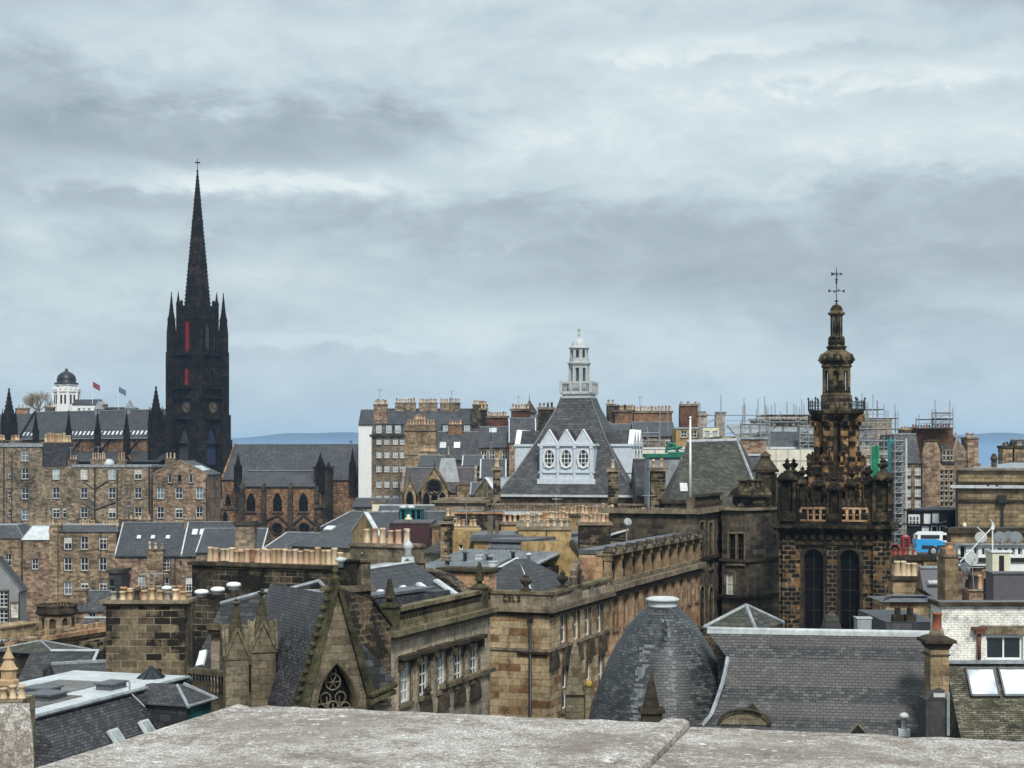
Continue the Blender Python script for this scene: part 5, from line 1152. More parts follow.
hstack('yellow stack with four pots between dark brick and the wide yellow gable', 501, 524, 523.5, 126, 'harling_yellow', 4, .6)
hstack('rear yellow stack carrying a dense rank of pale pots', 541, 570, 520, 128, 'harling_yellow', 8, .6)
hstack('rear stack with a double rank of orange pots, left of centre', 520, 548, 524, 122, 'ashlar_orange', 9, .7, MIXP, rows=2)
hstack('rear rank of pots above the brick stack, against the balustrade', 558, 600, 515, 134, 'harling_yellow', 11, .62, MIXP)
b = hstack('wide yellow harled gable with a line of cream pots on top', 518, 571, 528.5, 110, 'harling_yellow', 8, .5, ['pot_buff','pot_grey'], dep=7); b.band(b.z(541.5), .08, .07, 'trim_stone', faces='F')
b.part('raised_patch', (lambda m: (m.box(b.W*.2, b.W*.23, -.03, -.002, 2, b.H), m)[1])(MB()), 'harling_yellow'); b.pipe(546.5, 530, 560, .03)
b = hstack('dark brick stack with a crowd of orange pots, right of the wide yellow gable', 579.5, 611, 524, 108, 'rubble_dark', 7, .55, ORNG, dep=2.4, rows=2)
hstack('slim rank of three tall cream pots beside the brick stack', 601, 616, 515, 126, 'rubble_dark', 3, .8)
hstack('yellow stack with six orange pots, right of the tall slim stack', 636, 666, 518.5, 118, 'harling_yellow', 6, .62, ORNG)
hstack('plain yellow stack lower right, beside the satellite dish', 630, 650, 522, 112, 'harling_yellow', 0, .5)
hstack('narrow tan stack with two pots left of the wide yellow gable', 484, 500, 516, 130, 'rubble_dark', 0, .5)
b = Bld('dark_brick_block', 'dark brown block rising between the yellow gables', 'building', 455, 128, 503, 128, base=0, dep=6); b.wall(b.z(514), 'rubble_dark'); b.band(b.z(514), .15, .12, 'ashlar_orange'); b.pipe(476.5, 514, 550, .04)
b = Bld('yellow_house', 'yellow harled house with lead flat roof and two slit openings', 'house', 474, 109, 521, 109, base=0, dep=6); b.grid('F', [503], [544.5], .9, .22, bars=(0,0), pane='glass_black', paint='black_paint', sur=.02, sill=False); b.grid('F', [489,508], [552.5], .8, .3, bars=(1,0), pane='glass_black', sur=.02); b.wall(b.z(540), 'harling_yellow'); b.band(b.z(541), .3, .25, 'lead_dark', 'roof_edge', faces='FRL'); mb = MB(); mb.box(-.1,b.W+.1,-.1,6,b.H,b.H+.35); b.part('flat_roof', mb, 'lead_dark'); 
mb = MB(); mb.box(b.W*.28,b.W*.4,1,1.6,b.H+.3,b.H+1.6); mb.box(b.W*.45,b.W*.53,1,1.6,b.H+.3,b.H+1.3); b.part('stub_flue', mb, 'trim_stone')
b = Bld('yellow_house', 'taller yellow harled house end with tiny square opening, left of the lead roof', 'house', 450, 113, 480, 113, base=0, dep=5); b.grid('F', [461], [547], .3, .35, bars=(0,0), pane='glass_black', sur=0, sill=False); b.wall(b.z(531), 'harling_yellow')
b = Bld('quoined_corner', 'dark rubble strip edged with pale alternate quoins at the yellow houses', 'building', 441, 112, 452, 112, base=0, dep=4); b.wall(b.z(524), 'rubble_dark'); mb = MB(); k = 0; z = 8.0
while z < b.H-.3: mb.box(-.03, .22 if k % 2 else .42, -.05, -.002, z, z+.28); z += .3; k += 1
b.part('quoins', mb, 'ashlar_tan'); b.band(b.H, .2, .15)
b = Bld('back_range', 'grey slate back roof falling beside the yellow houses', 'building', 424, 118, 446, 116, base=0, dep=6); b.wall(b.z(552), 'ashlar_grey'); b.gx(b.z(532), 'slate_mossy'); b.chim(432, 440, 524, b.H, 3, 1, n=0, mat='ashlar_orange')
b = Bld('dark_rubble_gable', 'black mossy rubble gable leaning between the grey roof and the maroon block', 'building', 430, 124, 437, 124, base=0, dep=7); b.wall(b.z(527), 'rubble_dark')
# low lead roofed yard in front of the yellow houses with pipes and flues
b = Bld('leaded_workshop', 'low workshop with white corrugated lead roof and vents, before the yellow houses', 'building', 418, 92, 520, 90, base=0, dep=8); b.wall(b.z(571), 'chimney_soot'); mb = MB(); mb.extr([(-.1,-.1,b.H+.02),(-.1,7.8,b.H+.7),(-.1,7.8,b.H+.8),(-.1,-.1,b.H+.12)], (b.W+.2,0,0))
for k in range(26): mb.box(b.W*k/26-.03,b.W*k/26+.03,-.1,7.5,b.H+.1,b.H+.75) if False else mb.extr([(b.W*k/26,-.1,b.H+.12),(b.W*k/26,7.7,b.H+.8),(b.W*k/26,7.7,b.H+.87),(b.W*k/26,-.1,b.H+.19)], (.05,0,0))
b.part('roof', mb, 'lead')
rn = random.Random(12)
for k in range(9):
    mb = MB(); u = b.W*(.1+.095*k); v = rn.uniform(1,5); hh = rn.uniform(.25,.7); z = b.H+.1+.09*v
    if k % 3 == 0: mb.box(u-.2,u+.2,v-.2,v+.2,z,z+hh*.5); mb.box(u-.24,u+.24,v-.24,v+.24,z+hh*.5,z+hh*.6)
    else: mb.lathe(u, v, [(.12,z),(.12,z+hh),(.2,z+hh),(.2,z+hh+.08),(0,z+hh+.16)], 10)
    b.part('roof_vent', mb, rn.choice(['lead_white','lead','trim_stone','lead_dark']))
# parts of yellow building group: long yellow gable with dark sloping verge meeting the street block
b = Bld('yellow_gabled_wall', 'big yellow harled gable whose dark verge slopes down to the carved parapet', 'building', 519, 98, 600, 96, base=0, dep=5)
b.wall(4, 'harling_yellow'); mb = MB()
p = [b.hit(x, y) for x, y in ((521,542),(568,541),(572,546),(600,588),(600,640),(521,640))]
mb.extr([(u,0,z) for u, z in p], (0,.5,0)); b.part('gable_wall', mb, 'harling_yellow')
mb = MB(); (ua, za), (ub, zb_) = b.hit(570,545), b.hit(603,590); mb.extr([(ua,-.08,za),(ub,-.08,zb_),(ub,-.08,zb_+.28),(ua,-.08,za+.28)], (0,.7,0)); b.part('verge', mb, 'trim_dark')
mb = MB(); (ua, za), (ub, zb_) = b.hit(562,565), b.hit(553,575); 
b = Bld('slate_mansard_range', 'blue black slate slope with lead flats behind the colonnaded street front', 'building', 571, 104, 640, 118, base=0, dep=6)
b.wall(b.z(568), 'ashlar_grey'); mb = MB(); mb.frus((0,b.W,0,6),b.H,(.4,b.W,1.6,6),b.z(550)); b.part('roof', mb, 'slate_blue'); mb = MB(); mb.frus((.4,b.W,1.6,6),b.z(550),(.8,b.W,3,6),b.z(544)); mb.box(.5,b.W*.9,3,6,b.z(544),b.z(541)); b.part('lead_flat', mb, 'lead_dark')
mb = MB(); mb.box(.3,b.W*.5,1.45,1.65,b.z(551),b.z(549.6)); b.part('ridge_capping', mb, 'lead_white')
b = Bld('leaded_flat_roof', 'flat green grey lead roof with white edge between brick stack and satellite dish', 'building', 600, 112, 640, 112, base=0, dep=8); b.wall(b.z(540), 'ashlar_grey'); mb = MB(); mb.extr([(-.1,-.1,b.H),(-.1,7.9,b.H+1.2),(-.1,7.9,b.H+1.3),(-.1,-.1,b.H+.1)],(b.W+.2,0,0)); b.part('roof', mb, 'slate_mossy'); mb = MB(); mb.extr([(0,-.2,b.H+.1),(b.W,-.2,b.H+.9),(b.W,-.2,b.H+1.05),(0,-.2,b.H+.25)],(0,.2,0)); b.part('flashing', mb, 'lead_white')
def dish(x, y, D, r, mat, lb, yaw=20, group=None, stem=1.2):
    c = P(x, y, D); o = empty('satellite_dish', lb, 'satellite dish', (c.x, c.y, c.z-stem), R(yaw), group)
    mb = MB(); mb.T = Matrix.Translation((0,-.15,stem)) @ Matrix.Rotation(R(65), 4, 'X'); n = 20
    mb.lathe(0,0,[(r,.0),(r*.97,.0),(r*.7,-.13*r/.5),(r*.35,-.2*r/.5),(0,-.22*r/.5)],n); mb.build('reflector', mat, o)
    mb = MB(); mb.tube((0,.05,-.6),(0,.05,stem),.035,6); mb.tube((0,.05,stem),(0,-.1,stem),.03,6); mb.tube((0,-.1,stem-r*.8),(0,-.15-r*1.1,stem-.05),.015,5); mb.box(-.05,.05,-.2-r*1.1,-.1-r*1.1,stem-.1,stem); mb.build('mount', 'steel', o)
dish(627, 521.5, 110, .28, 'dish_grey', 'grey satellite dish among the yellow stacks near the brick stack')
dish(363, 551.5, 88, .33, 'dish_dark', 'round dark blue satellite dish on the six pot chimney', 0, stem=.5)
# ================================================================== the street range running away to the right
SD = Vector((.36, 1)).normalized()
def bearing(x0, D0, x1, k=.37):
    """depth at column x1 on the line through (x0, D0) whose plan slope dx/dy is k"""
    X0 = (x0-512)/F*D0; t = (x1-512)/F; return (X0-k*D0)/(t-k)
# banded sandstone corner house with carved parapet
Dc = 80.0; De = bearing(549, Dc, 609)
b = Bld('banded_sandstone_house', 'banded red and tan sandstone corner house with carved parapet, urns and lettered panel', 'building', 549, Dc, 609, De, base=0, dep=6.2)
# here F is the long face along the street, L the short face towards the camera
for x_, y_ in ((550.5,631),(563,628),(575.7,625),(587,621),(599,618.6)): b.win('F', x_+.8, y_, .95, 1.55, bars=(0,1), sur=.1, pane='glass_dark')
for x_, y_ in ((551.5,690),(564,686),(576,682),(588,678),(600,673)): b.win('F', x_+.8, y_+2, 1.0, 2.2, bars=(0,1), sur=.14, pane='glass_dark', style='sash')
b.wall(b.z(611), 'ashlar_banded')
b.band(b.z(612.5), .32, .32, 'trim_stone', 'cornice', faces='FL'); b.band(b.z(615.5), .2, .18, 'trim_dark', 'cornice', faces='FL'); b.band(b.z(652), .14, .14, 'trim_stone', 'string_course', faces='FL')
mb = MB(); n = 24
for k in range(n): mb.box(b.W*(k+.3)/n, b.W*(k+.7)/n, -.26, -.02, b.z(618), b.z(615.5))
b.part('bracketed_frieze', mb, 'trim_dark')
pz0, pz1 = b.z(611)-.02, b.z(592)
mb = MB(); mb.box(-.05, b.W, -.12, .25, pz0, pz1-.15); mb.box(-.05, .28, .25, b.dep, pz0, pz1-.15)
for k in range(4): u = b.W*(.04+.3*k); mb.box(u-.22, u+.22, -.19, .3, pz0, pz1-.1)
par = b.part('parapet', mb, 'trim_stone')
mb = MB(); mb.box(-.13, b.W+.05, -.22, .33, pz1-.15, pz1); mb.box(-.13, .36, .33, b.dep, pz1-.15, pz1); mb.build('parapet_coping', 'trim_mossy', par)
for k in range(3): u0, u1 = b.W*(.08+.3*k), b.W*(.29+.3*k); mb = MB(); mb.box(u0, u1, -.15, -.122, pz0+.25, pz1-.35); mb.build('carved_panel', 'ashlar_grey', par)
# carved letters on the short side
def strokes(mb, ch, x, z, w, h, t):
    S = {'C': [(1,1,0,1),(0,1,0,0),(0,0,1,0)], '3': [(0,1,1,1),(1,1,1,0),(1,0,0,0),(.35,.5,1,.5)], 'L': [(0,1,0,0),(0,0,1,0)]}[ch]
    for (a, c_, d, e) in S:
        x0, x1 = x+min(a,d)*w, x+max(a,d)*w; z0, z1 = z+min(c_,e)*h, z+max(c_,e)*h; mb.box(x0-t, x1+t, 0, .04, z0-t, z1+t)
mb = MB(); mb.T = Matrix.Translation((-.12, 3.12, 0)) @ Matrix.Rotation(-math.pi/2, 4, 'Z')
zl = pz0+.48
for i, ch in enumerate('C3L3'): strokes(mb, ch, .75+.24*i, zl, .12, .26, .024)
mb.build('carved_letters', 'trim_dark', par)
mb = MB(); u, _ = b.hit(575, 600); mb.T = Matrix.Translation((u, -.1, 0))
mb.box(-.5,.5,-.12,.4,pz0,pz1+.1); mb.lathe(0,0,[(0,0)],3) if False else None
pts = [(.48*math.cos(R(a)), .62*math.sin(R(a))) for a in range(0,360,20)]; mb.extr([(x,-.1,pz1+.55+z) for x, z in pts], (0,.3,0)); mb.cur = 1
pts = [(.28*math.cos(R(a)), .42*math.sin(R(a))) for a in range(0,360,20)]; mb.extr([(x,-.16,pz1+.5+z) for x, z in pts], (0,.07,0)); mb.cur = 0
mb.box(-.09,.09,-.2,.2,pz1+1.1,pz1+1.4)
for s1 in (-1,1): mb.lathe(s1*.62,0,[(.16,pz1),(.12,pz1+.1),(.24,pz1+.5),(.1,pz1+.6),(.16,pz1+.85),(0,pz1+1.05)],8)
mb.build('cartouche', ['trim_stone','trim_dark'], par)
for x_, hh in ((540.5,.95),(564.5,.95)):
    if x_ > 549: u, _ = b.hit(x_, 600); p = (u, .1)
    else: p = (.1, 1.25)
    mb = MB(); urn(mb, p[0], p[1], pz1, hh*1.0); mb.build('urn', 'trim_dark', par)
# arched pediments between floors
for x_, y_ in ((552.5,662),(565,658),(577,654),(589,650),(601,646)):
    u, z = b.hit(x_+.5, y_); mb = MB(); mb.extr([(u+.62*math.cos(R(t)), -.02, z-.35+1.0*math.sin(R(t))) for t in range(0,181,20)], (0,-.16,0)); b.part('arched_hood', mb, 'trim_dark')
# short side dressings: pilaster strip and downpipe
mb = MB(); mb.box(-.06,-.002, 1.7, 3.3, 0, b.z(617)); b.part('pilaster', mb, 'ashlar_banded')
mb = MB(); mb.tube((-.12,.95,0),(-.12,.95,b.z(617)),.07,8); mb.box(-.22,-.02,.83,1.07,b.z(622),b.z(618)); b.part('drainpipe', mb, 'iron')
mb = MB(); mb.box(-.2,-.002,0,1.6,b.z(654),b.z(652.5)); b.part('string_course', mb, 'trim_dark')
# orange sandstone stack astride the party wall, slate hip behind
mb = MB(); mb.box(.3, 1.4, 3.35, 6.0, pz0, b.zd(571, 82)); st = b.part('chimney', mb, 'ashlar_orange'); mb = MB(); mb.box(.1,1.6,3.15,6.2,b.zd(571,82),b.zd(568,82)); mb.box(.2,1.5,3.25,6.1,b.zd(573,82),b.zd(571,82)-.001); mb.build('chimney_cope', 'trim_dark', st)
mb = MB(); zt = b.zd(558, 87)
mb.frus((.6, b.W-.3, .8, b.dep), pz0+.15, (b.W*.52, b.W*.56, 3.2, 4.2), zt); rf = b.part('roof', mb, 'slate_dark')
mb = MB(); mb.tube((b.W*.54,3.7,zt+.02),(.6,b.dep,pz0+.4),.08,5); mb.tube((b.W*.54,3.7,zt+.02),(.6,.8,pz0+.2),.05,5); mb.build('hip_roll', 'lead_white', rf)

# long colonnaded range
D0 = De; D1_ = bearing(609, D0, 700)
b = Bld('colonnaded_range', 'long sandstone street front with a row of square piers and dark recesses under its eaves', 'building', 609.3, D0+.1, 700, D1_, base=0, dep=1.8)
n = 10
for k in range(n):
    u = b.W*(k+.55)/n; b.win('F', 0, 0, .85, 2.1, raw=(u, b.z(612)), bars=(0,1), pane='glass_black', paint='trim_stone', sur=.13)
    b.win('F', 0, 0, .95, 2.2, raw=(u, b.z(612)-4.0), bars=(0,1), pane='glass_black', paint='trim_stone', sur=.13)
b.trim = 'trim_stone'; zl = b.z(585); zu = b.z(552)
b.wall(zl, 'ashlar_orange'); b.band(zl-.35, .3, .38, 'trim_stone', 'cornice', faces='FL'); b.band(zl-.75, .25, .18, 'trim_dark', 'cornice', faces='F')
mb = MB(); mb.box(0, b.W, .4, b.dep, zl, zu-.2); b.part('recessed_wall', mb, 'ashlar_orange')
mb = MB(); mb.box(0, b.W, -.05, .4, zl, zl+.2); mb.box(-.1, b.W+.1, -.2, .7, zu-.2, zu)
b.part('loggia_sill', mb, 'trim_stone')
for k in range(n+1):
    u = b.W*k/n*.985+.15; mb = MB(); mb.box(u-.15,u+.15,-.05,.3,zl+.2,zu-.2); mb.box(u-.2,u+.2,-.1,.39,zl+.2,zl+.75); mb.box(u-.2,u+.2,-.1,.35,zu-.5,zu-.2); b.part('pier', mb, 'ashlar_tan')
    if k < n:
        me, pm = win_mesh('sash', 1.1, (zu-zl)*.48, .1, 'trim_dark', 'trim_dark', 'black_paint', (1,0), .1, False); o = link('window', me, b.root, Matrix.Translation((u+b.W/n/2,.3,zl+.22))); link('pane', pm['glass_black'], o, Matrix.Translation((0,.08,0)))
for k in range(n+1):
    u = b.W*(k+.1)/n; mb = MB(); mb.extr([(u-.4,-.3,zu),(u+.4,-.3,zu),(u+.25,-.3,zu+.22),(u,-.3,zu+.3),(u-.25,-.3,zu+.22)], (0,.6,0)); mb.cur = 1; mb.box(u-.4,u-.2,-.34,-.3,zu+.02,zu+.16); b.part('eaves_hood', mb, ['trim_dark','trim_stone'])
mb = MB(); mb.box(0,b.W,.75,b.dep,zu-.15,zu+.1); b.part('flat_roof', mb, 'lead_dark')

# dark Victorian library block with flagpole
D2_ = bearing(609, D0, 719)
b = Bld('victorian_stone_block', 'dark stone Victorian block with steep mossy slate roof and tall bay turret', 'building', 665, D1_+16, 719, D1_+16, base=0, dep=16)
DL = D1_+16
b.wall(b.z(517), 'ashlar_dark'); 
b.band(b.z(503.5), .3, .25, 'trim_dark')
mb = MB(); mb.box(0, b.W, 0, .4, b.H, b.z(503)); mb.box(-.1, b.W, -.15, .5, b.z(503), b.z(501)); b.part('parapet', mb, 'ashlar_dark')
# side wall continuing the street line to the turret
b1 = Bld('library_street_wing', 'dark stone wing between the colonnaded range and the capped turret, tall narrow windows', 'building', 697, bearing(609,D0,697)+1, 722, bearing(609,D0,722)+1, base=0, dep=7)
b1.grid('F', [702,711], [545], 1.2, 3.2, pane='glass_black', paint='trim_dark', bars=(1,3)); b1.grid('F', [702,711], [580], 1.2, 3.4, pane='glass_black', paint='trim_dark', bars=(1,3)); b1.grid('F', [702,711], [606], 1.2, 2.8, style='arch', pane='glass_black', paint='trim_dark')
b1.wall(b1.z(514), 'ashlar_dark'); b1.band(b1.z(514), .35, .3, 'trim_stone', 'cornice', faces='FL'); b1.band(b1.z(562), .25, .2, 'trim_dark', faces='FL')
mb = MB(); balus(mb, 0, b1.W, 0, b1.H+.33, 1.0, .3, .35, .09); b1.part('balustrade', mb, 'trim_dark')
DT = bearing(609,D0,722)-1
b3 = Bld('capped_stone_turret', 'square bay turret with carved ogee cap and a pair of tall dark windows', 'turret', 722, DT, 746, DT-1.5, base=0, dep=4.5)
b3.grid('F', [732,740.5], [548.5], .62, 2.15, pane='glass_black', paint='trim_dark', bars=(1,2), sur=.1); b3.grid('F', [730,741], [583.5], .85, 1.7, pane='glass_blind', bars=(1,1), sur=.08); b3.grid('F', [736], [609], 1.5, 2.0, pane='glass_black', paint='trim_dark', bars=(2,0), sur=.08)
b3.wall(b3.z(509), 'ashlar_dark'); b3.band(b3.z(510), .2, .2, 'trim_stone', 'cornice', faces='FRL'); b3.band(b3.z(561), .2, .15, 'trim_dark', faces='FRL'); b3.band(b3.z(597), .22, .25, 'trim_dark', faces='FRL')
mb = MB(); cx, cy = b3.W/2, 2.0; e = b3.W/2; z_ = b3.z
mb.box(cx-e, cx+e, cy-e, cy+e, z_(509), z_(504)); mb.box(cx-e*.88, cx+e*.88, cy-e*.88, cy+e*.88, z_(504), z_(497)); mb.box(cx-e*1.1, cx+e*1.1, cy-e*1.1, cy+e*1.1, z_(497), z_(495))
for (a, za, c_, zc_) in ((1.02,495,.95,491),(.95,491,.72,487),(.62,487,.58,481)): mb.frus((cx-e*a,cx+e*a,cy-e*a,cy+e*a), z_(za), (cx-e*c_,cx+e*c_,cy-e*c_,cy+e*c_), z_(zc_))
mb.box(cx-e*.68, cx+e*.68, cy-e*.68, cy+e*.68, z_(481), z_(479.5)); b3.part('carved_cap', mb, 'lantern_stone')
mb = MB()
for x_ in (-.5,.5): mb.lathe(0,0,[(0,0)],3) if False else None; T0 = mb.T.copy(); mb.T = Matrix.Translation((cx+e*x_, cy-e-.001, z_(501.5))) @ Matrix.Rotation(R(90), 4, 'X'); mb.lathe(0,0,[(.27,-.05),(.27,.02)],14,smooth=False); mb.T = T0
b3.part('round_opening', mb, 'glass_black')
b4 = Bld('library_corner_block', 'tall dark ashlar corner block right of the capped turret, under the slate roof hip', 'building', 747, DT+1, 779, DT+7, base=0, dep=12)
b4.grid('F', [766.5], [555], .9, 2.6, pane='glass_black', paint='trim_dark', bars=(1,2)); b4.grid('F', [760,771], [600], .9, 2.4, style='arch', pane='glass_black', paint='trim_dark'); b4.grid('F', [753.5,759.5,772], [540], .5, 2.3, pane='glass_black', paint='trim_dark')
b4.wall(b4.z(518), 'ashlar_dark'); b4.band(b4.z(518.5), .25, .25, 'trim_stone', 'cornice', faces='FL'); b4.band(b4.z(562), .2, .2, 'trim_dark', faces='FL'); b4.band(b4.z(577), .3, .35, 'trim_stone', faces='FL'); b4.pipe(764.5, 520, 640, .1)
mb = MB(); u0 = b4.hit(747.5,600)[0]; mb.box(.05, b4.W*.38, -.6, -.002, 0, b4.z(519)); b4.part('angle_pier', mb, 'ashlar_dark')
# the great mossy slate roof
mb = MB(); X = lambda x, D: (x-512)/F*D
Df, Db = 128.0, 140.0
q = [Vector((X(667,Df), Df, zz(503,Df))), Vector((X(768,Df), Df, zz(519,Df))), Vector((X(737,134.5), 134.5, zz(440.5,134.5))), Vector((X(687,134.5), 134.5, zz(442,134.5)))]
c0 = Vector((X(667,Df), Df, 0))
rt = empty('mansard_roof_block', 'steep mossy green slate roof with flat white edged top behind the white flagpole', 'building', c0)
q2 = [Vector((X(660,142), 142, zz(500,142))), Vector((X(786,142), 142, zz(516,142))), Vector((X(739,137.5), 137.5, zz(440.5,137.5))), Vector((X(690,137.5), 137.5, zz(442,137.5)))]
mb.T = Matrix.Translation(-c0)
mb.poly(q); mb.poly(q2[::-1]); mb.poly([q[0], q[3], q2[3], q2[0]]); mb.poly([q[1], q2[1], q2[2], q[2]]); mb.poly([q[3], q[2], q2[2], q2[3]]); mb.poly([q[0],q2[0],q2[1],q[1]]); rr = mb.build('roof', 'slate_mossy', rt)
mb = MB(); mb.T = Matrix.Translation(-c0)
mb.tube(q[3], q[2], .22, 6); mb.tube(q[2], q2[2], .2, 6); mb.tube(q[2]-Vector((0,.1,0)), q[1]-Vector((0,.1,0)), .13, 6); mb.build('roof_edge_lead', 'lead', rr)
mb = MB(); mb.T = Matrix.Translation(-c0); mb.box(X(660,Df), X(779,Df), Df+.3, 142, 0, zz(516,Df)-.9); mb.build('wall', 'ashlar_dark', rt)
mb = MB(); c = q[0].lerp(q[1],.13).lerp(q[3].lerp(q[2],.13),.25)-c0; mb.T = Matrix.Translation(c) @ Matrix.Rotation(R(46), 4, 'X'); mb.box(-.3,.3,-.45,.45,-.1,.2); mb.build('roof_hatch', 'lead_white', rt)
b = Bld('slate_side_roof', 'lower slate side roof with white lead edges right of the great mossy roof', 'building', 741, 141, 772, 141, base=0, dep=6)
b.wall(b.z(505), 'ashlar_dark'); mb = MB(); mb.frus((0,b.W,0,6), b.H, (0,b.W,.9,6), b.z(471)); r_ = b.part('roof', mb, 'slate_grey'); mb = MB(); mb.frus((0,b.W,.9,6), b.z(471), (0,b.W,3,6), b.z(455)); b.part('upper_roof', mb, 'slate_grey')
mb = MB(); mb.box(0,b.W,.75,.95,b.z(471.5),b.z(470)); mb.box(0,b.W,2.8,3.1,b.z(455.6),b.z(454)); mb.tube((.1,.8,b.z(471)),(.1,2.9,b.z(455)),.12,5); mb.build('lead_flashing', 'lead_white', r_)
c = P(690.3, 503, 124); H = zz(419,124)-c.z
o = empty('flagpole', 'tall bare white flagpole in front of the mossy slate roof', 'flagpole', c); mb = MB(); mb.tube((0,0,0),(0,0,H),.11,10,.07); mb.lathe(0,0,[(.07,H),(.13,H+.1),(0,H+.22)],8); mb.build('pole', 'white_paint', o); mb = MB(); mb.box(-.3,.3,-.3,.3,-3,.15); mb.box(-.2,.2,-.2,.2,.15,.5); mb.build('base', 'trim_stone', o)
c = P(765.5, 517, 118); mb = MB(); mb.box(-.85,.85,-.85,.85,-12,0); H = zz(451,118)-c.z
for (w0, z0, w1, z1) in ((1.15,-.6,1.15,-.2),(.95,-.2,.6,1.0),(.62,1,.62,H*.68),(.85,H*.68,.85,H*.72),(.8,H*.72,.4,H*.86),(.35,H*.86,.3,H*.92),(.42,H*.92,.05,H)): mb.frus((-w0,w0,-w0,w0),z0,(-w1,w1,-w1,w1),z1)
for s1 in (-1,1): mb.box(s1*.6-.1,s1*.6+.1,-.85,-.6,0,H*.66)
o = thing_mesh('corner_turret', 'slim dark stone corner turret with pointed cap right of the slate roof', 'turret', mb, 'trim_dark', c)
# green painted gantry and lead box beside the roof
b = Bld('plant_room', 'grey plant room with green edge and gantry left of the mossy slate roof', 'building', 649, 145, 681, 145, base=0, dep=5); b.wall(b.z(457), 'lead'); b.band(b.z(457.5), .35, .2, 'green_paint', 'roof_edge', faces='FRL')
mb = MB()
for (a, c_) in (((666,453),(668,443)),((680,455),(672,443)),((668,443),(676,445)),((668,453),(684,453)),((668,449),(682,447))): (u1, z1), (u2, z2) = b.hit(*a, 'F', 1), b.hit(*c_, 'F', 1); mb.tube((u1,1,z1),(u2,1,z2),.14,5)
b.part('gantry', mb, 'green_paint'); mb = MB(); u, z = b.hit(655,456,'F',.5); mb.tube((u,.5,b.H),(u,.5,b.z(450)),.06,5); b.part('vent_pipe', mb, 'steel')
b = Bld('dark_slate_range', 'dark slate roofed range between the pavilion and the mossy roof', 'building', 636, 152, 672, 152, base=0, dep=8); b.wall(b.z(495), 'ashlar_dark'); b.gx(b.z(460), 'slate_dark', over=.2)
b = Bld('white_sheeted_building', 'long pale cream sheeted wall glimpsed left of the mossy roof', 'building', 634, 200, 692, 200, base=0, dep=6); b.wall(b.z(449), 'sheet_pale'); b.band(b.z(449), .2, .1, 'sheet_white', faces='F')

# ================================================================== church tower with urns and open bell stage
D = 104.0; TR = R(-14); cc = P(836.5, 457, D+3.4); b0 = 0
tw = empty('baroque_church_tower', 'soot and orange stone tower with urn studded parapets rising to a domed lantern', 'church tower', (cc.x, cc.y, b0), TR)
g = lambda y, d=D+3.4: zz(y, d)-b0
fw = 3.25                                       # half width
gf = lambda y: zz(y, D)                         # heights judged on the front face
mb = MB(); face_holes = []
zb_, zt_ = 0.0, gf(526)
me_b = MB()
cw = .62*2
holes = [(fw+u-.64, fw+u+.64, gf(632), gf(549.5)) for u in (-1.32, .98)]
for (O, U, Nn) in (((-fw,-fw,0),(1,0,0),(0,-1,0)), ((fw,-fw,0),(0,1,0),(1,0,0)), ((-fw,fw,0),(0,-1,0),(-1,0,0))):
    face_panel(me_b, O, U, Nn, 2*fw, zt_, holes, .5)
me_b.poly([(-fw,fw,0),(fw,fw,0),(fw,fw,zt_),(-fw,fw,zt_)]); me_b.poly([(-fw,-fw,zt_),(fw,-fw,zt_),(fw,fw,zt_),(-fw,fw,zt_)])
me_b.build('tower_wall', 'tower_orange', tw)
for a in range(2):
    T = Matrix.Rotation(a*math.pi/2, 4, 'Z')
    for u in (-1.32, .98):
        me, pm = win_mesh('arch', 1.28, gf(549.5)-gf(632), .5, 'tower_orange', 'trim_dark', 'black_paint', (1,3), .22, True); o = link('window', me, tw, T @ Matrix.Translation((u,-fw,gf(632)))); link('pane', pm['glass_black'], o, Matrix.Translation((0,.46,0)))
mb = MB()
for a in range(4):
    mb.T = Matrix.Rotation(a*math.pi/2, 4, 'Z')
    for u in (-fw+.35, fw-.35): mb.box(u-.42, u+.42, -fw-.32, -fw-.002, 0, gf(540))
    mb.box(-.5, .15, -fw-.14, -fw-.002, 0, gf(545))
mb.T = Matrix(); mb.build('corner_pilasters', 'tower_orange', tw)
mb = MB()
for (o_, z0, z1) in ((.22,545,541),(.1,541,533),(.35,533,530.5),(.62,530.5,528.2),(.8,528.2,525.5)): e = fw+o_; mb.box(-e,e,-e,e,gf(z0),gf(z1))
mb.build('cornice', 'tower_soot', tw)
mb = MB()
for a in range(4):
    mb.T = Matrix.Rotation(a*math.pi/2, 4, 'Z')
    for k in range(12): u = -fw+.3+(2*fw-.6)*k/11; mb.box(u-.14,u+.14,-fw-.34,-fw-.1,gf(540),gf(534))
mb.T = Matrix(); mb.build('frieze', 'tower_soot', tw)
mb = MB(); e = fw+.25
mb.box(-e,e,-e,e,gf(525.5),gf(521.5)); mb.build('plinth', 'tower_soot', tw)
zr0, zr1 = gf(521.5), gf(507)
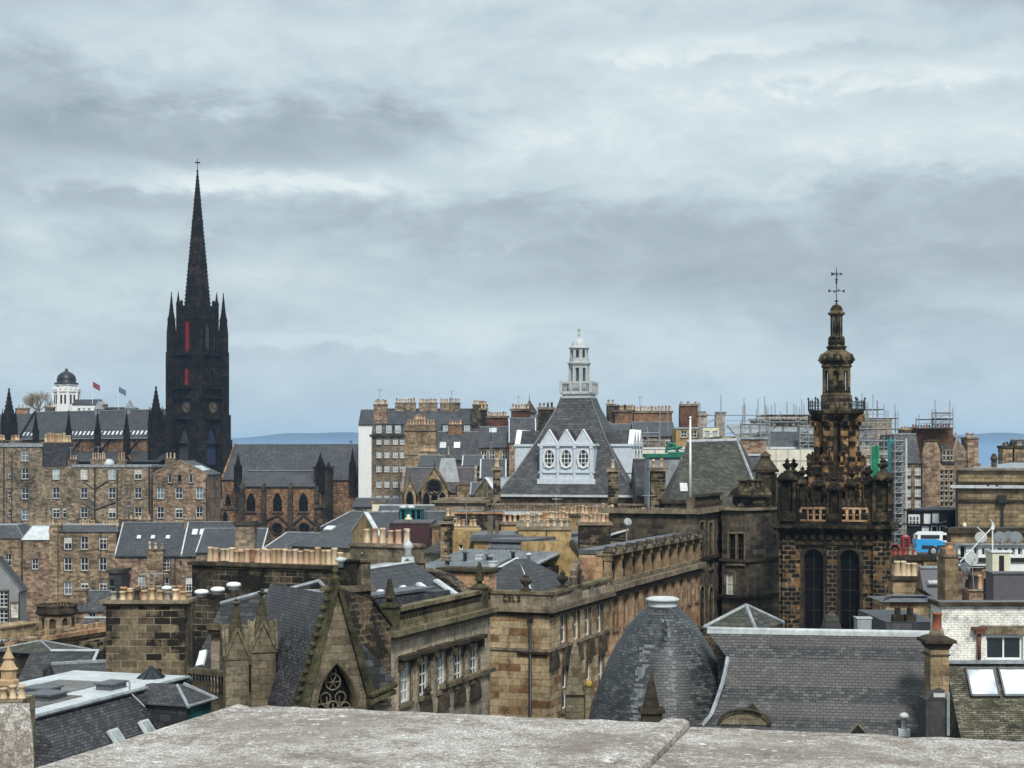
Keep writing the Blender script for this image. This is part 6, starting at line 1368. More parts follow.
for a in range(4):                              # pierced parapet panels
    T = Matrix.Rotation(a*math.pi/2, 4, 'Z')
    for (u0, u1) in ((-2.15,-.45),(.4,2.1)):
        mb = MB(); mb.T = T; H = zr1-zr0; nq = 4; w = (u1-u0)/nq
        mb.box(u0,u1,-fw-.15,-fw+.05,zr0,zr0+H*.12); mb.box(u0,u1,-fw-.15,-fw+.05,zr1-H*.16,zr1)
        for k in range(nq+1): u = u0+w*k; mb.box(u-w*.2,u+w*.2,-fw-.12,-fw+.02,zr0+H*.12,zr1-H*.16)
        for k in range(nq): u = u0+w*(k+.5); mb.box(u-w*.16,u+w*.16,-fw-.11,-fw+.02,zr0+H*.40,zr0+H*.5)
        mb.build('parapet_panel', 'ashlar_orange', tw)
        mb = MB(); mb.T = T
        for k in range(5):
            u = u0+(u1-u0)*(k+.5)/5; mb.lathe(u,-fw-.05,[(.13,zr1),(.2,zr1+.15),(.05,zr1+.34),(.1,zr1+.42),(0,zr1+.55)],6,smooth=True)
        mb.build('cresting', 'trim_dark', tw)
def tabern(x, y, w, z0, z1, zu, big=True):
    mb = MB(); mb.box(x-w,x+w,y-w,y+w,z0,z0+(z1-z0)*.22); 
    for sx in (-1,1):
        for sy in (-1,1): mb.box(x+sx*w*.8-.13*w*1.4,x+sx*w*.8+.13*w*1.4,y+sy*w*.8-.18*w,y+sy*w*.8+.18*w,z0+(z1-z0)*.22,z1-.12)
    mb.box(x-w*.5,x+w*.5,y-w*.5,y+w*.5,z0+(z1-z0)*.22,z1-.12)
    mb.box(x-w*1.18,x+w*1.18,y-w*1.18,y+w*1.18,z1-.14,z1); mb.frus((x-w,x+w,y-w,y+w),z1,(x-w*.55,x+w*.55,y-w*.55,y+w*.55),z1+w*.55)
    urn(mb, x, y, z1+w*.5, zu-z1-w*.5, 8); mb.build('urn_pedestal', 'tower_soot', tw)
e = fw-.2
for sx in (-1,1):
    for sy in (-1,1):
        tabern(sx*e, sy*e, .62, zr0, gf(478), gf(458))
        for (dx_, dy_) in ((.95*-sx,0),(0,.95*-sy)): tabern(sx*e+dx_*1.05, sy*e+dy_*1.05, .34, zr0, gf(482), gf(466))
for (x_, y_) in ((0,-e),(0,e),(e,0),(-e,0)): tabern(x_, y_, .5, zr0, gf(488), gf(474))
for (x_, y_) in ((-1.1,-e+.9),(1.1,-e+.9),(-1.1,e-.9),(1.1,e-.9)): tabern(x_, y_, .42, zr0, gf(484), gf(469))
# octagonal stage with tall openings
def oct_(mb, prof, rot=22.5, n=8): mb.lathe(0,0,[(r, z) for r, z in prof], n, rot=R(rot), smooth=False)
mb = MB(); oct_(mb, [(2.15,gf(521)),(2.15,g(490)),(1.95,g(489)),(1.95,g(466)),(1.6,g(465))]); mb.build('octagon_base', 'tower_pier', tw)
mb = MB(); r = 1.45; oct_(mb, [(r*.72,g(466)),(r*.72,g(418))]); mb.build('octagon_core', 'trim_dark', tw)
for k in range(8):
    a = R(22.5+45*k); mb = MB(); mb.T = Matrix.Rotation(a, 4, 'Z')
    mb.box(1.05,1.5,-.26,.26,g(466),g(424)); mb.box(1.35,2.05,-.1,.1,g(466),g(458)); mb.box(1.35,1.72,-.1,.1,g(458),g(452)); mb.lathe(1.95,0,[(.16,g(458)),(.2,g(456.5)),(0,g(453))],8)
    mb.box(1.05,1.65,-.3,.3,g(426),g(422)); mb.box(1.35,1.95,-.12,.12,g(422),g(415.5)); mb.build('octagon_pier', 'tower_pier', tw)
mb = MB()
oct_(mb, [(1.3,g(424)),(1.45,g(420)),(1.7,g(416)),(1.92,g(413.8)),(1.95,g(411)),(1.9,g(410.5)),(1.2,g(410.4))]); mb.build('balcony', 'tower_soot', tw)
mb = MB(); n = 40
for k in range(n):
    a = 2*math.pi*k/n; big = k % 5 == 0; x, y = 1.86*math.cos(a), 1.86*math.sin(a); mb.tube((x,y,g(411)),(x,y,g(398 if big else 400.5)),.035 if big else .022,4)
    if big: mb.lathe(x,y,[(.035,g(400)),(.09,g(399)),(0,g(396.8))],6)
for yy in (402.5, 405.5, 409.5):
    for k in range(16): a, c_ = 2*math.pi*k/16, 2*math.pi*(k+1)/16; mb.tube((1.86*math.cos(a),1.86*math.sin(a),g(yy)),(1.86*math.cos(c_),1.86*math.sin(c_),g(yy)),.02,4)
mb.build('iron_railing', 'iron', tw)
mb = MB(); oct_(mb, [(1.08,g(411)),(1.08,g(403)),(1.04,g(402)),(1.1,g(401)),(1.1,g(396)),(.98,g(394)),(.98,g(393))]); oct_(mb, [(.62,g(394)),(.62,g(366))]); mb.build('upper_stage_base', 'lantern_stone', tw)
for k in range(8):
    T = Matrix.Rotation(R(45*k), 4, 'Z'); ap = .98*math.cos(R(22.5)); w = 2*.98*math.sin(R(22.5)); mb = MB(); mb.T = T; zl, zh = g(394), g(367)
    H = zh-zl; mb.box(-w/2,-w*.24,-ap,-ap+.2,zl,zh); mb.box(w*.24,w/2,-ap,-ap+.2,zl,zh); pts, fans = outline('arch', w*.48, H*.86)
    mb.box(-w*.24,w*.24,-ap,-ap+.2,zl+H*.86,zh); mb.box(-w*.24,w*.24,-ap-.02,-ap+.2,zl,zl+H*.12)
    for cc_, arc in fans:
        for a_, b_ in zip(arc, arc[1:]): mb.extr([(cc_[0],-ap,zl+cc_[1]),(a_[0],-ap,zl+a_[1]),(b_[0],-ap,zl+b_[1])], (0,.2,0))
    mb.build('arcade_face', 'lantern_stone', tw)
mb = MB(); mb.lathe(0,0,[(1.0,g(367.5)),(1.02,g(366)),(.95,g(364.5)),(1.1,g(363)),(1.16,g(360.5)),(1.16,g(358)),(1.05,g(355)),(.85,g(352.5)),(.62,g(350.5)),(.6,g(348.5)),(.68,g(348)),(.68,g(346.5)),(.5,g(346)),(.46,g(344)),(.56,g(343.5)),(.56,g(341.5)),(.44,g(341)),(.4,g(338.5)),(.5,g(338)),(.5,g(336.5)),(.36,g(336))],16)
for k in range(16): a = R(22.5*k); mb.tube((1.17*math.cos(a),1.17*math.sin(a),g(361)),(1.0*math.cos(a),1.0*math.sin(a),g(354)),.09,5,.05)
for k in range(8): a = R(45*k); mb.box(.48*math.cos(a)-.07,.48*math.cos(a)+.07,.48*math.sin(a)-.07,.48*math.sin(a)+.07,g(347),g(338))
mb.build('ribbed_bulb', 'lantern_stone', tw)
mb = MB(); mb.lathe(0,0,[(.26,g(337)),(.25,g(315))],8,smooth=False)
for k in range(8): a = R(22.5+45*k); mb.tube((.36*math.cos(a),.36*math.sin(a),g(337)),(.36*math.cos(a),.36*math.sin(a),g(315)),.07,6)
mb.build('colonnette_shaft', 'lantern_stone', tw)
mb = MB(); mb.lathe(0,0,[(.42,g(316)),(.5,g(315)),(.58,g(314)),(.58,g(312.6)),(.42,g(312)),(.42,g(310.5)),(.38,g(308)),(.26,g(305.6)),(.1,g(304.4)),(.06,g(303)),(0,g(302))],16); mb.build('cap_dome', 'lantern_stone', tw)
mb = MB(); mb.tube((0,0,g(304)),(0,0,g(268)),.03,6); mb.lathe(0,0,[(0,g(302.5)),(.16,g(301)),(0,g(299.5))],8); mb.lathe(0,0,[(0,g(284)),(.09,g(283)),(.05,g(281)),(.09,g(279)),(0,g(278))],8)
for a, L in ((0,.5),(90,.5)):
    T0 = Matrix.Rotation(R(a+20), 4, 'Z'); mb.T = T0; mb.tube((-L,0,g(291)),(L,0,g(291)),.022,4)
    for s1 in (-1,1): mb.box(s1*L-.06,s1*L+.06,-.015,.015,g(291)-.09,g(291)+.09)
mb.T = Matrix.Rotation(R(15), 4, 'Z'); mb.tube((-.32,0,g(274)),(.36,0,g(274)),.022,4); mb.extr([(-.36,-.012,g(276)),(-.36,-.012,g(272)),(-.05,-.012,g(274))],(0,.024,0)); mb.extr([(.22,-.012,g(275.5)),(.22,-.012,g(272.5)),(.44,-.012,g(274))],(0,.024,0))
for a in range(0,360,45): mb.tube((0,0,g(274)),(.2*math.cos(R(a)),0,g(274)+.2*math.sin(R(a))),.015,4)
mb.T = Matrix(); mb.build('weather_vane', 'iron', tw)
# ================================================================== scaffolded hall and its neighbours, right
D = 235
b = Bld('domed_hall', 'grey hall under repair, low dome and pale sloping roofs wrapped in scaffolding', 'hall', 722, D, 905, D, base=0, dep=22)
b.grid('F', [775,790,805,845,858,870], [442], 1.6, 1.2, bars=(1,0), pane='glass_black', sur=0, sill=False)
b.wall(b.z(436), 'ashlar_grey')
mb = MB(); u0 = b.hit(735,436)[0]; u1 = b.hit(815,436)[0]; mb.extr([(u0,0,b.H),(u1+9,0,b.H),(u1+9,9,b.z(425)),(u0,9,b.z(425))], (0,0,.3)); b.part('roof', mb, 'lead')
mb = MB(); u, z = b.hit(787,420,'F',12); 
for k in range(12): T0 = Matrix.Translation((u,12,0)) @ Matrix.Rotation(R(30*k), 4, 'Z'); mb.T = T0; mb.box(-.25,.25,-5.6,-5.1,b.z(428),b.z(419))
mb.T = Matrix.Translation((u,12,0)); mb.lathe(0,0,[(5.0,b.z(430)),(5.0,b.z(419))],24,smooth=False); mb.lathe(0,0,[(6.0,b.z(419)),(6.0,b.z(417.5)),(5.0,b.z(417)),(3.5,b.z(414.5)),(0,b.z(413.5))],24); b.part('drum_and_dome', mb, 'ashlar_grey')
mb = MB(); u0 = b.hit(838,436)[0]; u1 = b.hit(897,436)[0]; mb.box(u0,u1,3,14,b.H,b.z(418)); mb.box(u0+2,u1-3,5,12,b.z(418),b.z(412)); b.part('upper_storey', mb, 'ashlar_grey')
rn = random.Random(4)
mb = MB(); mb.box(b.hit(818,430)[0], b.hit(836,430)[0], 5, 12, b.H, b.z(416)); b.part('rear_storey', mb, 'rubble_grey')
b = Bld('sheeted_wall', 'large pale cream sheeted hoarding behind the church tower urns', 'hoarding', 764, 215, 873, 215, base=0, dep=3); b.wall(b.z(449.5), 'sheet_pale')
mb = MB()
for k in range(1,9): mb.box(b.W*k/9-.04,b.W*k/9+.04,-.04,-.005,0,b.H)
for y_ in (461, 474): mb.box(0,b.W,-.05,-.006,b.z(y_),b.z(y_)+.08)
b.part('sheet_seams', mb, 'steel')
b = Bld('pink_plant_room', 'plain pinkish plant room above the lower slate side roof', 'building', 737, 212, 766, 212, base=0, dep=5); b.wall(b.z(438.5), 'rubble_pink'); b.band(b.H-.1,.3,.2,'lead', faces='FRL')
b = Bld('leaded_terrace', 'stack of pale lead flat roofs stepping up behind the hoarding', 'roof', 757, 220, 822, 220, base=0, dep=8)
b.wall(b.z(449), 'chimney_soot'); 
for i, (ya, yb, o_) in enumerate(((449,447,0),(443,441.3,2.2),(439,437.6,4.5))): mb = MB(); mb.box(-.4+i*.6,b.W+.4-i*.5,-.5+o_,8,b.z(ya),b.z(yb)); b.part('roof_edge', mb, 'sheet_white'); mb = MB(); mb.box(i*.6,b.W-i*.5,o_+.2,8,b.z(yb),b.z(yb)+.9); b.part('roof_step', mb, 'lead_dark')
SG = 'scaffolds on the hall under repair'
def scaffold(lb, x0, x1, yt, yb, D, dep=1.3, bay=2.0, lift=2.0, boards=True, up=1.0, rnd=0, mat='steel', base=None):
    a = P(x0, yb, D); c_ = P(x1, yb, D); Wd = c_.x-a.x; z0 = base if base is not None else a.z; H = zz(yt, D)-z0
    o = empty('scaffold', lb, 'scaffold', (a.x, a.y, z0), 0, SG); mb = MB(); r_ = random.Random(lb); n = max(1, round(Wd/bay)); m = max(1, round(H/lift)); r = .06
    for k in range(n+1):
        x = Wd*k/n
        for y in (0, dep): mb.tube((x,y,0),(x,y,H+r_.uniform(.1,up)),r,4)
    for j in range(m+1):
        z = H*j/m
        for y in (0, dep): mb.tube((0,y,z),(Wd,y,z),r,4)
        if j: 
            for y in (0,): mb.tube((0,y,z-.9*H/m/2),(Wd,y,z-.9*H/m/2),r*.8,4)
        for k in range(n+1): mb.tube((Wd*k/n,0,z),(Wd*k/n,dep,z),r,4)
    for k in range(0, n, 2):
        for j in range(m): mb.tube((Wd*k/n,0,H*j/m),(Wd*(k+1)/n,0,H*(j+1)/m),r*.8,4)
    mb.build('poles', mat, o)
    if boards:
        for j in range(1, m+1): mb = MB(); mb.box(0,Wd,.1,dep-.1,H*j/m-.12,H*j/m-.05); mb.build('scaffold_deck', 'board', o)
    return o, Wd, H
scaffold('dense scaffold over the grey roofs left of the church tower bulb', 768, 815, 420, 447, 228, up=2.6)
scaffold('low scaffold deck with rails round the low dome', 765, 812, 414.5, 422, 224, dep=8, lift=1.2, up=2.8)
scaffold('scaffold with tall uprights right of the church tower balcony', 858, 898, 418, 450, 226, up=3.2, lift=1.6, bay=1.6)
scaffold('upper scaffold cage above the grey storeys, right of the iron balcony', 840, 884, 409, 420, 232, up=2.5, dep=4, lift=1.2, bay=1.5)
scaffold('long thin scaffold rail between the tall brick stack and the dome', 700, 766, 415, 440, 240, up=3.8, bay=3.2, lift=2.4, boards=False)
scaffold('white scaffold and stair roofs beside the pavilion right slope', 636, 660, 433, 448, 215, up=1.0, lift=1.3)
scaffold('close scaffold mesh before the grey hall right of the mossy roof', 742, 770, 424, 452, 216, lift=1.3, bay=1.3, up=1.0)
scaffold('scaffold lifts climbing behind the green netting', 862, 895, 441, 500, 200, lift=1.7, bay=1.5, up=.6, base=0)
scaffold('scaffold edge rails above the cream hoarding', 800, 826, 426, 449, 218, lift=1.2, bay=1.4, up=2.0)
mb = MB()
for x_, yt in ((745,404),(758,399),(775,403),(787,402),(794,403),(668,412),(721,400),(866,402),(877,400),(895,404),(660,406),(804,404)):
    p = P(x_, 432, 240); q_ = P(x_, yt, 240); mb.tube(p-P(745,432,240), q_-P(745,432,240), .07, 4)
o = thing_mesh('scaffold_poles', 'tall loose scaffold poles standing above the hall roofs', 'scaffold', mb, 'steel', P(745,432,240))
o, w_, h_ = scaffold('tall white scaffold stair tower between teal netting and brown tenement', 895, 906, 441, 533, 190, dep=2, bay=1.3, lift=1.25, mat='steel', base=0)
mb = MB(); mb.box(-.1,w_+.1,2.0,2.1,0,h_-.3); mb.build('sheeting', 'dish_grey', o)
mb = MB(); mb.tube((w_,-.1,0),(w_,-.1,h_+.3),.13,8); mb.build('rubbish_chute', 'dish_grey', o)
for (x0, x1, yt, mt, lb) in ((887.5,895,439,'net_teal','tall strip of teal debris netting beside the white stair tower'), (871.5,879.5,446,'net_green','narrower strip of green debris netting behind the urns')):
    a = P(x0, 530, 196); c_ = P(x1, 530, 196); mb = MB(); n = 7; H = zz(yt,196)
    for k in range(n): xa, xb = (c_.x-a.x)*k/n, (c_.x-a.x)*(k+1)/n; ya, yb = .12*math.sin(k*2.1), .12*math.sin((k+1)*2.1); mb.extr([(xa,ya,0),(xb,yb,0),(xb,yb+.03,0),(xa,ya+.03,0)], (0,0,H))
    thing_mesh('debris_netting', lb, 'netting', mb, mt, (a.x, a.y, 0))
b = Bld('scaffold_shrouded_wing', 'grey wing half hidden behind scaffolding right of the church tower', 'building', 860, 205, 897, 205, base=0, dep=8); b.grid('F', [872,884], [465,485], 1.2, 2.0); b.wall(b.z(450), 'ashlar_grey')

# brown tenements on the right
b = Bld('brown_tenement', 'brown rubble tenement with slate roof and tall stepped chimney gable', 'tenement', 898, 205, 955, 205, base=0, dep=12)
b.trim = 'ashlar_tan'
b.grid('F', [908,918], [470.5,481,492,503], .8, 1.15, pane='glass_pale', sur=.16); b.grid('F', [942,946.5,951.5], [474.5,486,496,506.6], .42, 1.15, pane='glass_dark', sur=.09, sill=False, bars=(0,1))
b.wall(b.z(463.5), 'rubble_pink')
us = [b.hit(x,460)[0] for x in (921,942)]
mb = MB(); mb.frus((0,us[0],-.2,12), b.H, (0,us[0],2.5,10), b.z(434)); b.part('roof', mb, 'slate_grey')
mb = MB(); mb.box(0,us[0],2.4,2.6,b.z(434.2),b.z(433)); b.part('ridge_capping', mb, 'lead')
mb = MB(); u0, u1 = [b.hit(x,460,'F',-.4)[0] for x in (922.5,940.5)]; um = (u0+u1)/2
mb.extr([(u0,-.4,0),(u1,-.4,0),(u1,-.4,b.z(452)),(um+.8,-.4,b.z(441)),(um-.8,-.4,b.z(441)),(u0,-.4,b.z(452))], (0,.39,0)); b.part('gable_wall', mb, 'rubble_pink')
mb = MB(); mb.extr([(u0-.1,-.6,b.z(452)),(um-.8,-.6,b.z(441)),(um+.8,-.6,b.z(441)),(u1+.1,-.6,b.z(452)),(u1+.1,-.6,b.z(450.5)),(um+.85,-.6,b.z(439.8)),(um-.85,-.6,b.z(439.8)),(u0-.1,-.6,b.z(450.5))], (0,.8,0)); b.part('gable_coping', mb, 'trim_dark')
mb = MB(); mb.frus((us[1],b.W,-.2,8), b.H, (us[1],b.W,3,6), b.z(444)); b.part('side_roof', mb, 'slate_dark')
for x_ in (944,948,951.5): b.stuck(x_, 455.5, .4, 1.3, yo=-.12, bars=(0,1), pane='glass_dark')
b.chim(901, 911, 428.5, b.H+2, 4, 1.5, n=3, ph=.3, pm=ORNG, mat='chimney_block')
b.chim(913, 953, 427, b.H-2, 5, 2, n=14, ph=.35, pm=['pot_red','pot_soot'], mat='brick_red', rows=1)
mb = MB(); u0, u1 = [b.hit(x,440,'F',4.6)[0] for x in (926,953.5)]; mb.box(u0,u1,4.6,4.99,b.H-1,b.z(434)); b.part('brick_breast', mb, 'brick_red')
scaffold('small roof scaffold on top of the brown brick stack', 919, 953, 419, 428, 208, dep=1.5, up=1.4, lift=1.0)
scaffold('higher little scaffold deck over the right end of the brick stack', 935, 953, 412.5, 424, 207, dep=1.5, up=1.6, lift=.8)
b = Bld('brown_tenement', 'brown house with steep slate gable and round cornered chimney right of the stepped gable', 'tenement', 953.5, 212, 981, 212, base=0, dep=9); b.wall(b.z(463.5), 'rubble_grey'); b.gy(b.z(438.5), 'slate_grey', skew='lead_white', xm=b.W*.12, x0=-.5, x1=b.W*.72)
b.chim(967.5, 978.5, 437, b.H-3, -.3, 3, n=5, ph=.55, pm=['pot_grey','pot_soot','pot_pink'], mat='rubble_pink', rows=1)
b.chim(954.5, 958.5, 436.5, b.H, 4, 1, n=2, ph=.5, pm=['pot_grey'], mat='rubble_dark')
b = Bld('blank_stone_building', 'long blank courtyard wall of tan ashlar with projecting ledges and flat roof', 'building', 955.5, 172, 1085, 168, base=0, dep=16)
stone('ashlar_long', [(.17,.125,.075), (.24,.18,.11), (.30,.235,.145), (.36,.285,.18)], 1.5, .42, .03, (.10,.08,.05), 0, .5)
b.wall(b.z(485), 'ashlar_long'); mb = MB(); mb.box(.1, b.W, .8, 15, b.H, b.z(470.5)); b.part('attic_wall', mb, 'ashlar_long')
b.band(b.z(488), .32, .5, 'lead_white', 'ledge'); b.band(b.z(501.5), .25, .25, 'trim_dark'); mb = MB(); mb.box(-.1, b.W, .5, .81, b.z(482.5), b.z(481.5)); b.part('attic_string', mb, 'trim_dark')
mb = MB(); mb.box(0, b.W, .4, 15.5, b.z(470.5), b.z(468.8)); b.part('attic_coping', mb, 'trim_stone')
mb = MB(); u0, u1 = [b.hit(x,468,'F',4)[0] for x in (972,1085)]; mb.extr([(u0,1.5,b.z(468.8)),(u1,1.5,b.z(468.8)),(u1,14,b.z(464)),(u0+4,14,b.z(464))], (0,0,.12)); b.part('roof', mb, 'lead')
mb = MB(); u, z = b.hit(994,467,'F',3); mb.box(u-.3,u+.3,2.8,3.2,z-.3,z+.7); mb.lathe(u,3,[(.3,z+.7),(.42,z+.9),(.2,z+1.4),(0,z+1.5)],8); b.part('roof_vent', mb, 'trim_dark')
mb = MB(); u, z = b.hit(1002.6,502,'F'); mb.tube((u,-.3,0),(u,-.3,z),.13,6); mb.box(u-.42,u+.42,-.7,-.02,z-.1,z+.75); b.part('drainpipe', mb, 'iron')
for x_ in (988, 997): mb = MB(); u, z = b.hit(x_, 486.5); mb.box(u-.12,u+.12,-.5,-.1,z,z+.3); b.part('ledge_bracket', mb, 'iron')
mb = MB(); mb.tube(Vector((b.hit(956.5,500)[0]+.1,-.2,0)), Vector((b.hit(956.5,500)[0]+.1,-.2,b.z(472))), .1, 6); b.part('drainpipe', mb, 'iron')
for (x0, x1, lb) in ((1003,1012.5,'left of two matching tan stacks beyond the long ashlar wall'), (1014.5,1026,'right of two matching tan stacks beyond the long ashlar wall')):
    b = Bld('chimney_stack', lb, 'chimney', x0, 196, x1, 196, base=0, dep=2); b.wall(b.z(448), 'rubble_tan'); b.band(b.z(448), .3, .15, 'trim_dark', faces='FRL'); pots(b.root, .4, b.W-.4, 1, b.z(448)+.3, 3, .22, .45, ['pot_soot','pot_grey'], rnd=b.rnd)
b = Bld('dark_gable_house', 'dark house end rising at the right edge of the skyline', 'house', 1021, 200, 1060, 200, base=0, dep=8); b.wall(b.z(459), 'rubble_dark'); b.gx(b.z(440), 'slate_dark')

# pub, bus, phone box down in the street
b = Bld('black_and_white_pub', 'black and white framed public house at the foot of the brown tenement', 'pub', 906.5, 180, 948, 178, base=0, dep=9)
b.wall(b.z(511), 'black_paint'); mb = MB()
for (x0, x1, y0, y1) in ((908.5,920,526,514.5),(924,930.5,524,513.5),(932.5,939,523,513),(922,929,534,526),(931,938,533.5,525.5),(939.5,947,533,525)): (ua, za), (ub, zb_) = b.hit(x0,y0), b.hit(x1,y1); mb.box(ua,ub,-.06,-.005,za,zb_)
b.part('white_panels', mb, 'white_paint')
for x_ in (910.8,914.2,917.7): b.stuck(x_, 520.5, .3, .95, yo=-.07, bars=(0,1), pane='glass_dark', sur=0)
for x_ in (934.5,943): b.stuck(x_, 530, .5, .75, yo=-.07, bars=(1,0), pane='glass_black', sur=0, paint='black_paint')
b.band(b.z(524.5), .14, .35, 'black_paint', 'fascia', faces='F'); b.band(b.z(511), .2, .3, 'black_paint', 'eaves', faces='FR'); b.hip(b.z(508), 'slate_dark', 1, iny=2, ridge=None)
mb = MB(); (ua, za), (ub, zb_) = b.hit(937,524), b.hit(948,521.5); mb.extr([(ua,-.5,za),(ub,-.5,zb_),(ub,-.5,zb_+.12),(ua,-.5,za+.12)],(0,.6,0)); b.part('pale_awning', mb, 'lead')
# street deck (raised bridge road) the bus stands on
br = MB(); br.box((880-512)/F*150, (1060-512)/F*150, 146, 178, 0, zz(560,150)); o = br.build('bridge_road', 'asphalt'); structure(o)
zroad = zz(560,150)
def bus(x0, x1, D):
    a = P(x0, 555, D); c_ = P(x1, 555, D); L = 9.5; o = empty('double_deck_bus', 'blue and white double deck bus passing the black and white pub', 'bus', (a.x, a.y, zroad), R(-6))
    H = zz(532.5, D)-zroad; w = 2.5
    mb = MB(); mb.box(.1, L, 0, w, .4, H*.58); mb.build('lower_body', 'bus_blue', o)
    mb = MB(); mb.extr([(.1,0,H*.58+.003),(L,0,H*.58+.003),(L,0,H),(.6,0,H),(.25,0,H*.9)], (0,w,0)); mb.build('upper_body', 'bus_white', o)
    mb = MB(); mb.extr([(0,-.02,H*.52),(3.2,-.02,H*.56),(2.0,-.02,H*.72),(.1,-.02,H*.72)], (0,.015,0)); mb.box(.02,.095,.1,w-.1,H*.5,H*.7); mb.build('livery_panel', 'bus_blue', o)
    mb = MB(); mb.box(2.6, L-.2, -.03, -.004, H*.68, H*.9); mb.build('upper_window', 'glass_black', o)
    mb = MB(); mb.box(.5, 2.3, -.035, -.004, H*.74, H*.9); mb.box(.1,.24,.2,w-.2,H*.72,H*.88); mb.build('front_window', 'glass_dark', o)
    mb = MB(); 
    for k in range(6): mb.box(.6+k*1.45, 1.75+k*1.45, -.03, -.004, H*.3, H*.46)
    mb.build('lower_window', 'glass_dark', o)
    for x in (1.7, L-2.2):
        mb = MB(); mb.T = Matrix.Translation((x,-.02,.48)) @ Matrix.Rotation(R(90), 4, 'X'); mb.lathe(0,0,[(.48,-.25),(.48,.02),(.4,.04)],18); mb.cur = 1; mb.lathe(0,0,[(.26,.045),(.2,.07)],14,smooth=False); mb.build('wheel', ['tyre','steel'], o)
bus(915.5, 950, 156)
c = P(905.5, 551, 152); o = empty('telephone_box', 'red telephone box standing beside the bus', 'phone box', (c.x, c.y, zroad)); H = zz(535,152)-zroad
mb = MB(); w = .3
for sx in (-1,1):
    for sy in (-1,1): mb.box(sx*w-.08,sx*w+.08,sy*w-.08,sy*w+.08,0,H*.9)
mb.box(-w,w,-w,w,0,H*.16); mb.box(-w-.06,w+.06,-w-.06,w+.06,H*.84,H*.94)
for k in range(1,6): z = H*(.16+.68*k/6); mb.box(-w,w,-w-.02,-w+.02,z-.02,z+.02)
for k in (-1,1): mb.box(k*.2-.02,k*.2+.02,-w-.02,-w+.02,H*.16,H*.84)
mb.build('frame', 'red_paint', o); mb = MB(); mb.box(-w+.03,w-.03,-w+.03,w-.03,H*.16,H*.84); mb.build('glazing', 'glass_dark', o); mb = MB(); mb.lathe(0,0,[(w*1.2,H*.94),(w*.9,H*.99),(0,H*1.02)],4,rot=R(45),smooth=False); mb.build('domed_top', 'red_paint', o)
def car(x, D, mat, lb):
    c = P(x, 557, D); o = empty('parked_car', lb, 'car', (c.x, c.y, zroad), R(-6), 'cars on the street by the bus'); L = 4.1
    mb = MB(); mb.extr([(-L/2,0,.35),(L/2,0,.35),(L/2,0,.8),(L*.28,0,.92),(-L*.42,0,.92),(-L/2,0,.8)], (0,1.7,0)); mb.extr([(-L*.4,.12,.9),(L*.25,.12,.9),(L*.1,.12,1.42),(-L*.28,.12,1.42)], (0,1.46,0)); mb.build('body', mat, o)
    mb = MB(); mb.extr([(-L*.36,.1,.95),(L*.2,.1,.95),(L*.08,.1,1.36),(-L*.26,.1,1.36)], (0,.015,0)); mb.build('side_window', 'glass_black', o)
    for x_ in (-L*.3, L*.3): mb = MB(); mb.T = Matrix.Translation((x_,-.02,.32)) @ Matrix.Rotation(R(90), 4, 'X'); mb.lathe(0,0,[(.32,-.2),(.32,.02),(.25,.04)],14); mb.build('wheel', 'tyre', o)
car(893, 151, 'red_paint', 'red car left of the red telephone box')

# nearer roofs on the right
b = Bld('four_pot_stack', 'broad ashlar stack with four tall buff pots right of the church tower', 'chimney', 893, 92, 924, 92, base=0, dep=1.2)
b.wall(b.z(578.5), 'ashlar_tan'); b.band(b.z(580), .22, .15, 'trim_dark', 'chimney_cope', faces='FRL'); mb = MB(); mb.box(0,b.W,0,1.2,b.H,b.H+.1); b.part('cope_top', mb, 'trim_dark'); pots(b.root, .35, b.W-.45, .5, b.H+.1, 4, .2, .9, ['pot_buff'], rnd=b.rnd)
b = Bld('street_parapet_house', 'flat roofed stone house head carrying dark ledge behind the four pot stack', 'house', 884, 118, 938, 118, base=0, dep=1.5); b.wall(b.z(560), 'ashlar_tan'); b.band(b.z(560), .35, .3, 'trim_dark', 'cornice', faces='FRL'); pots(b.root, .6, b.W*.62, .7, b.z(560)+.35, 6, .16, .55, ['pot_grey','pot_red'], rnd=b.rnd); mb = MB(); mb.box(b.hit(922,570)[0],b.hit(936,570)[0],-.5,-.01,0,b.z(562)); b.part('pier', mb, 'ashlar_tan')
b = Bld('slate_roofed_house', 'small slate roofed house with white rooflight and dark dormer beyond the four pot stack', 'house', 925, 88, 952, 88, base=0, dep=2.4)
b.wall(b.z(602), 'ashlar_tan'); b.gx(b.z(571), 'purple_grey', ridge='lead'); 
for x_, y_, w_ in ((929.5,584,.75),(927.5,571.5,.5)): u, z = b.hit(x_, y_, 'F', 1.8); b.skylight((u, 1.7, b.H+1.75*(b.z(571)-b.H)/3+.08) if False else (u, .6, b.H+.6*(b.z(571)-b.H)/1.2+.1), w_, .3, 30, mat='white_paint', frame='lead')
mb = MB(); (u0, z0), (u1, z1) = b.hit(923.5,592,'F',-.4), b.hit(942,606,'F',-.4); mb.extr([(u0,-.4,z0),(u1,-.4,z1),(u1,-.4,z1+.12),(u0,-.4,z0+.12)],(0,1.5,0)); b.part('verge', mb, 'trim_dark')
dish(940.5, 561, 86, .43, 'dish_grey', 'large upright pale satellite dish left of the tan square stack', yaw=35)
b = Bld('square_tan_stack', 'square tan rendered chimney stack with broken pot, behind the white brick wall', 'chimney', 945, 78, 958.5, 78, base=0, dep=1.4); b.wall(b.z(556), 'ashlar_tan'); b.band(b.z(557), .12, .08, 'trim_stone', faces='FRL'); mb = MB(); mb.box(.05,b.W-.1,.1,1.2,b.H,b.z(549)); b.part('flaunching', mb, 'ashlar_orange'); pots(b.root, .35, b.W-.25, .6, b.z(549), 1, .2, .35, ['pot_orange'], rnd=b.rnd)
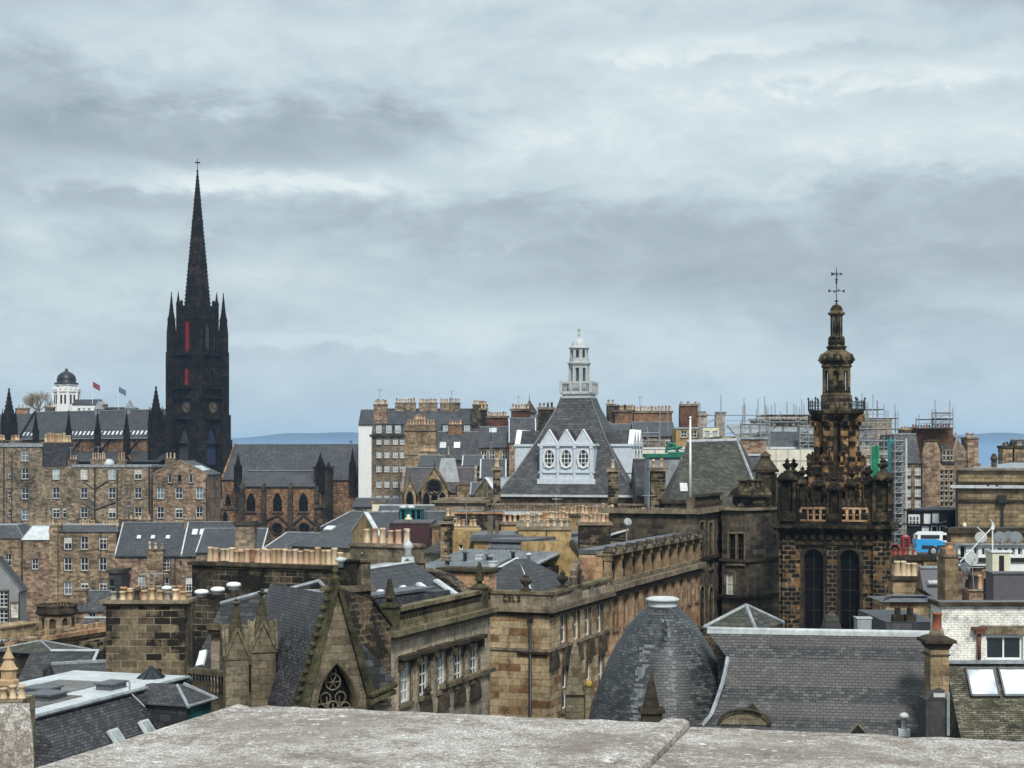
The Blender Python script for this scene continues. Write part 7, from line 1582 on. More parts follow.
b = Bld('white_fronted_range', 'white painted low front with dark openings under a rubble ledge', 'building', 958, 112, 1040, 112, base=0, dep=1.2)
b.grid('F', [963,967], [552], .4, .9, pane='glass_black', sur=0, bars=(0,0), sill=False); b.grid('F', [976,984,992,1000,1006,1013,1020], [551.5], .3, .55, pane='glass_dark', sur=0, bars=(0,0), sill=False)
b.wall(b.z(545), 'white_paint'); b.band(b.z(562), .3, .15, 'black_paint', 'dark_base', faces='F'); b.band(b.z(545), .12, .3, 'lead', 'ledge', faces='F')
b = Bld('stone_ledge_house', 'stone block with dark flat cope behind the satellite dishes', 'building', 951, 122, 1040, 122, base=0, dep=1.2); b.wall(b.z(532), 'ashlar_tan'); b.band(b.z(533), .4, .3, 'trim_dark', 'cornice', faces='FL'); b.band(b.z(533)+.4, .06, .05, 'lead_dark', faces='F'); mb = MB(); u, _ = b.hit(966,530); mb.lathe(u,.4,[(.14,b.H+.3),(.18,b.H+.5),(.1,b.H+.65),(0,b.H+.7)],8); b.part('finial', mb, 'cream')
b = Bld('brown_yard_house', 'brown flat roofed yard building between the tan stack and the cream stack', 'building', 957, 100, 1002, 100, base=0, dep=1.5); b.grid('F', [972,982,990], [588], .8, 1.1, pane='glass_black', paint='black_paint', sur=.1); b.wall(b.z(568), 'rubble_pink'); b.band(b.H, .15, .2, 'trim_dark', faces='F')
dish(970, 558, 96, .46, 'dish_grey', 'pale grey satellite dish tilted below the diagonal aerial boom', yaw=10); dish(964, 567, 94, .33, 'dish_dark', 'dark satellite dish low against the tan square stack', yaw=15)
dish(981, 537, 112, .42, 'dish_grey', 'grey satellite dish on the ledge left of the aerial mast', yaw=-15); dish(999.5, 537, 112, .45, 'dish_dark', 'dark blue grey dish right beside the aerial mast', yaw=0); dish(1015.5, 537, 112, .45, 'dish_dark', 'dark blue grey dish nearest the right edge', yaw=-10); dish(1008, 535.5, 118, .38, 'dish_dark', 'dark dish tucked between two larger dishes', yaw=5)
c = P(992.5, 575, 90); o = empty('television_aerial', 'white television aerial mast with long diagonal boom', 'aerial', c); s1 = lambda x, y: P(x, y, 90)-c
mb = MB(); mb.tube(s1(992.5,575), s1(992.5,522), .045, 6); mb.build('mast', 'white_paint', o)
mb = MB(); mb.tube(s1(960,562), s1(993.5,526), .035, 5); 
for k in range(10): p = s1(963+3.1*k, 558.8-3.3*k); mb.tube(p+Vector((-.02,-.22,.05)), p+Vector((.02,.22,-.05)), .012, 4)
mb.tube(s1(977,527), s1(985,534), .025, 5); mb.tube(s1(990,519), s1(995,526), .02, 4); mb.box(*(s1(991,0).x, s1(994,0).x), -.08, .08, s1(0,529.5).z, s1(0,526).z); mb.build('boom', 'white_paint', o)
b = Bld('cream_stack', 'cream painted square stack with tall black slot', 'chimney', 992.5, 84, 1010.5, 84, base=0, dep=1.2); b.wall(b.z(551.5), 'cream', z0=b.z(580)); mb = MB(); mb.box(-.1,b.W+.1,-.05,1.3,0,b.z(580)-.003); b.part('stack_base', mb, 'rubble_dark'); b.band(b.z(551.5)-.05, .12, .08, 'white_paint', faces='FL'); mb = MB(); (u0, z0), (u1, z1) = b.hit(999,574), b.hit(1004,555.5); mb.box(u0,u1,-.02,-.004,z0,z1); b.part('slot', mb, 'black_paint')
b = Bld('lead_clad_box', 'flat purple grey clad box below the cream stack', 'building', 993.5, 72, 1060, 72, base=0, dep=1.2); b.wall(b.z(573), 'purple_grey'); b.band(b.z(573)-.05, .08, .06, 'lead_dark', faces='FL')
b = Bld('clay_pot_stack', 'rough stack of mixed clay pots in the yard right of the tan square stack', 'chimney', 969, 90, 992, 90, base=0, dep=1.4); b.wall(b.z(590), 'rubble_pink'); pots(b.root, .2, b.W-.3, .5, b.H, 4, .16, 1.0, ['pot_pink','pot_orange','pot_soot'], rnd=b.rnd); b.band(b.H-.05, .1, .1, faces='F')
# white glazed brick house with window and rooflights
b = Bld('white_brick_house', 'white glazed brick house with twin framed window and mossy tiled slope with rooflights', 'house', 941.5, 58, 1040, 58, base=0, dep=1.5)
b.trim = 'trim_stone'; b.win('F', 1004.5, 648, 1.36, .90, bars=(1,0), pane='glass_dark', sur=0, sill=False)
b.wall(b.z(607), 'brick_white', z0=b.z(662)); b.band(b.z(606.5), .16, .12, 'trim_dark', 'eaves', faces='FL')
mb = MB(); mb.box(0,b.W,.1,1.5,b.H,b.H+.12); b.part('flat_roof', mb, 'roof_felt')
mb = MB(); mb.box(0,b.W,.1,1.5,0,b.z(662)); b.part('lower_wall', mb, 'rubble_dark')
mb = MB(); (u0, z0), (u1, z1) = b.hit(979,634.5), b.hit(1030,625.5); mb.box(u0,b.W,-.07,-.004,z0,z1); b.part('stone_lintel', mb, 'gothic_stone')
mb = MB(); u, z = b.hit(978.3,659); _, zt = b.hit(978.3,632); mb.tube((u,-.12,z),(u,-.12,zt),.07,8); mb.box(u-.16,u+.16,-.28,-.02,zt-.05,zt+.12); mb.box(u-.26,u+.26,-.3,-.01,zt+.1,zt+.2); b.part('rusty_downpipe', mb, 'rust_pipe')
mb = MB(); mb.box(.05,b.W,-.35,.08,b.z(662.6),b.z(660)); b.part('lead_ledge', mb, 'lead')
y1_ = -2.4; zt_ = b.z(663)-.02; zb2 = b.hit(990,748,'F',-2.4)[1]; sl = math.atan2(zt_-zb2, 2.2)
mb = MB(); u0 = b.hit(949,700,'F',-1.2)[0]; mb.extr([(.1,-.2,zt_),(.1,-2.4,zb2),(.1,-2.4,0),(.1,-.2,0)], (b.W-.1,0,0)); b.part('mossy_slope', mb, 'rough_mossy_slope')
for (x0, x1) in ((967.6,997),(1000.5,1030)):
    p = -.72; ua = b.hit(x0,680,'F',p)[0]; ub = b.hit(x1,680,'F',p)[0]; zc = zt_-(-.2-p)*math.tan(sl)
    mb = MB(); w = (ub-ua)/2; hh = .60; t = .06; mb.box(-w,w,-hh,-hh+t*1.4,-.05,.1); mb.box(-w,w,hh-t,hh,-.05,.1); mb.box(-w,-w+t,-hh,hh,-.05,.1); mb.box(w-t,w,-hh,hh,-.05,.1); mb.cur = 1; mb.box(-w+t,w-t,-hh+t,hh-t,-.02,.05)
    o = mb.build('skylight', ['lead_dark','glass_roof'], b.root); o.matrix_basis = Matrix.Translation(((ua+ub)/2,p,zc+.02)) @ Matrix.Rotation(sl, 4, 'X')
# small tiled pieces between
b = Bld('tan_ashlar_house', 'tan ashlar house side with darker quoins under the four pot stack', 'house', 886, 80, 942, 80, base=0, dep=3); b.wall(b.z(602), 'ashlar_banded'); b.hip(b.z(598), 'lead_dark', .5, iny=2, ridge=None)
b = Bld('blue_flat_roof', 'low blue grey flat roof with two small flues behind the long slate ridge', 'building', 886, 62, 938, 62, base=0, dep=5); b.wall(b.z(622), 'slate_blue'); mb = MB()
for x_ in (897.5, 910): u, _ = b.hit(x_, 620, 'F', .4); mb.box(u-.2,u+.2,.2,.6,b.H,b.H+.25); mb.lathe(u,.4,[(.12,b.H+.25),(.12,b.H+.5),(.16,b.H+.5),(0,b.H+.6)],8)
b.part('flue', mb, 'chimney_soot')
# ================================================================== near roofs, left and centre
# stone fronted house with obelisks on its parapet (x 391-490)
Da = 62.0; Db_ = bearing(391, Da, 490)
b = Bld('parapeted_stone_house', 'grey ashlar house with pierced parapet, two stone obelisks and tall hooded sash windows', 'house', 391, Da, 490, Db_, base=0, dep=8)
b.trim = 'gothic_stone'
for x_, y_ in ((405.5,681),(424,674.5),(442,669),(459,664),(474.5,659)): b.win('F', x_, y_, 1.05, 1.72, bars=(2,3), pane='glass_pale' if x_ in (405.5,442) else 'glass_dark', sur=.12)
zc = b.z(640)
b.wall(zc, 'ashlar_grey'); b.band(zc-.05, .18, .25, 'trim_dark', 'cornice', faces='FL'); b.band(zc+.13, .22, .32, 'trim_mossy', 'cornice', faces='FL')
pa, pb = zc+.3, b.z(609)
mb = MB(); mb.box(-.02, b.W, -.08, .3, pa, pa+(pb-pa)*.42); mb.box(-.02, b.W, -.12, .34, pb-.16, pb); par = b.part('parapet', mb, 'trim_mossy')
z0, z1 = pa+(pb-pa)*.42, pb-.16; mb = MB(); n = 34
for k in range(n):
    u = b.W*(k+.5)/n; w = b.W/n; mb.extr([(u-w*.5,-.04,z0),(u-w*.38,-.04,z0),(u+w*.5,-.04,z1),(u+w*.38,-.04,z1)], (0,.2,0)); mb.extr([(u+w*.38,-.04,z0),(u+w*.5,-.04,z0),(u-w*.38,-.04,z1),(u-w*.5,-.04,z1)], (0,.2,0))
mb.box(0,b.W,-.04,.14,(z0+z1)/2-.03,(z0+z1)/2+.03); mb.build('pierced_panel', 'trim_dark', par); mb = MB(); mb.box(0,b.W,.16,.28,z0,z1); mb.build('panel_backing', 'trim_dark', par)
def obelisk(mb, x, y, z0, zt, w):
    H = zt-z0; mb.box(x-w,x+w,y-w,y+w,z0-1.1,z0); mb.box(x-w*1.2,x+w*1.2,y-w*1.2,y+w*1.2,z0,z0+H*.05); mb.frus((x-w,x+w,y-w,y+w),z0+H*.05,(x-w*.55,x+w*.55,y-w*.55,y+w*.55),z0+H*.18); mb.lathe(x,y,[(w*.4,z0+H*.17),(w*.38,z0+H*.26),(w*.75,z0+H*.32),(w*.7,z0+H*.37),(w*.45,z0+H*.42)],12); mb.frus((x-w*.52,x+w*.52,y-w*.52,y+w*.52),z0+H*.4,(x-w*.2,x+w*.2,y-w*.2,y+w*.2),z0+H*.94); mb.frus((x-w*.2,x+w*.2,y-w*.2,y+w*.2),z0+H*.94,(x-.02,x+.02,y-.02,y+.02),zt)
for x_, yt, yb in ((389,578,606),(479.5,562,592)):
    u, z = b.hit(x_, yb, 'F', .15); u = max(.2, u); zt_ = z+(yb-yt)/F*(Da if x_ < 400 else Db_-1); mb = MB(); obelisk(mb, u, .15, pb+.05, zt_, .3); mb.build('obelisk', 'moss_dark', par)
for x_, y_ in ((405.5,658),(424,652),(442,647),(459,643),(474.5,639)):
    u, z = b.hit(x_, y_); mb = MB(); mb.box(u-.75,u+.75,-.34,-.002,z,z+.16); mb.box(u-.65,u+.65,-.22,-.002,z-.12,z)
    for s1 in (-1,1): mb.box(u+s1*.62-.1,u+s1*.62+.1,-.2,-.003,z-.42,z-.12)
    b.part('window_hood', mb, 'trim_dark')
for x_, y_ in ((425,700),(442.5,695),(459,690),(474.5,686)): u, z = b.hit(x_, y_); mb = MB(); mb.extr([(u-.6,-.12,z-.6),(u+.6,-.12,z-.6),(u+.5,-.12,z-.1),(u+.2,-.12,z+.3),(u,-.12,z+.5),(u-.2,-.12,z+.3),(u-.5,-.12,z-.1)], (0,.11,0)); mb.lathe(u,-.14,[(.1,z+.3),(.16,z+.45),(0,z+.65)],6); b.part('carved_head', mb, 'trim_dark')
b.band(b.z(706), .2, .2, 'trim_mossy', 'string_course', x0=b.W*.45)
# its slate roof with white rooflights, lead flat behind
mb = MB(); zr_ = b.zd(570.5, 69); za = pa-.1
mb.extr([(.3,.5,za),(b.W-.2,.5,za),(b.W-.2,3.7,zr_),(5.6,3.7,zr_),(2.6,2.4,za+(zr_-za)*.6),(.3,2.4,za+(zr_-za)*.6)], (0,0,.12)); rf = b.part('roof', mb, 'slate_dark')
mb = MB(); mb.box(5.8,b.W-.2,3.7,5,zr_-.2,zr_+.05); b.part('lead_flat', mb, 'lead'); mb = MB(); mb.tube((5.6,3.68,zr_+.1),(b.W-.2,3.68,zr_+.1),.08,6); mb.build('ridge_capping', 'lead_white', rf)
sl = math.atan2(zr_-za, 3.2)
for x_, y_ in ((374.5,602),(391,598),(413.5,596),(429.5,592),(447,588)):
    v = 1.75; u, z = b.hit(x_, y_, 'F', v); mb = MB(); mb.box(-.23,.23,-.75,.75,.1,.2); mb.cur = 1; mb.box(-.19,.19,-.7,.7,.2,.215)
    if .5 < u < b.W-.8: o = mb.build('skylight', ['lead_white','glass_roof'], b.root); o.matrix_basis = Matrix.Translation((u,v,za+(v-.5)*math.tan(sl)+.05)) @ Matrix.Rotation(sl, 4, 'X')
# rubble end wall with dark double flue stack
b = Bld('rubble_gable_wall', 'black mottled rubble wall with two square flues, left of the obelisk parapet', 'building', 341, 59.5, 391, 61.5, base=0, dep=7)
b.wall(b.z(640), 'rubble_dark'); (u1, z1) = b.hit(342,592); (u2, z2) = b.hit(371,600); (u3, z3) = b.hit(389,655)
mb = MB(); mb.extr([(u1,0,b.H-.01),(b.W,0,b.H-.01),(b.W,0,b.z(632)),(u2,0,b.z(602)),(u1,0,b.z(589))], (0,.5,0)); b.part('raked_wall', mb, 'rubble_dark')
mb = MB(); mb.extr([(u2,-.1,b.z(602)),(b.W,-.1,b.z(632)),(b.W,-.1,b.z(629)),(u2,-.1,b.z(599))], (0,.7,0)); b.part('verge', mb, 'trim_dark')
c_ = b.chim(342, 371, 587, b.H+.2, .3, 1.0, n=0, mat='chimney_soot')
for (x0, x1, mt) in ((348,357.5,'chimney_soot'),(361,370.5,'gothic_stone')):
    (ua, zt_), (ub, _) = b.hit(x0,560,'F',.5), b.hit(x1,560,'F',.5); mb = MB(); mb.box(ua,ub,.5,.5+ub-ua,b.z(588),zt_-.08); mb.box(ua-.07,ub+.07,.43,.57+ub-ua,zt_-.08,zt_); mb.build('square_flue', mt, c_)
mb = MB(); mb.lathe(0,0,[(.12,0),(.12,.2),(.22,.24),(.22,.34),(0,.4)],12); o = mb.build('cowl', 'lead_white', c_); u, z = b.hit(341,562,'F',.8); o.location = (u,.8,z-.2)
# carved stone chimney of six pots and lead finial
b = Bld('six_pot_chimney', 'wide ashlar chimney with six evenly spaced tall tan pots', 'chimney', 350, 88, 407, 86, base=0, dep=1.6)
b.wall(b.z(545.5), 'gothic_stone'); b.band(b.z(546), .14, .12, 'trim_stone', faces='FRL'); mb = MB(); mb.box(0,b.W,0,1.6,b.H,b.H+.14); b.part('cope_top', mb, 'trim_stone')
pots(b.root, b.hit(359.5,545)[0], b.hit(399,545)[0], .7, b.H+.12, 6, .19, .78, ['pot_pink','pot_buff'], kind=0, rnd=b.rnd)
D = 84; c = P(408, 566, D); o = empty('lead_finial', 'pointed pale lead finial on a small stone pedestal', 'finial', c); h_ = lambda y: zz(y, D)-c.z
mb = MB(); mb.frus((-.36,.36,-.36,.36),h_(566),(-.3,.3,-.3,.3),h_(557)); mb.lathe(0,0,[(.24,h_(557)),(.15,h_(551)),(.22,h_(549)),(.27,h_(546)),(.2,h_(543)),(.07,h_(540)),(.04,h_(537)),(.03,h_(533)),(.08,h_(531.5)),(0,h_(529.5))],14); mb.build('spike', 'lead_white', o); mb = MB(); mb.box(-.5,.5,-.5,.5,-9,0); mb.build('pedestal', 'gothic_stone', o)
b = Bld('stone_pedestal_wall', 'squat stone chimney base right of the lead finial', 'chimney', 407, 80, 424, 80, base=0, dep=1.4); b.wall(b.z(562), 'gothic_stone'); b.band(b.z(563), .14, .1, 'trim_stone', faces='FRL')
b = Bld('mossy_verge_wall', 'low wall with black mossy cope falling to the obelisk parapet', 'wall', 421, 74, 466, 72.5, base=0, dep=1); b.wall(3, 'rubble_dark'); mb = MB(); p = [b.hit(x,y) for x, y in ((421,569),(440,574),(466,594),(466,640),(421,640))]; mb.extr([(u,0,z) for u, z in p], (0,.8,0)); b.part('raked_wall', mb, 'rubble_dark')

# great chimney wall with a rank of tan pots, slates below it
b = Bld('long_pot_chimney', 'long dark ashlar chimney wall carrying a close rank of tall tan pots', 'chimney', 192, 76, 336, 73, base=0, dep=1.6)
b.wall(b.z(564), 'chimney_soot'); b.band(b.z(565), .16, .16, 'trim_dark', faces='FRL'); mb = MB(); mb.box(0,b.W,0,1.6,b.H,b.H+.12); b.part('cope_top', mb, 'trim_dark')
us = [b.hit(x,560)[0] for x in (204,334)]; pots(b.root, us[0], us[1], .55, b.H+.1, 25, .155, .74, ['pot_buff','pot_tan','pot_buff','pot_pink','pot_tan'], kind=0, gap=(2,3,8), rnd=b.rnd); pots(b.root, us[0]+.35, us[1]-3, 1.1, b.H+.1, 12, .15, .55, ['pot_buff','pot_orange'], kind=0, rnd=b.rnd)
b = Bld('slate_mansard_house', 'near slate mansard with large slates, lead ridges and three white mushroom vents', 'house', 190, 66, 334, 62, base=0, dep=9)
zA = b.z(604); zB = b.z(672)
mb = MB(); u1 = b.hit(262,600,'F',1.5)[0]; z_r = b.hit(262,592,'F',1.5)[1]
b.wall(b.z(700), 'rubble_dark')
mb.extr([(-.05,-.6,b.H),(u1,-.6,b.H),(u1,1.9,b.hit(262,592,'F',1.9)[1]),(-.05,1.9,b.hit(192,603,'F',1.9)[1])], (0,.12,.05)); mb.box(0,u1,1.9,8,b.H,b.hit(192,606,'F',1.9)[1]); r1 = b.part('roof', mb, 'slate_big')
mb = MB(); u2 = b.W; zt2 = b.hit(262,593,'F',1.6)[1]; zt3 = b.hit(328,592,'F',1.6)[1]
mb.extr([(u1+.01,-.9,b.z(705)),(u2,-.9,b.z(705)),(u2,1.6,zt3),(u1+.01,1.6,zt2)], (0,.14,.06)); mb.box(u1+.02,u2,1.6,8,b.H,min(zt2,zt3)-.1); r2 = b.part('front_roof', mb, 'slate_fine')
mb = MB(); mb.tube((0,1.9,b.hit(192,603,'F',1.9)[1]+.05),(u1,1.9,b.hit(262,592,'F',1.9)[1]+.05),.12,6); mb.tube((u1,1.75,zt2+.05),(u2,1.75,zt3+.05),.12,6); mb.tube((u1,1.7,zt2),(u1+.7,-.2,b.z(640)),.06,6); mb.build('lead_ridge', 'lead', r2)
mb = MB(); (ua, za_), (ub, zb_) = b.hit(276,650,'F',-.6), b.hit(296,706,'F',-.95); mb.tube((ua,-.6,za_),(ub,-1.0,zb_),.09,6); mb.build('lead_valley', 'lead_white', r2)
mb = MB(); (ua, za_), (ub, zb_) = b.hit(262,596,'F',3.5), b.hit(319,581,'F',6.5); mb.tube((ua,3.5,za_),(ub,6.5,zb_),.1,5); (uc, zc_) = b.hit(327,590,'F',2.5); mb.tube((ub,6.5,zb_),(uc,2.5,zc_),.08,5); mb.build('lead_roll', 'lead', r2)
mb = MB(); mb.extr([(u1,1.9,zt2-.25),(u2,1.9,zt3-.25),(u2,7,zt3-.2),(u1,7,zt2-.2)], (0,0,.12)); mb.extr([(0,2.0,zA-.35),(u1-.02,2.0,zA+.2),(u1-.02,7,zA+.3),(0,7,zA-.2)], (0,0,.12)); b.part('lead_flat', mb, 'lead_dark')
for x_, y_ in ((201.6,594),(217.8,591.5),(233.6,586.8)):
    v = 3.4; u, z = b.hit(x_, y_, 'F', v); mb = MB(); mb.lathe(0,0,[(.22,-.12),(.22,.0),(.30,.02),(.32,.09),(.28,.16),(.16,.2),(0,.21)],18); o = mb.build('mushroom_vent', 'white_paint', b.root); o.location = (u,v,z)
for x_, y_ in ((205,659),): v = -.1; u, z = b.hit(x_, y_, 'F', v); mb = MB(); mb.box(-.16,.16,-.4,.4,0,.12); o = mb.build('skylight', 'glass_roof', b.root); o.matrix_basis = Matrix.Translation((u,v-.15,z)) @ Matrix.Rotation(R(45), 4, 'X') @ Matrix.Rotation(R(20), 4, 'Z')
# big square chimney
b = Bld('square_block_chimney', 'huge square chimney of big sandstone blocks, worn pots in a row on top', 'chimney', 106, 60, 184.5, 60, base=0, dep=1.35)
b.wall(b.z(605), 'chimney_block'); b.band(b.z(606), .1, .1, 'trim_dark', faces='FRL'); b.band(b.z(606)+.1, .12, .2, 'trim_stone', 'chimney_cope', faces='FRL'); mb = MB(); mb.box(0,b.W,0,1.35,b.H,b.H+.16); b.part('cope_top', mb, 'trim_mossy')
us = [b.hit(x,600)[0] for x in (112,181)]; pots(b.root, us[0], us[1], .35, b.H+.15, 10, .13, .42, ['pot_buff','pot_grey','pot_tan','pot_buff','pot_soot'], kind=1, rnd=b.rnd); pots(b.root, us[0]+.2, us[1]-.2, .95, b.H+.15, 9, .13, .5, ['pot_buff','pot_orange','pot_grey'], rnd=b.rnd)
mb = MB(); mb.lathe(0,0,[(.12,0),(.12,.55),(.22,.58),(.16,.66),(0,.7)],10); o = mb.build('cowl', 'white_paint', b.root); u, z = b.hit(164,597); o.location = (u,.45,z-.3)

# lead flat roof and slate slope, lower left
Dm = 48.0; Dn = 56.5
b = Bld('lead_flat_roof_house', 'low house with white lead flat roof, slate slope with two rooflights and a teal dormer', 'house', 34, Dm, 186, Dn, base=0, dep=4.6)
zf = b.z(716); b.dep = 4.6
b.wall(zf-3.6, 'rubble_dark'); mb = MB()
mb.extr([(0,0,zf-.05),(0,-2.2,zf-2.9),(0,-2.2,zf-3.7),(0,0,zf-3.7)], (b.W,0,0)); mb.extr([(b.W,0,zf-.05),(b.W,-2.2,zf-2.9),(b.W+2.0,-.1,zf-2.9)], (0,0,-.8)); mb.poly([(b.W,0,zf-.05),(b.W,-2.2,zf-2.9),(b.W+2.0,-1.6,zf-2.9)]); mb.poly([(b.W,0,zf-.05),(b.W+2.0,-1.6,zf-2.9),(b.W+1.2,3,zf-2.9),(b.W,4,zf-.05)]); rf = b.part('slate_slope', mb, 'slate_fine')
mb = MB(); mb.box(0,b.W,0,4.6,zf-3.6,zf-.07); mb.box(-.05,b.W+.05,-.1,4.6,zf-.06,zf+.04); rl = b.part('lead_flat', mb, 'lead_white')
mb = MB(); mb.tube((-.05,-.1,zf),(b.W,-.1,zf),.07,6); mb.tube((b.W,-.1,zf),(b.W+2.0,-1.6,zf-2.85),.07,6); mb.build('lead_roll', 'lead', rl)
mb = MB()
for (ua, ub, va, vb) in ((1.0,3.6,.7,2.4),(3.9,6.6,1.6,3.6)): mb.box(ua,ub,va,vb,zf+.04,zf+.07)
mb.build('felt_patch', 'roof_felt', rl)
for (ua, ub, va, vb) in ((2.2,3.2,1.0,1.9),(3.4,4.2,1.9,2.8),(5.0,5.9,.5,1.1)): mb = MB(); mb.box(ua,ub,va,vb,zf+.05,zf+.22); mb.box(ua-.06,ub+.06,va-.06,vb+.06,zf+.22,zf+.27); mb.build('roof_hatch', 'lead_dark', rl)
mb = MB(); mb.tube((5.2,-.05,zf),(5.2,-.05,zf+.35),.03,5); mb.tube((5.2,-.05,zf),(5.4,-.5,zf-.5),.03,5); mb.build('vent_pipe', 'steel', rl)
u, v = min(((abs(b.hit(151,679,'F',k*.1)[1]-zf), b.hit(151,679,'F',k*.1)[0], k*.1) for k in range(1,45)))[1:]; mb = MB(); mb.lathe(u,v,[(.48,zf+.05),(.04,zf+.42)],8,smooth=False); pyr = mb.build('pyramid_rooflight', 'glass_dark', rl); mb = MB()
for k in range(8): a = R(45*k); mb.tube((u+.5*math.cos(a),v+.5*math.sin(a),zf+.05),(u,v,zf+.45),.03,5)
mb.build('glazing_bars', 'black_paint', pyr)
sl = math.atan2(2.85, 2.2)
for x_, y_ in ((118,730),(148.5,721.5)): v = -.95; u, z = b.hit(x_, y_, 'F', v); mb = MB(); mb.box(-.27,.27,-.42,.42,.0,.1); mb.cur = 1; mb.box(-.2,.2,-.35,.35,.1,.115); o = mb.build('skylight', ['lead_white','glass_pale'], b.root); o.matrix_basis = Matrix.Translation((u,v,zf-.05-.95*math.tan(sl)+.05)) @ Matrix.Rotation(sl, 4, 'X')
mb = MB(); u0 = b.hit(168,700,'F',-1.2)[0]; mb.box(u0,u0+1.6,-1.9,-.1,zf-3,zf-.45); dm = b.part('dormer', mb, 'slate_dark'); mb = MB(); mb.box(u0+1.601,u0+1.66,-1.85,-.3,zf-1.6,zf-.55); mb.box(u0+.1,u0+1.5,-1.95,-1.902,zf-1.6,zf-.55); mb.build('teal_casement', 'glass_teal', dm)
mb = MB(); mb.frus((u0-.15,u0+1.75,-2.05,0),zf-.45,(u0+.6,u0+1.0,-1.2,0),zf+.1); dr_ = mb.build('dormer_roof', 'slate_fine', dm); mb = MB()
for (p, q_) in (((u0-.15,-2.05,zf-.45),(u0+.6,-1.2,zf+.12)),((u0+1.75,-2.05,zf-.45),(u0+1.0,-1.2,zf+.12)),((u0-.15,-2.05,zf-.43),(u0+1.75,-2.05,zf-.43))): mb.tube(p,q_,.07,5)
mb.build('lead_hips', 'lead', dr_)
b = Bld('slate_pitched_range', 'slate range filling behind the lead flat roof', 'building', 60, 64, 190, 66, base=0, dep=6); b.wall(b.z(690), 'rubble_dark'); b.gx(b.z(676), 'slate_dark')
# clay pots bottom left
b = Bld('clay_pot_chimney', 'low chimney with three pots in front and a tiered orange terracotta pot', 'chimney', -14, 30, 22.5, 30, base=0, dep=.8); b.wall(b.z(700), 'gothic_stone'); pots(b.root, .1, .62, .15, b.H, 4, .075, .26, ['pot_buff'], kind=1, rnd=b.rnd)
u, z = b.hit(8.5,688,'F',.45); mb = MB(); z0 = b.H; h_ = lambda y: b.hit(8.5,y,'F',.45)[1]
mb.lathe(u,.45,[(.17,z0),(.17,h_(686)),(.20,h_(685)),(.20,h_(680)),(.14,h_(678.5)),(.15,h_(671)),(.19,h_(669)),(.15,h_(667)),(.08,h_(660)),(.11,h_(658)),(.05,h_(652)),(0,h_(645))],8,smooth=False); b.part('tiered_pot', mb, 'pot_tan')

# stone balustrade between chimney and pinnacle
b = Bld('stone_balustrade', 'weathered stone balustrade between the block chimney and the first pinnacle', 'balustrade', 189, 56, 224, 55, base=0, dep=.5); b.wall(b.z(696), 'gothic_stone'); mb = MB(); balus(mb, 0, b.W, 0, b.H, b.z(668)-b.H, .3, .15, .055); b.part('balusters', mb, 'trim_mossy')
# twin pinnacles and gothic gable
for (x0, yt, ysh, D, lb, wpx) in ((236,599,655,53.5,'lichened stone pinnacle with gablets, beside the weathered balustrade',23), (262,589,648,55,'taller dark stone pinnacle between the slate slope and its twin',24)):
    w = wpx/F*D; c = P(x0, 705, D); o = empty('stone_pinnacle', lb, 'pinnacle', (c.x, c.y, 0), R(16), 'pinnacles of the gothic front'); h_ = lambda y: zz(y, D)
    mb = MB(); mb.box(-w/2,w/2,-w/2,w/2,0,h_(ysh)); mb.box(-w*.56,w*.56,-w*.56,w*.56,h_(ysh+3),h_(ysh)); mb.build('shaft', 'gothic_stone', o)
    mb = MB(); 
    for a in range(4): mb.T = Matrix.Rotation(a*math.pi/2, 4, 'Z'); mb.extr([(-w*.5,-w*.52,h_(ysh)),(w*.5,-w*.52,h_(ysh)),(0,-w*.52,h_(ysh-27))], (0,w*.2,0)); [mb.tube((s1*w*.52,-w*.55,h_(ysh)),(0,-w*.55,h_(ysh-28)),.055,5) for s1 in (-1,1)]
    mb.T = Matrix(); mb.build('gablet', 'gothic_stone', o)
    mb = MB(); mb.frus((-w*.42,w*.42,-w*.42,w*.42),h_(ysh),(-w*.30,w*.30,-w*.30,w*.30),h_(ysh-22)); mb.frus((-w*.30,w*.30,-w*.30,w*.30),h_(ysh-22),(-.03,.03,-.03,.03),h_(yt+4)); mb.lathe(0,0,[(.04,h_(yt+7)),(.13,h_(yt+5)),(.16,h_(yt+3.5)),(.05,h_(yt+2)),(.08,h_(yt+1)),(0,h_(yt-1))],8); mb.build('spirelet', 'moss_dark', o)
b = Bld('blind_arcade_wall', 'carved stone parapet with blind panels between the twin pinnacles', 'wall', 246, 54.5, 270, 55, base=0, dep=.6); b.wall(b.z(693), 'gothic_stone'); mb = MB(); zt_ = b.z(661); mb.box(0,b.W,0,.4,zt_-.14,zt_); mb.box(0,b.W,.2,.4,b.H,zt_-.14)
for k in range(5): u = b.W*k/4; mb.box(u-.04,u+.04,0,.2,b.H,zt_-.14)
b.part('blind_panels', mb, 'trim_mossy')
# gothic gable with traceried window
Dg = 52.0; b = Bld('gothic_gable_front', 'steep lichened stone gable with crocketed edge and pointed traceried window', 'building', 306, Dg, 392, Dg+1.5, base=0, dep=6.5); b.trim = 'gothic_stone'
H = lambda x, y: b.hit(x, y)
b.wall(b.z(712), 'gothic_stone')
ua, za_ = H(302,716); up, zp = H(336.5,590); ur, zr_ = H(368,698)
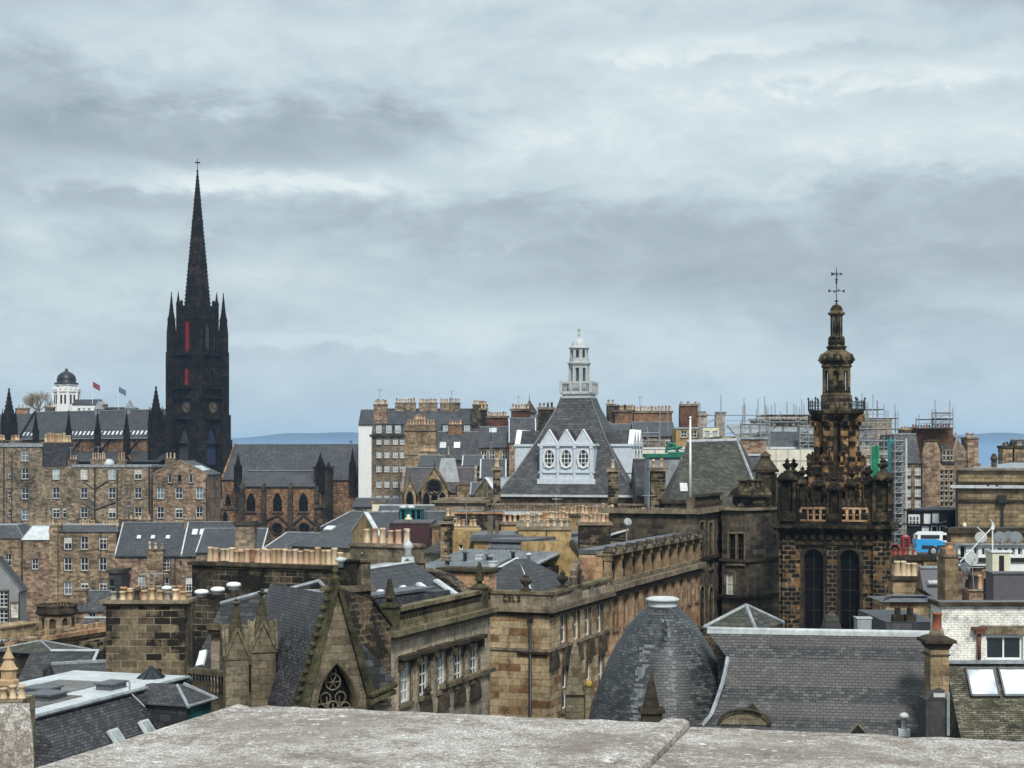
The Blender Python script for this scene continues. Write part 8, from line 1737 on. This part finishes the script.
# window niche cut through the gable panel: build the gable as a fan round the pointed outline
wu, wz = H(336.5,735); wt = H(336.5,663)[1]; ww = 41/F*Dg; hh = wt-wz
pts, _ = outline('gothic', ww, hh); pts = [(wu+x, wz+z) for x, z in pts]
outer = [(ua, b.H-.3), (up, zp), (ur, zr_), (ur, b.H-.3)]
mb = MB(); arcR = pts[1:9]; arcL = [pts[0]]+pts[:7:-1]
n = len(pts); ia = max(range(n), key=lambda i: pts[i][1])
right = pts[1:ia+1]; left = pts[ia:]+[pts[0]]
for th, ys in ((0, 0.0), (1, .45)):
    y = ys
    mb.poly([(ua,y,wz),(wu-ww/2,y,wz)]+[(x,y,z) for x, z in left[::-1][1:]]+[(up,y,zp)])
    mb.poly([(wu+ww/2,y,wz)]+[(ur+.6,y,wz),(ur+.05,y,zr_),(up,y,zp)]+[(x,y,z) for x, z in right[::-1][:-1]])
for a, c_ in zip(pts[1:], pts[2:]+pts[:1]): mb.poly([(a[0],0,a[1]),(c_[0],0,c_[1]),(c_[0],.45,c_[1]),(a[0],.45,a[1])])
b.part('gable_wall', mb, 'gothic_stone')
mb = MB()
for i in range(1, len(pts)):
    a, c_ = pts[i], pts[(i+1) % len(pts)]
    if i < len(pts)-0: 
        for off_, y_, r_ in ((1.0,-.02,.045),(.93,.12,.04)): mb.tube((wu+(a[0]-wu)*off_*1.08,y_,a[1]+.03),(wu+(c_[0]-wu)*off_*1.08,y_,c_[1]+.03),r_,6)
b.part('window_moulding', mb, 'trim_mossy')
mb = MB(); y = .3
for x in (-.25,.25): mb.tube((wu+x*ww*.66,y,wz),(wu+x*ww*.66,y,wz+hh*.52),.03,5)
mb.tube((wu,y,wz),(wu,y,wz+hh*.42),.03,5)
def ring(cx, cz, r, n=14, a0=0, a1=360, rr=.028):
    for k in range(n): p, q_ = R(a0+(a1-a0)*k/n), R(a0+(a1-a0)*(k+1)/n); mb.tube((cx+r*math.cos(p),y,cz+r*math.sin(p)),(cx+r*math.cos(q_),y,cz+r*math.sin(q_)),rr,5)
ring(wu, wz+hh*.72, ww*.2); ring(wu-ww*.2, wz+hh*.5, ww*.14); ring(wu+ww*.2, wz+hh*.5, ww*.14); ring(wu, wz+hh*.88, ww*.08); ring(wu-ww*.33, wz+hh*.36, ww*.12); ring(wu+ww*.33, wz+hh*.36, ww*.12); ring(wu, wz+hh*.38, ww*.13)
for k in range(6): mb.tube((wu,y,wz+hh*.72),(wu+ww*.2*math.cos(R(60*k)),y,wz+hh*.72+ww*.2*math.sin(R(60*k))),.018,4)
tr_ = b.part('window_tracery', mb, 'gothic_stone')
mb = MB(); mb.poly([(x,.4,z) for x, z in pts]); b.part('window_glass', mb, 'glass_black')
mb = MB(); rk = MB()
d1 = Vector((up-ua,0,zp-b.H)); n1 = 15
mb.extr([(ua-.35,-.16,b.H-.5),(ua-.02,-.16,b.H-.5),(up,-.16,zp),(up,-.16,zp+.35)], (0,.75,0))
mb.extr([(ur+.32,-.16,zr_-.1),(ur-.02,-.16,zr_-.1),(up,-.16,zp),(up,-.16,zp+.35)], (0,.75,0)); b.part('raking_coping', mb, 'moss_dark')
mb = MB()
for k in range(n1): f = (k+.5)/n1; x = ua-.25+(up-ua+.1)*f; z = b.H-.3+(zp+.45-b.H)*f; mb.T = Matrix.Translation((x-.06,.1,z)); mb.lathe(0,0,[(0,-.11),(.1,-.06),(.13,.0),(.08,.08),(0,.11)],6,smooth=True)
mb.T = Matrix(); mb.lathe(up,.1,[(.09,zp+.2),(.16,zp+.4),(.05,zp+.5),(.12,zp+.62),(0,zp+.85)],8); b.part('crockets', mb, 'moss_dark')
mb = MB(); (us_, zs_) = H(394,706); mb.extr([(up+.05,.5,zp-.2),(ur+1.2,.5,zr_-.9),(ur+1.2,6,zr_-.9),(up+.05,6,zp-.2)], (.0,0,-.15)); mb.extr([(up-.05,.5,zp-.2),(ua,.5,b.H),(ua,6,b.H),(up-.05,6,zp-.2)], (0,0,-.15)); b.part('roof', mb, 'slate_fine')
mb = MB(); 
for k in range(7): (u, z) = H(369+3.6*k, 693-1.6*k); mb.lathe(u,-.3,[(.1,z-.1),(.14,z),(0,z+.12)],6)
(u0, z0), (u1, z1) = H(366,699), H(391,688); mb.extr([(u0,-.4,z0-.15),(u1,-.4,z1-.15),(u1,-.4,z1),(u0,-.4,z0)], (0,.39,0)); b.part('mossy_ledge', mb, 'moss_dark')
mb = MB(); (u0, z0), (u1, z1), (u2, z2) = H(358,640), H(380,680), H(366,697); mb.extr([(u0,-.1,z0),(u1+.5,-.1,z1),(u2+.5,-.1,z2),(u2,-.1,z2)], (0,.09,0)); b.part('side_slope', mb, 'slate_dark')

# stone obelisk on a pier and its yellow lichened ball, in front of the banded house
D = 57; c = P(575, 700, D); o = empty('stone_obelisk', 'weathered stone obelisk on a square pier in front of the banded house', 'obelisk', (c.x, c.y, 0)); h_ = lambda y: zz(y, D)
mb = MB(); mb.box(-.34,.34,-.34,.34,0,h_(693)); mb.box(-.45,.45,-.45,.45,h_(693),h_(689.5)); mb.frus((-.33,.33,-.33,.33),h_(689.5),(-.13,.13,-.13,.13),h_(650)); mb.frus((-.13,.13,-.13,.13),h_(650),(-.02,.02,-.02,.02),h_(641)); mb.build('shaft', 'gothic_stone', o)
mb = MB(); mb.lathe(0,0,[(0,-.15),(.1,-.11),(.15,0),(.1,.11),(0,.15)],12); o = thing_mesh('lichened_ball', 'yellow lichened stone ball on a post right of the obelisk', 'ball finial', mb, 'yellow_lichen', P(588.5,684,56.5)); mb = MB(); mb.tube((0,0,-15),(0,0,-.12),.12,8); mb.build('post', 'gothic_stone', o)

# slated dome turret
D = 56.0; c = P(662.5, 457, D); o = empty('slated_dome', 'big bell shaped slated turret roof with round lead cap', 'roof turret', (c.x, c.y, 0)); h_ = lambda y: zz(y, D); p_ = lambda w: w/F*D
mb = MB(); mb.lathe(0,0,[(p_(80),0),(p_(80),h_(735)),(p_(77),h_(728)),(p_(72.5),h_(716)),(p_(69.5),h_(700)),(p_(63),h_(682)),(p_(55),h_(662)),(p_(46.5),h_(645)),(p_(35.5),h_(627)),(p_(25.5),h_(615)),(p_(16),h_(606))],48,smooth=True)
rf = mb.build('slated_cone', 'slate_dome', o)
# wrap the slate courses round the cone instead of cutting across it
me = rf.data; uv = me.uv_layers[0].data
for pl in me.polygons:
    cs = [me.vertices[me.loops[li].vertex_index].co for li in pl.loop_indices]; a0 = math.atan2(pl.center.y, pl.center.x)
    for li, co in zip(pl.loop_indices, cs):
        a = math.atan2(co.y, co.x)
        while a-a0 > math.pi: a -= 2*math.pi
        while a-a0 < -math.pi: a += 2*math.pi
        uv[li].uv = (a*2.6, co.z*1.65)
mb = MB(); mb.lathe(0,0,[(p_(15.5),h_(608)),(p_(14.5),h_(606)),(p_(14.5),h_(601)),(p_(17),h_(600.3)),(p_(17),h_(598.5)),(p_(13),h_(597)),(0,h_(596.4))],24); mb.build('lead_cap', 'lead_white', o)
mb = MB(); mb.tube((p_(70),-p_(20),h_(700)),(p_(58),-p_(25),h_(657)),.01,4) if False else None
# white bird streaks as pale stained slates
def streak(a0, y0, y1, w, sd):
    """lime run lying on the cone"""
    rn = random.Random(sd); m_ = MB(); prof = [(716,72.5),(700,69.5),(682,63),(662,55),(645,46.5),(627,35.5),(615,25.5)]
    def rad(y):
        for (ya, ra), (yb, rb) in zip(prof, prof[1:]):
            if yb <= y <= ya: return rb+(ra-rb)*(y-yb)/(ya-yb)
        return 70
    y = y0
    while y < y1:
        r = p_(rad(y))+.012; r2 = p_(rad(y+2.6))+.012; aa = R(a0)+rn.uniform(-1,1)*w*.35/r; dw = w*rn.uniform(.25,1)/r/2
        m_.poly([(r*math.cos(aa-dw),r*math.sin(aa-dw),h_(y)),(r*math.cos(aa+dw),r*math.sin(aa+dw),h_(y)),(r2*math.cos(aa+dw*.8),r2*math.sin(aa+dw*.8),h_(y+2.6)),(r2*math.cos(aa-dw*.8),r2*math.sin(aa-dw*.8),h_(y+2.6))])
        y += rn.choice((2.7,2.7,4.5))
    return m_
plain('lime_stain', (.15,.165,.165), .8, .5, 8)
streak(-87, 614, 700, .34, 1).build('lime_streak', 'lime_stain', rf); streak(-117, 640, 708, .42, 2).build('lime_streak', 'lime_stain', rf)
c2 = P(651.5, 712, 48.6); mb = MB(); z0 = c2.z; mb.box(-.3,.3,-.3,.3,-12,-.0); mb.box(-.38,.38,-.38,.38,-.0,.12); mb.frus((-.24,.24,-.24,.24),.12,(-.03,.03,-.03,.03),zz(672,48.6)-z0); thing_mesh('dark_obelisk', 'small dark stone obelisk standing against the slated dome', 'obelisk', mb, 'trim_dark', c2)
# long slate roof right of the dome
Dr = 54.5; b = Bld('long_slate_roof', 'long small slated roof with white lead ridge running right from the slated dome', 'roof', 700, Dr, 931, Dr-1.2, base=0, dep=8)
zr_ = b.z(630); zb_ = b.hit(800, 770, 'F', -3.4)[1]; sl = math.atan2(zr_-zb_, 3.4)
b.wall(zb_-.5, 'rubble_dark')
def onr(x, y):
    """point on the slope under a picture position"""
    best = None
    for k in range(200):
        v = -3.4*k/199; u, z = b.hit(x, y, 'F', v); zs = zr_+(zb_-zr_)*(-v/3.4)
        if best is None or abs(z-zs) < best[0]: best = (abs(z-zs), u, v, zs)
    return best[1:]
sl = math.atan2(zr_-zb_, 3.4)
edge = [onr(x, y) for x, y in ((707,631.5),(718,645),(727,658),(726,668),(722,685),(717,700),(711,716),(702,727),(688,742))]
edge = [(edge[0][0],0,zr_)]+edge; mb = MB()
for p, q_ in zip(edge, edge[1:]):
    mb.poly([p, q_, (b.W,q_[1],q_[2]), (b.W,p[1],p[2])])
q_ = edge[-1]; mb.poly([q_, (q_[0],-3.4,zb_), (b.W,-3.4,zb_), (b.W,q_[1],q_[2])]); u9 = edge[2][0]
mb.extr([(u9,.02,zr_-.02),(u9,4,zr_-3),(u9,4,zb_-.4),(u9,.02,zb_-.4)], (b.W-u9,0,0)); rf = b.part('roof', mb, 'slate_small')
u8 = edge[1][0]; mb = MB(); mb.tube((u8,0,zr_+.03),(b.W,0,zr_+.03),.08,8); mb.box(u8,b.W,-.12,.12,zr_-.1,zr_); mb.build('ridge_capping', 'lead_white', rf)
path = [onr(x, y) for x, y in ((727.5,658),(726,668),(722,685),(717,700),(711,716),(702,727))]; mb = MB()
for p, q_ in zip(path, path[1:]): mb.tube(Vector(p)+Vector((0,-.03,.03)), Vector(q_)+Vector((0,-.03,.03)), .07, 6)
mb.build('lead_valley', 'lead', rf)
u, v, z = onr(745, 716); mb = MB(); mb.T = Matrix.Translation((u,v,z)); a = [(.75*math.cos(R(t)), -.25, -.25+.42*math.sin(R(t))) for t in range(0,181,15)]; mb.extr(a, (0,.9,0)); mb.build('arched_dormer', 'gothic_stone', rf); mb = MB(); mb.T = Matrix.Translation((u,v,z)); a = [(.83*math.cos(R(t)), -.33, -.2+.45*math.sin(R(t))) for t in range(0,181,15)]
for p, q_ in zip(a, a[1:]): mb.tube(p, q_, .06, 6)
mb.extr([(-.05,-.3,.2),(.55,-.3,.1),(.25,-.3,.42)], (0,.3,0)); mb.build('dormer_hood', 'trim_dark', rf)
u, v, z = onr(857.5, 727); mb = MB(); mb.T = Matrix.Translation((u,v,z)); mb.extr([(-.25,-.2,-.15),(.25,-.2,-.15),(0,-.2,.13)], (0,.6,0)); mb.build('tiny_dormer', 'black_paint', rf); mb = MB(); mb.T = Matrix.Translation((u,v,z)); [mb.tube((s1*.27,-.22,-.16),(0,-.22,.15),.035,5) for s1 in (-1,1)]; mb.build('dormer_verge', 'gothic_stone', rf)
u, v, z = onr(904, 733); mb = MB(); mb.T = Matrix.Translation((u,v,z)); mb.box(-.18,.18,-.15,.15,-.1,.12); mb.lathe(0,0,[(.09,.1),(.09,.48),(.17,.5),(.13,.6),(0,.66)],10); mb.build('roof_vent', 'lead_white', rf)
# chimney with red pot at the roof end
D = 50; b = Bld('red_pot_chimney', 'slim sandstone chimney with flared dark cope and one red clay pot', 'chimney', 930.5, D, 949, D, base=0, dep=.75)
b.wall(b.z(650), 'ashlar_tan'); mb = MB(); w = b.W; mb.box(-.04,w+.04,-.04,.79,b.z(656),b.z(654.5)); mb.frus((0,w,0,.75),b.z(650),(-.12,w+.12,-.12,.87),b.z(643)); mb.box(-.2,w+.2,-.2,.95,b.z(643),b.z(640)); mb.frus((-.16,w+.16,-.16,.91),b.z(640),(.05,w-.05,.05,.7),b.z(636.5)); b.part('chimney_cope', mb, 'trim_dark')
mb = MB(); mb.lathe(w/2,.38,[(.24,b.z(637)),(.24,b.z(634)),(.2,b.z(630))],8,smooth=False); b.part('pot_base', mb, 'trim_stone'); pots(b.root, w/2, w/2, .38, b.z(631.5), 1, .17, .55, ['pot_red'], kind=0, rnd=b.rnd)
b = Bld('weathered_boarding', 'grey weathered boarded abutment with lead patches below the red pot chimney', 'building', 926, 49, 949, 49, base=0, dep=.9); b.wall(b.z(700), 'grey_wood'); mb = MB(); mb.extr([(.0,-.02,b.z(700)),(b.W*.8,-.02,b.z(700)),(b.W*.8,-.02,b.z(690)),(b.W*.3,-.02,b.z(694))],(0,.6,0)); b.part('sloping_head', mb, 'grey_wood')
mb = MB(); mb.box(.22,.56,-.06,-.025,b.z(697),b.z(693)); b.part('lead_patch', mb, 'lead_white'); mb = MB(); mb.tube((b.W-.05,-.08,b.z(735)),(b.W-.05,-.08,b.z(692)),.05,6); b.part('drainpipe', mb, 'lead')
b = Bld('pale_metal_box', 'plain pale grey metal box standing behind the long slate ridge', 'plant box', 857.5, 58, 871.5, 58, base=0, dep=.6); b.wall(b.z(618), 'dish_grey'); b.band(b.z(618)-.03, .05, .03, 'lead_white', faces='FRL')
D = 60; c = P(831, 632, D); mb = MB(); h_ = lambda y: zz(y, D)-c.z; mb.lathe(0,0,[(.42,-3),(.42,h_(629)),(.34,h_(623)),(.27,h_(617)),(.2,h_(615)),(.12,h_(613)),(0,h_(611.5))],8,smooth=False); thing_mesh('slated_ventilator', 'small slated ventilator turret behind the long slate ridge', 'ventilator', mb, 'slate_mossy', c)
b = Bld('glazed_gable_roof', 'small pale hipped glass and slate roof between the dome and the long ridge', 'roof', 704, 62, 756, 61, base=0, dep=3.4); b.wall(b.z(628), 'rubble_dark'); 
mb = MB(); z1 = b.z(608); mb.frus((0,b.W,0,3.2),b.H,(b.W*.55-.03,b.W*.55+.03,1.5,1.6),z1); rf = b.part('roof', mb, 'slate_mossy'); mb = MB()
for (x, y_) in ((0,0),(b.W,0),(b.W,3.2),(0,3.2)): mb.tube((x,y_,b.H+.03),(b.W*.55,1.55,z1+.03),.08,6)
mb.tube((0,0,b.H+.03),(b.W,0,b.H+.03),.06,6); mb.build('lead_hips', 'lead', rf)

# ================================================================== the parapet the photographer leans on
s_ = MT('granite'); P_ = s_.coord('OBJ')
a = s_.noise(P_, 9, 5, .75); b_ = s_.noise(P_, 55, 5, .8); d_ = s_.noise(P_, 170, 3, .7); e_ = s_.noise(s_.mapv(P_, (1,1,1)), 3.2, 4, .7)
col = s_.ramp(s_.math('ADD', s_.math('MULTIPLY', a, .5), s_.math('MULTIPLY', b_, .5)), [(.36,(.11,.09,.075)),(.45,(.27,.24,.21)),(.52,(.47,.45,.42)),(.62,(.66,.65,.62))])
col = s_.mix(s_.ramp(d_, [(.44,(.75,.75,.75)),(.58,(0,0,0))]), col, (.13,.11,.095)); col = s_.mix(s_.ramp(e_, [(.48,(0,0,0)),(.60,(.6,.6,.6))]), col, (.17,.145,.12)); g_ = s_.noise(s_.mapv(P_, (1,1,1), (5,2,0)), 7, 6, .8, dist=.6); col = s_.mix(s_.ramp(g_, [(.57,(0,0,0)),(.63,(.6,.6,.6))]), col, (.12,.10,.085)); col = s_.mix(s_.ramp(s_.noise(P_, 28, 4, .8), [(.60,(0,0,0)),(.68,(.8,.8,.8))]), col, (.72,.72,.68))
s_.done(col, .92, s_.math('ADD', s_.math('MULTIPLY', b_, .7), s_.math('MULTIPLY', d_, .5)), .004, .15, .8)
EH = .60; zt_ = CZ-EH
def Q(x, y): D = EH*F/(y-HY); return Vector(((x-512)/F*D, D, 0))
A, B_, = Q(240,703.5), Q(1024,737.5); d = (B_-A); d.normalize(); nrm = Vector((d.y, -d.x, 0))   # towards the camera
if nrm.y > 0: nrm = -nrm
def coping(name, lb, u0, u1, dz=0, skewL=0, skewR=0):
    mb = MB(); w = 1.15; t = .2; bv = .012; n = max(8, int((u1-u0)*26)); rn = random.Random(int(u0*100)+3)
    def pt(u, v, z): p = A+d*u+nrm*v; return (p.x, p.y, zt_+z+dz)
    JT = [(rn.uniform(-.0035,.0035)+(rn.random() < .08)*.009, -(rn.random() < .12)*.005+rn.uniform(-.0012,.0012)) for _ in range(n+1)]
    for (va, vb, za, zb) in ((bv,w,0,0),(0,bv,-bv,0),(0,0,-t,-bv)):
        
        for k in range(n):
            f0, f1 = k/n, (k+1)/n; L = lambda f, v: (u0+skewL*v)*(1-f)+(u1+skewR*v)*f
            wob = lambda f, v, z, i: pt(L(f,v), v+(JT[i][0] if v in (0, bv) else 0), z+(JT[i][1] if v in (0, bv) else 0))
            mb.poly([wob(f0,va,za,k), wob(f1,va,za,k+1), wob(f1,vb,zb,k+1), wob(f0,vb,zb,k)])
    mb.poly([pt(u0,0,-t), pt(u0+skewL*w,w,-t), pt(u0+skewL*w,w,0), pt(u0,0,0)]); mb.poly([pt(u1,0,-t), pt(u1+skewR*w,w,-t), pt(u1+skewR*w,w,0), pt(u1,0,0)]); mb.poly([pt(u0,0,-t),pt(u1,0,-t),pt(u1+skewR*w,w,-t),pt(u0+skewL*w,w,-t)])
    o = mb.mesh(name, ['granite']); ob = link(name, o); m = ob
    return ob
J = Q(691,722.5); K = Q(645,768); uj = (J-A).dot(d); kj = ((K-A).dot(d)-uj)/((K-A).dot(nrm)); L0 = Q(34,768.5); kl = (L0-A).dot(d)/((L0-A).dot(nrm))
par = empty('granite_parapet', 'broad speckled granite parapet in the foreground, jointed with a raised rib', 'parapet', (A.x, A.y, zt_-1.1), 0)
for nm, a_ in (('coping_slab', (0, uj-.004, 0, kl, kj)), ('coping_slab', (uj+.004, 3.2, -.006, kj, 0))):
    ob = coping(nm, '', a_[0], a_[1], a_[2], a_[3], a_[4]); ob.parent = par; ob.matrix_parent_inverse = Matrix.Translation(par.location).inverted()
mb = MB(); p0 = A+d*(uj-.035); p1 = p0+(nrm+d*kj).normalized()*1.3; ax = (p1-p0).normalized(); sd_ = Vector((ax.y,-ax.x,0))
prof = [(-.035,-.02),(-.032,.003),(-.02,.009),(.012,.010),(.028,.006),(.03,-.02)]
A0 = [tuple(p0+sd_*a_+Vector((0,0,zt_+z))) for a_, z in prof]; mb.extr([Vector(q) for q in A0], ax*1.3); rib = mb.build('raised_joint', 'granite'); rib.parent = par; rib.matrix_parent_inverse = Matrix.Translation(par.location).inverted()
mb = MB(); 
p = [A+nrm*.07+d*.05, A+d*3.1+nrm*.07, A+d*3.1+nrm*.95, A+nrm*.95+d*.05+d*kl*.9]; mb.extr([Vector((q.x,q.y,zt_-1.1)) for q in p], (0,0,.9)); wl = mb.build('parapet_wall', 'granite'); wl.parent = par; wl.matrix_parent_inverse = Matrix.Translation(par.location).inverted()
# block end on the left
D = 3.45; mb = MB(); x1 = (33.5-512)/F*D; ztb = zz(704,D); xb = (33-512)/F*(D+.3)
mb.extr([(x1-.9,D,ztb-1.2),(x1,D,ztb-1.2),(xb,D+.3,ztb-1.2),(x1-.9,D+.3,ztb-1.2)], (0,0,1.1)); i = [mb.av(q) for q in ((x1-.9,D,ztb-.1),(x1,D,ztb-.1),(xb,D+.3,ztb-.1),(x1-.9,D+.3,ztb-.1),(x1-.9,D+.01,ztb),(x1-.012,D+.01,ztb),(xb-.01,D+.3,ztb-.06),(x1-.9,D+.3,ztb-.06))]
for q in ((0,1,5,4),(1,2,6,5),(2,3,7,6),(3,0,4,7),(4,5,6,7)): mb.face([i[k] for k in q])

o = mb.build('granite_block', 'granite'); tag(o, 'upright speckled granite block end at the lower left corner', 'stone block')
# terrace floor the photographer stands on
mb = MB(); mb.box(-6,6,-6,2.2,0,CZ-1.7); structure(mb.build('terrace_floor', 'granite'))
# ================================================================== television aerials on the stacks
def aerial(x, yt, yb, D, lb, tilt=0, yaw=30):
    c = P(x, yb, D); H = zz(yt, D)-c.z; o = empty('television_aerial', lb, 'aerial', c, R(yaw)); r = .012+D*.00012
    mb = MB(); mb.tube((0,0,0),(tilt,0,H),r,5); mb.build('mast', 'steel', o)
    mb = MB(); mb.tube((-.5,0,H*.93),(.6,0,H*.93),r*.8,4)
    for k in range(7): L = .18+.03*k; mb.tube((-.45+.15*k,-L,H*.93),(-.45+.15*k,L,H*.93),r*.6,4)
    mb.build('array', 'steel', o)
for a in ((71,447,459,287,'thin aerial on the small stack left of the white rooftop dome'),(98,446,459,287,'thin aerial over the middle stack of the upper tenement'),(127,505,518,245,'bent aerial above the wide chimney of the slate roofed pair'),
          (380,389,404,300,'aerial on the first chimney of the tall tenement'),(452,390,402,305,'aerial over the fourth ridge chimney of the tall tenement'),(519,396,410,280,'aerial on the red brick stack beside the tiny spirelet'),(491,441,463,255,'slender mast aerial before the slate roof left of the pavilion'),
          (467,498,528,117,'aerial on the left yellow chimney gable'),(556,497,528,109,'leaning aerial over the wide yellow gable'),(648,494,518,118,'aerial beside the six orange pots'),(596,505,523,108,'short aerial on the dark brick stack'),(152,572,600,60.5,'spindly aerial standing on the huge block chimney'),(974,566,590,90,'small aerial among the clay pots'),(640,396,412,262,'aerial on the long orange brick stack')):
    aerial(*a[:5], tilt=random.uniform(-.15,.15), yaw=random.uniform(0,80))
# ================================================================== the air: pale even haze between the camera and the far hills
hz_me = MB(); hz_me.box(-30000, 30000, -60, 30500, -95, 125)
ho = hz_me.mesh('haze', []); hm = bpy.data.materials.new('haze'); hm.use_nodes = True; hn = hm.node_tree.nodes; hn.clear()
pv = hn.new('ShaderNodeVolumePrincipled'); pv.inputs['Color'].default_value = (.42,.67,1.0,1); pv.inputs['Density'].default_value = 1.15e-4; pv.inputs['Anisotropy'].default_value = 0
om = hn.new('ShaderNodeOutputMaterial'); hm.node_tree.links.new(pv.outputs[0], om.inputs['Volume']); ho.materials.append(hm)
hz_o = link('haze', ho); hz_o['kind'] = 'stuff'; hz_o['label'] = 'pale blue haze thinning the view of the far hills'; hz_o['category'] = 'haze'
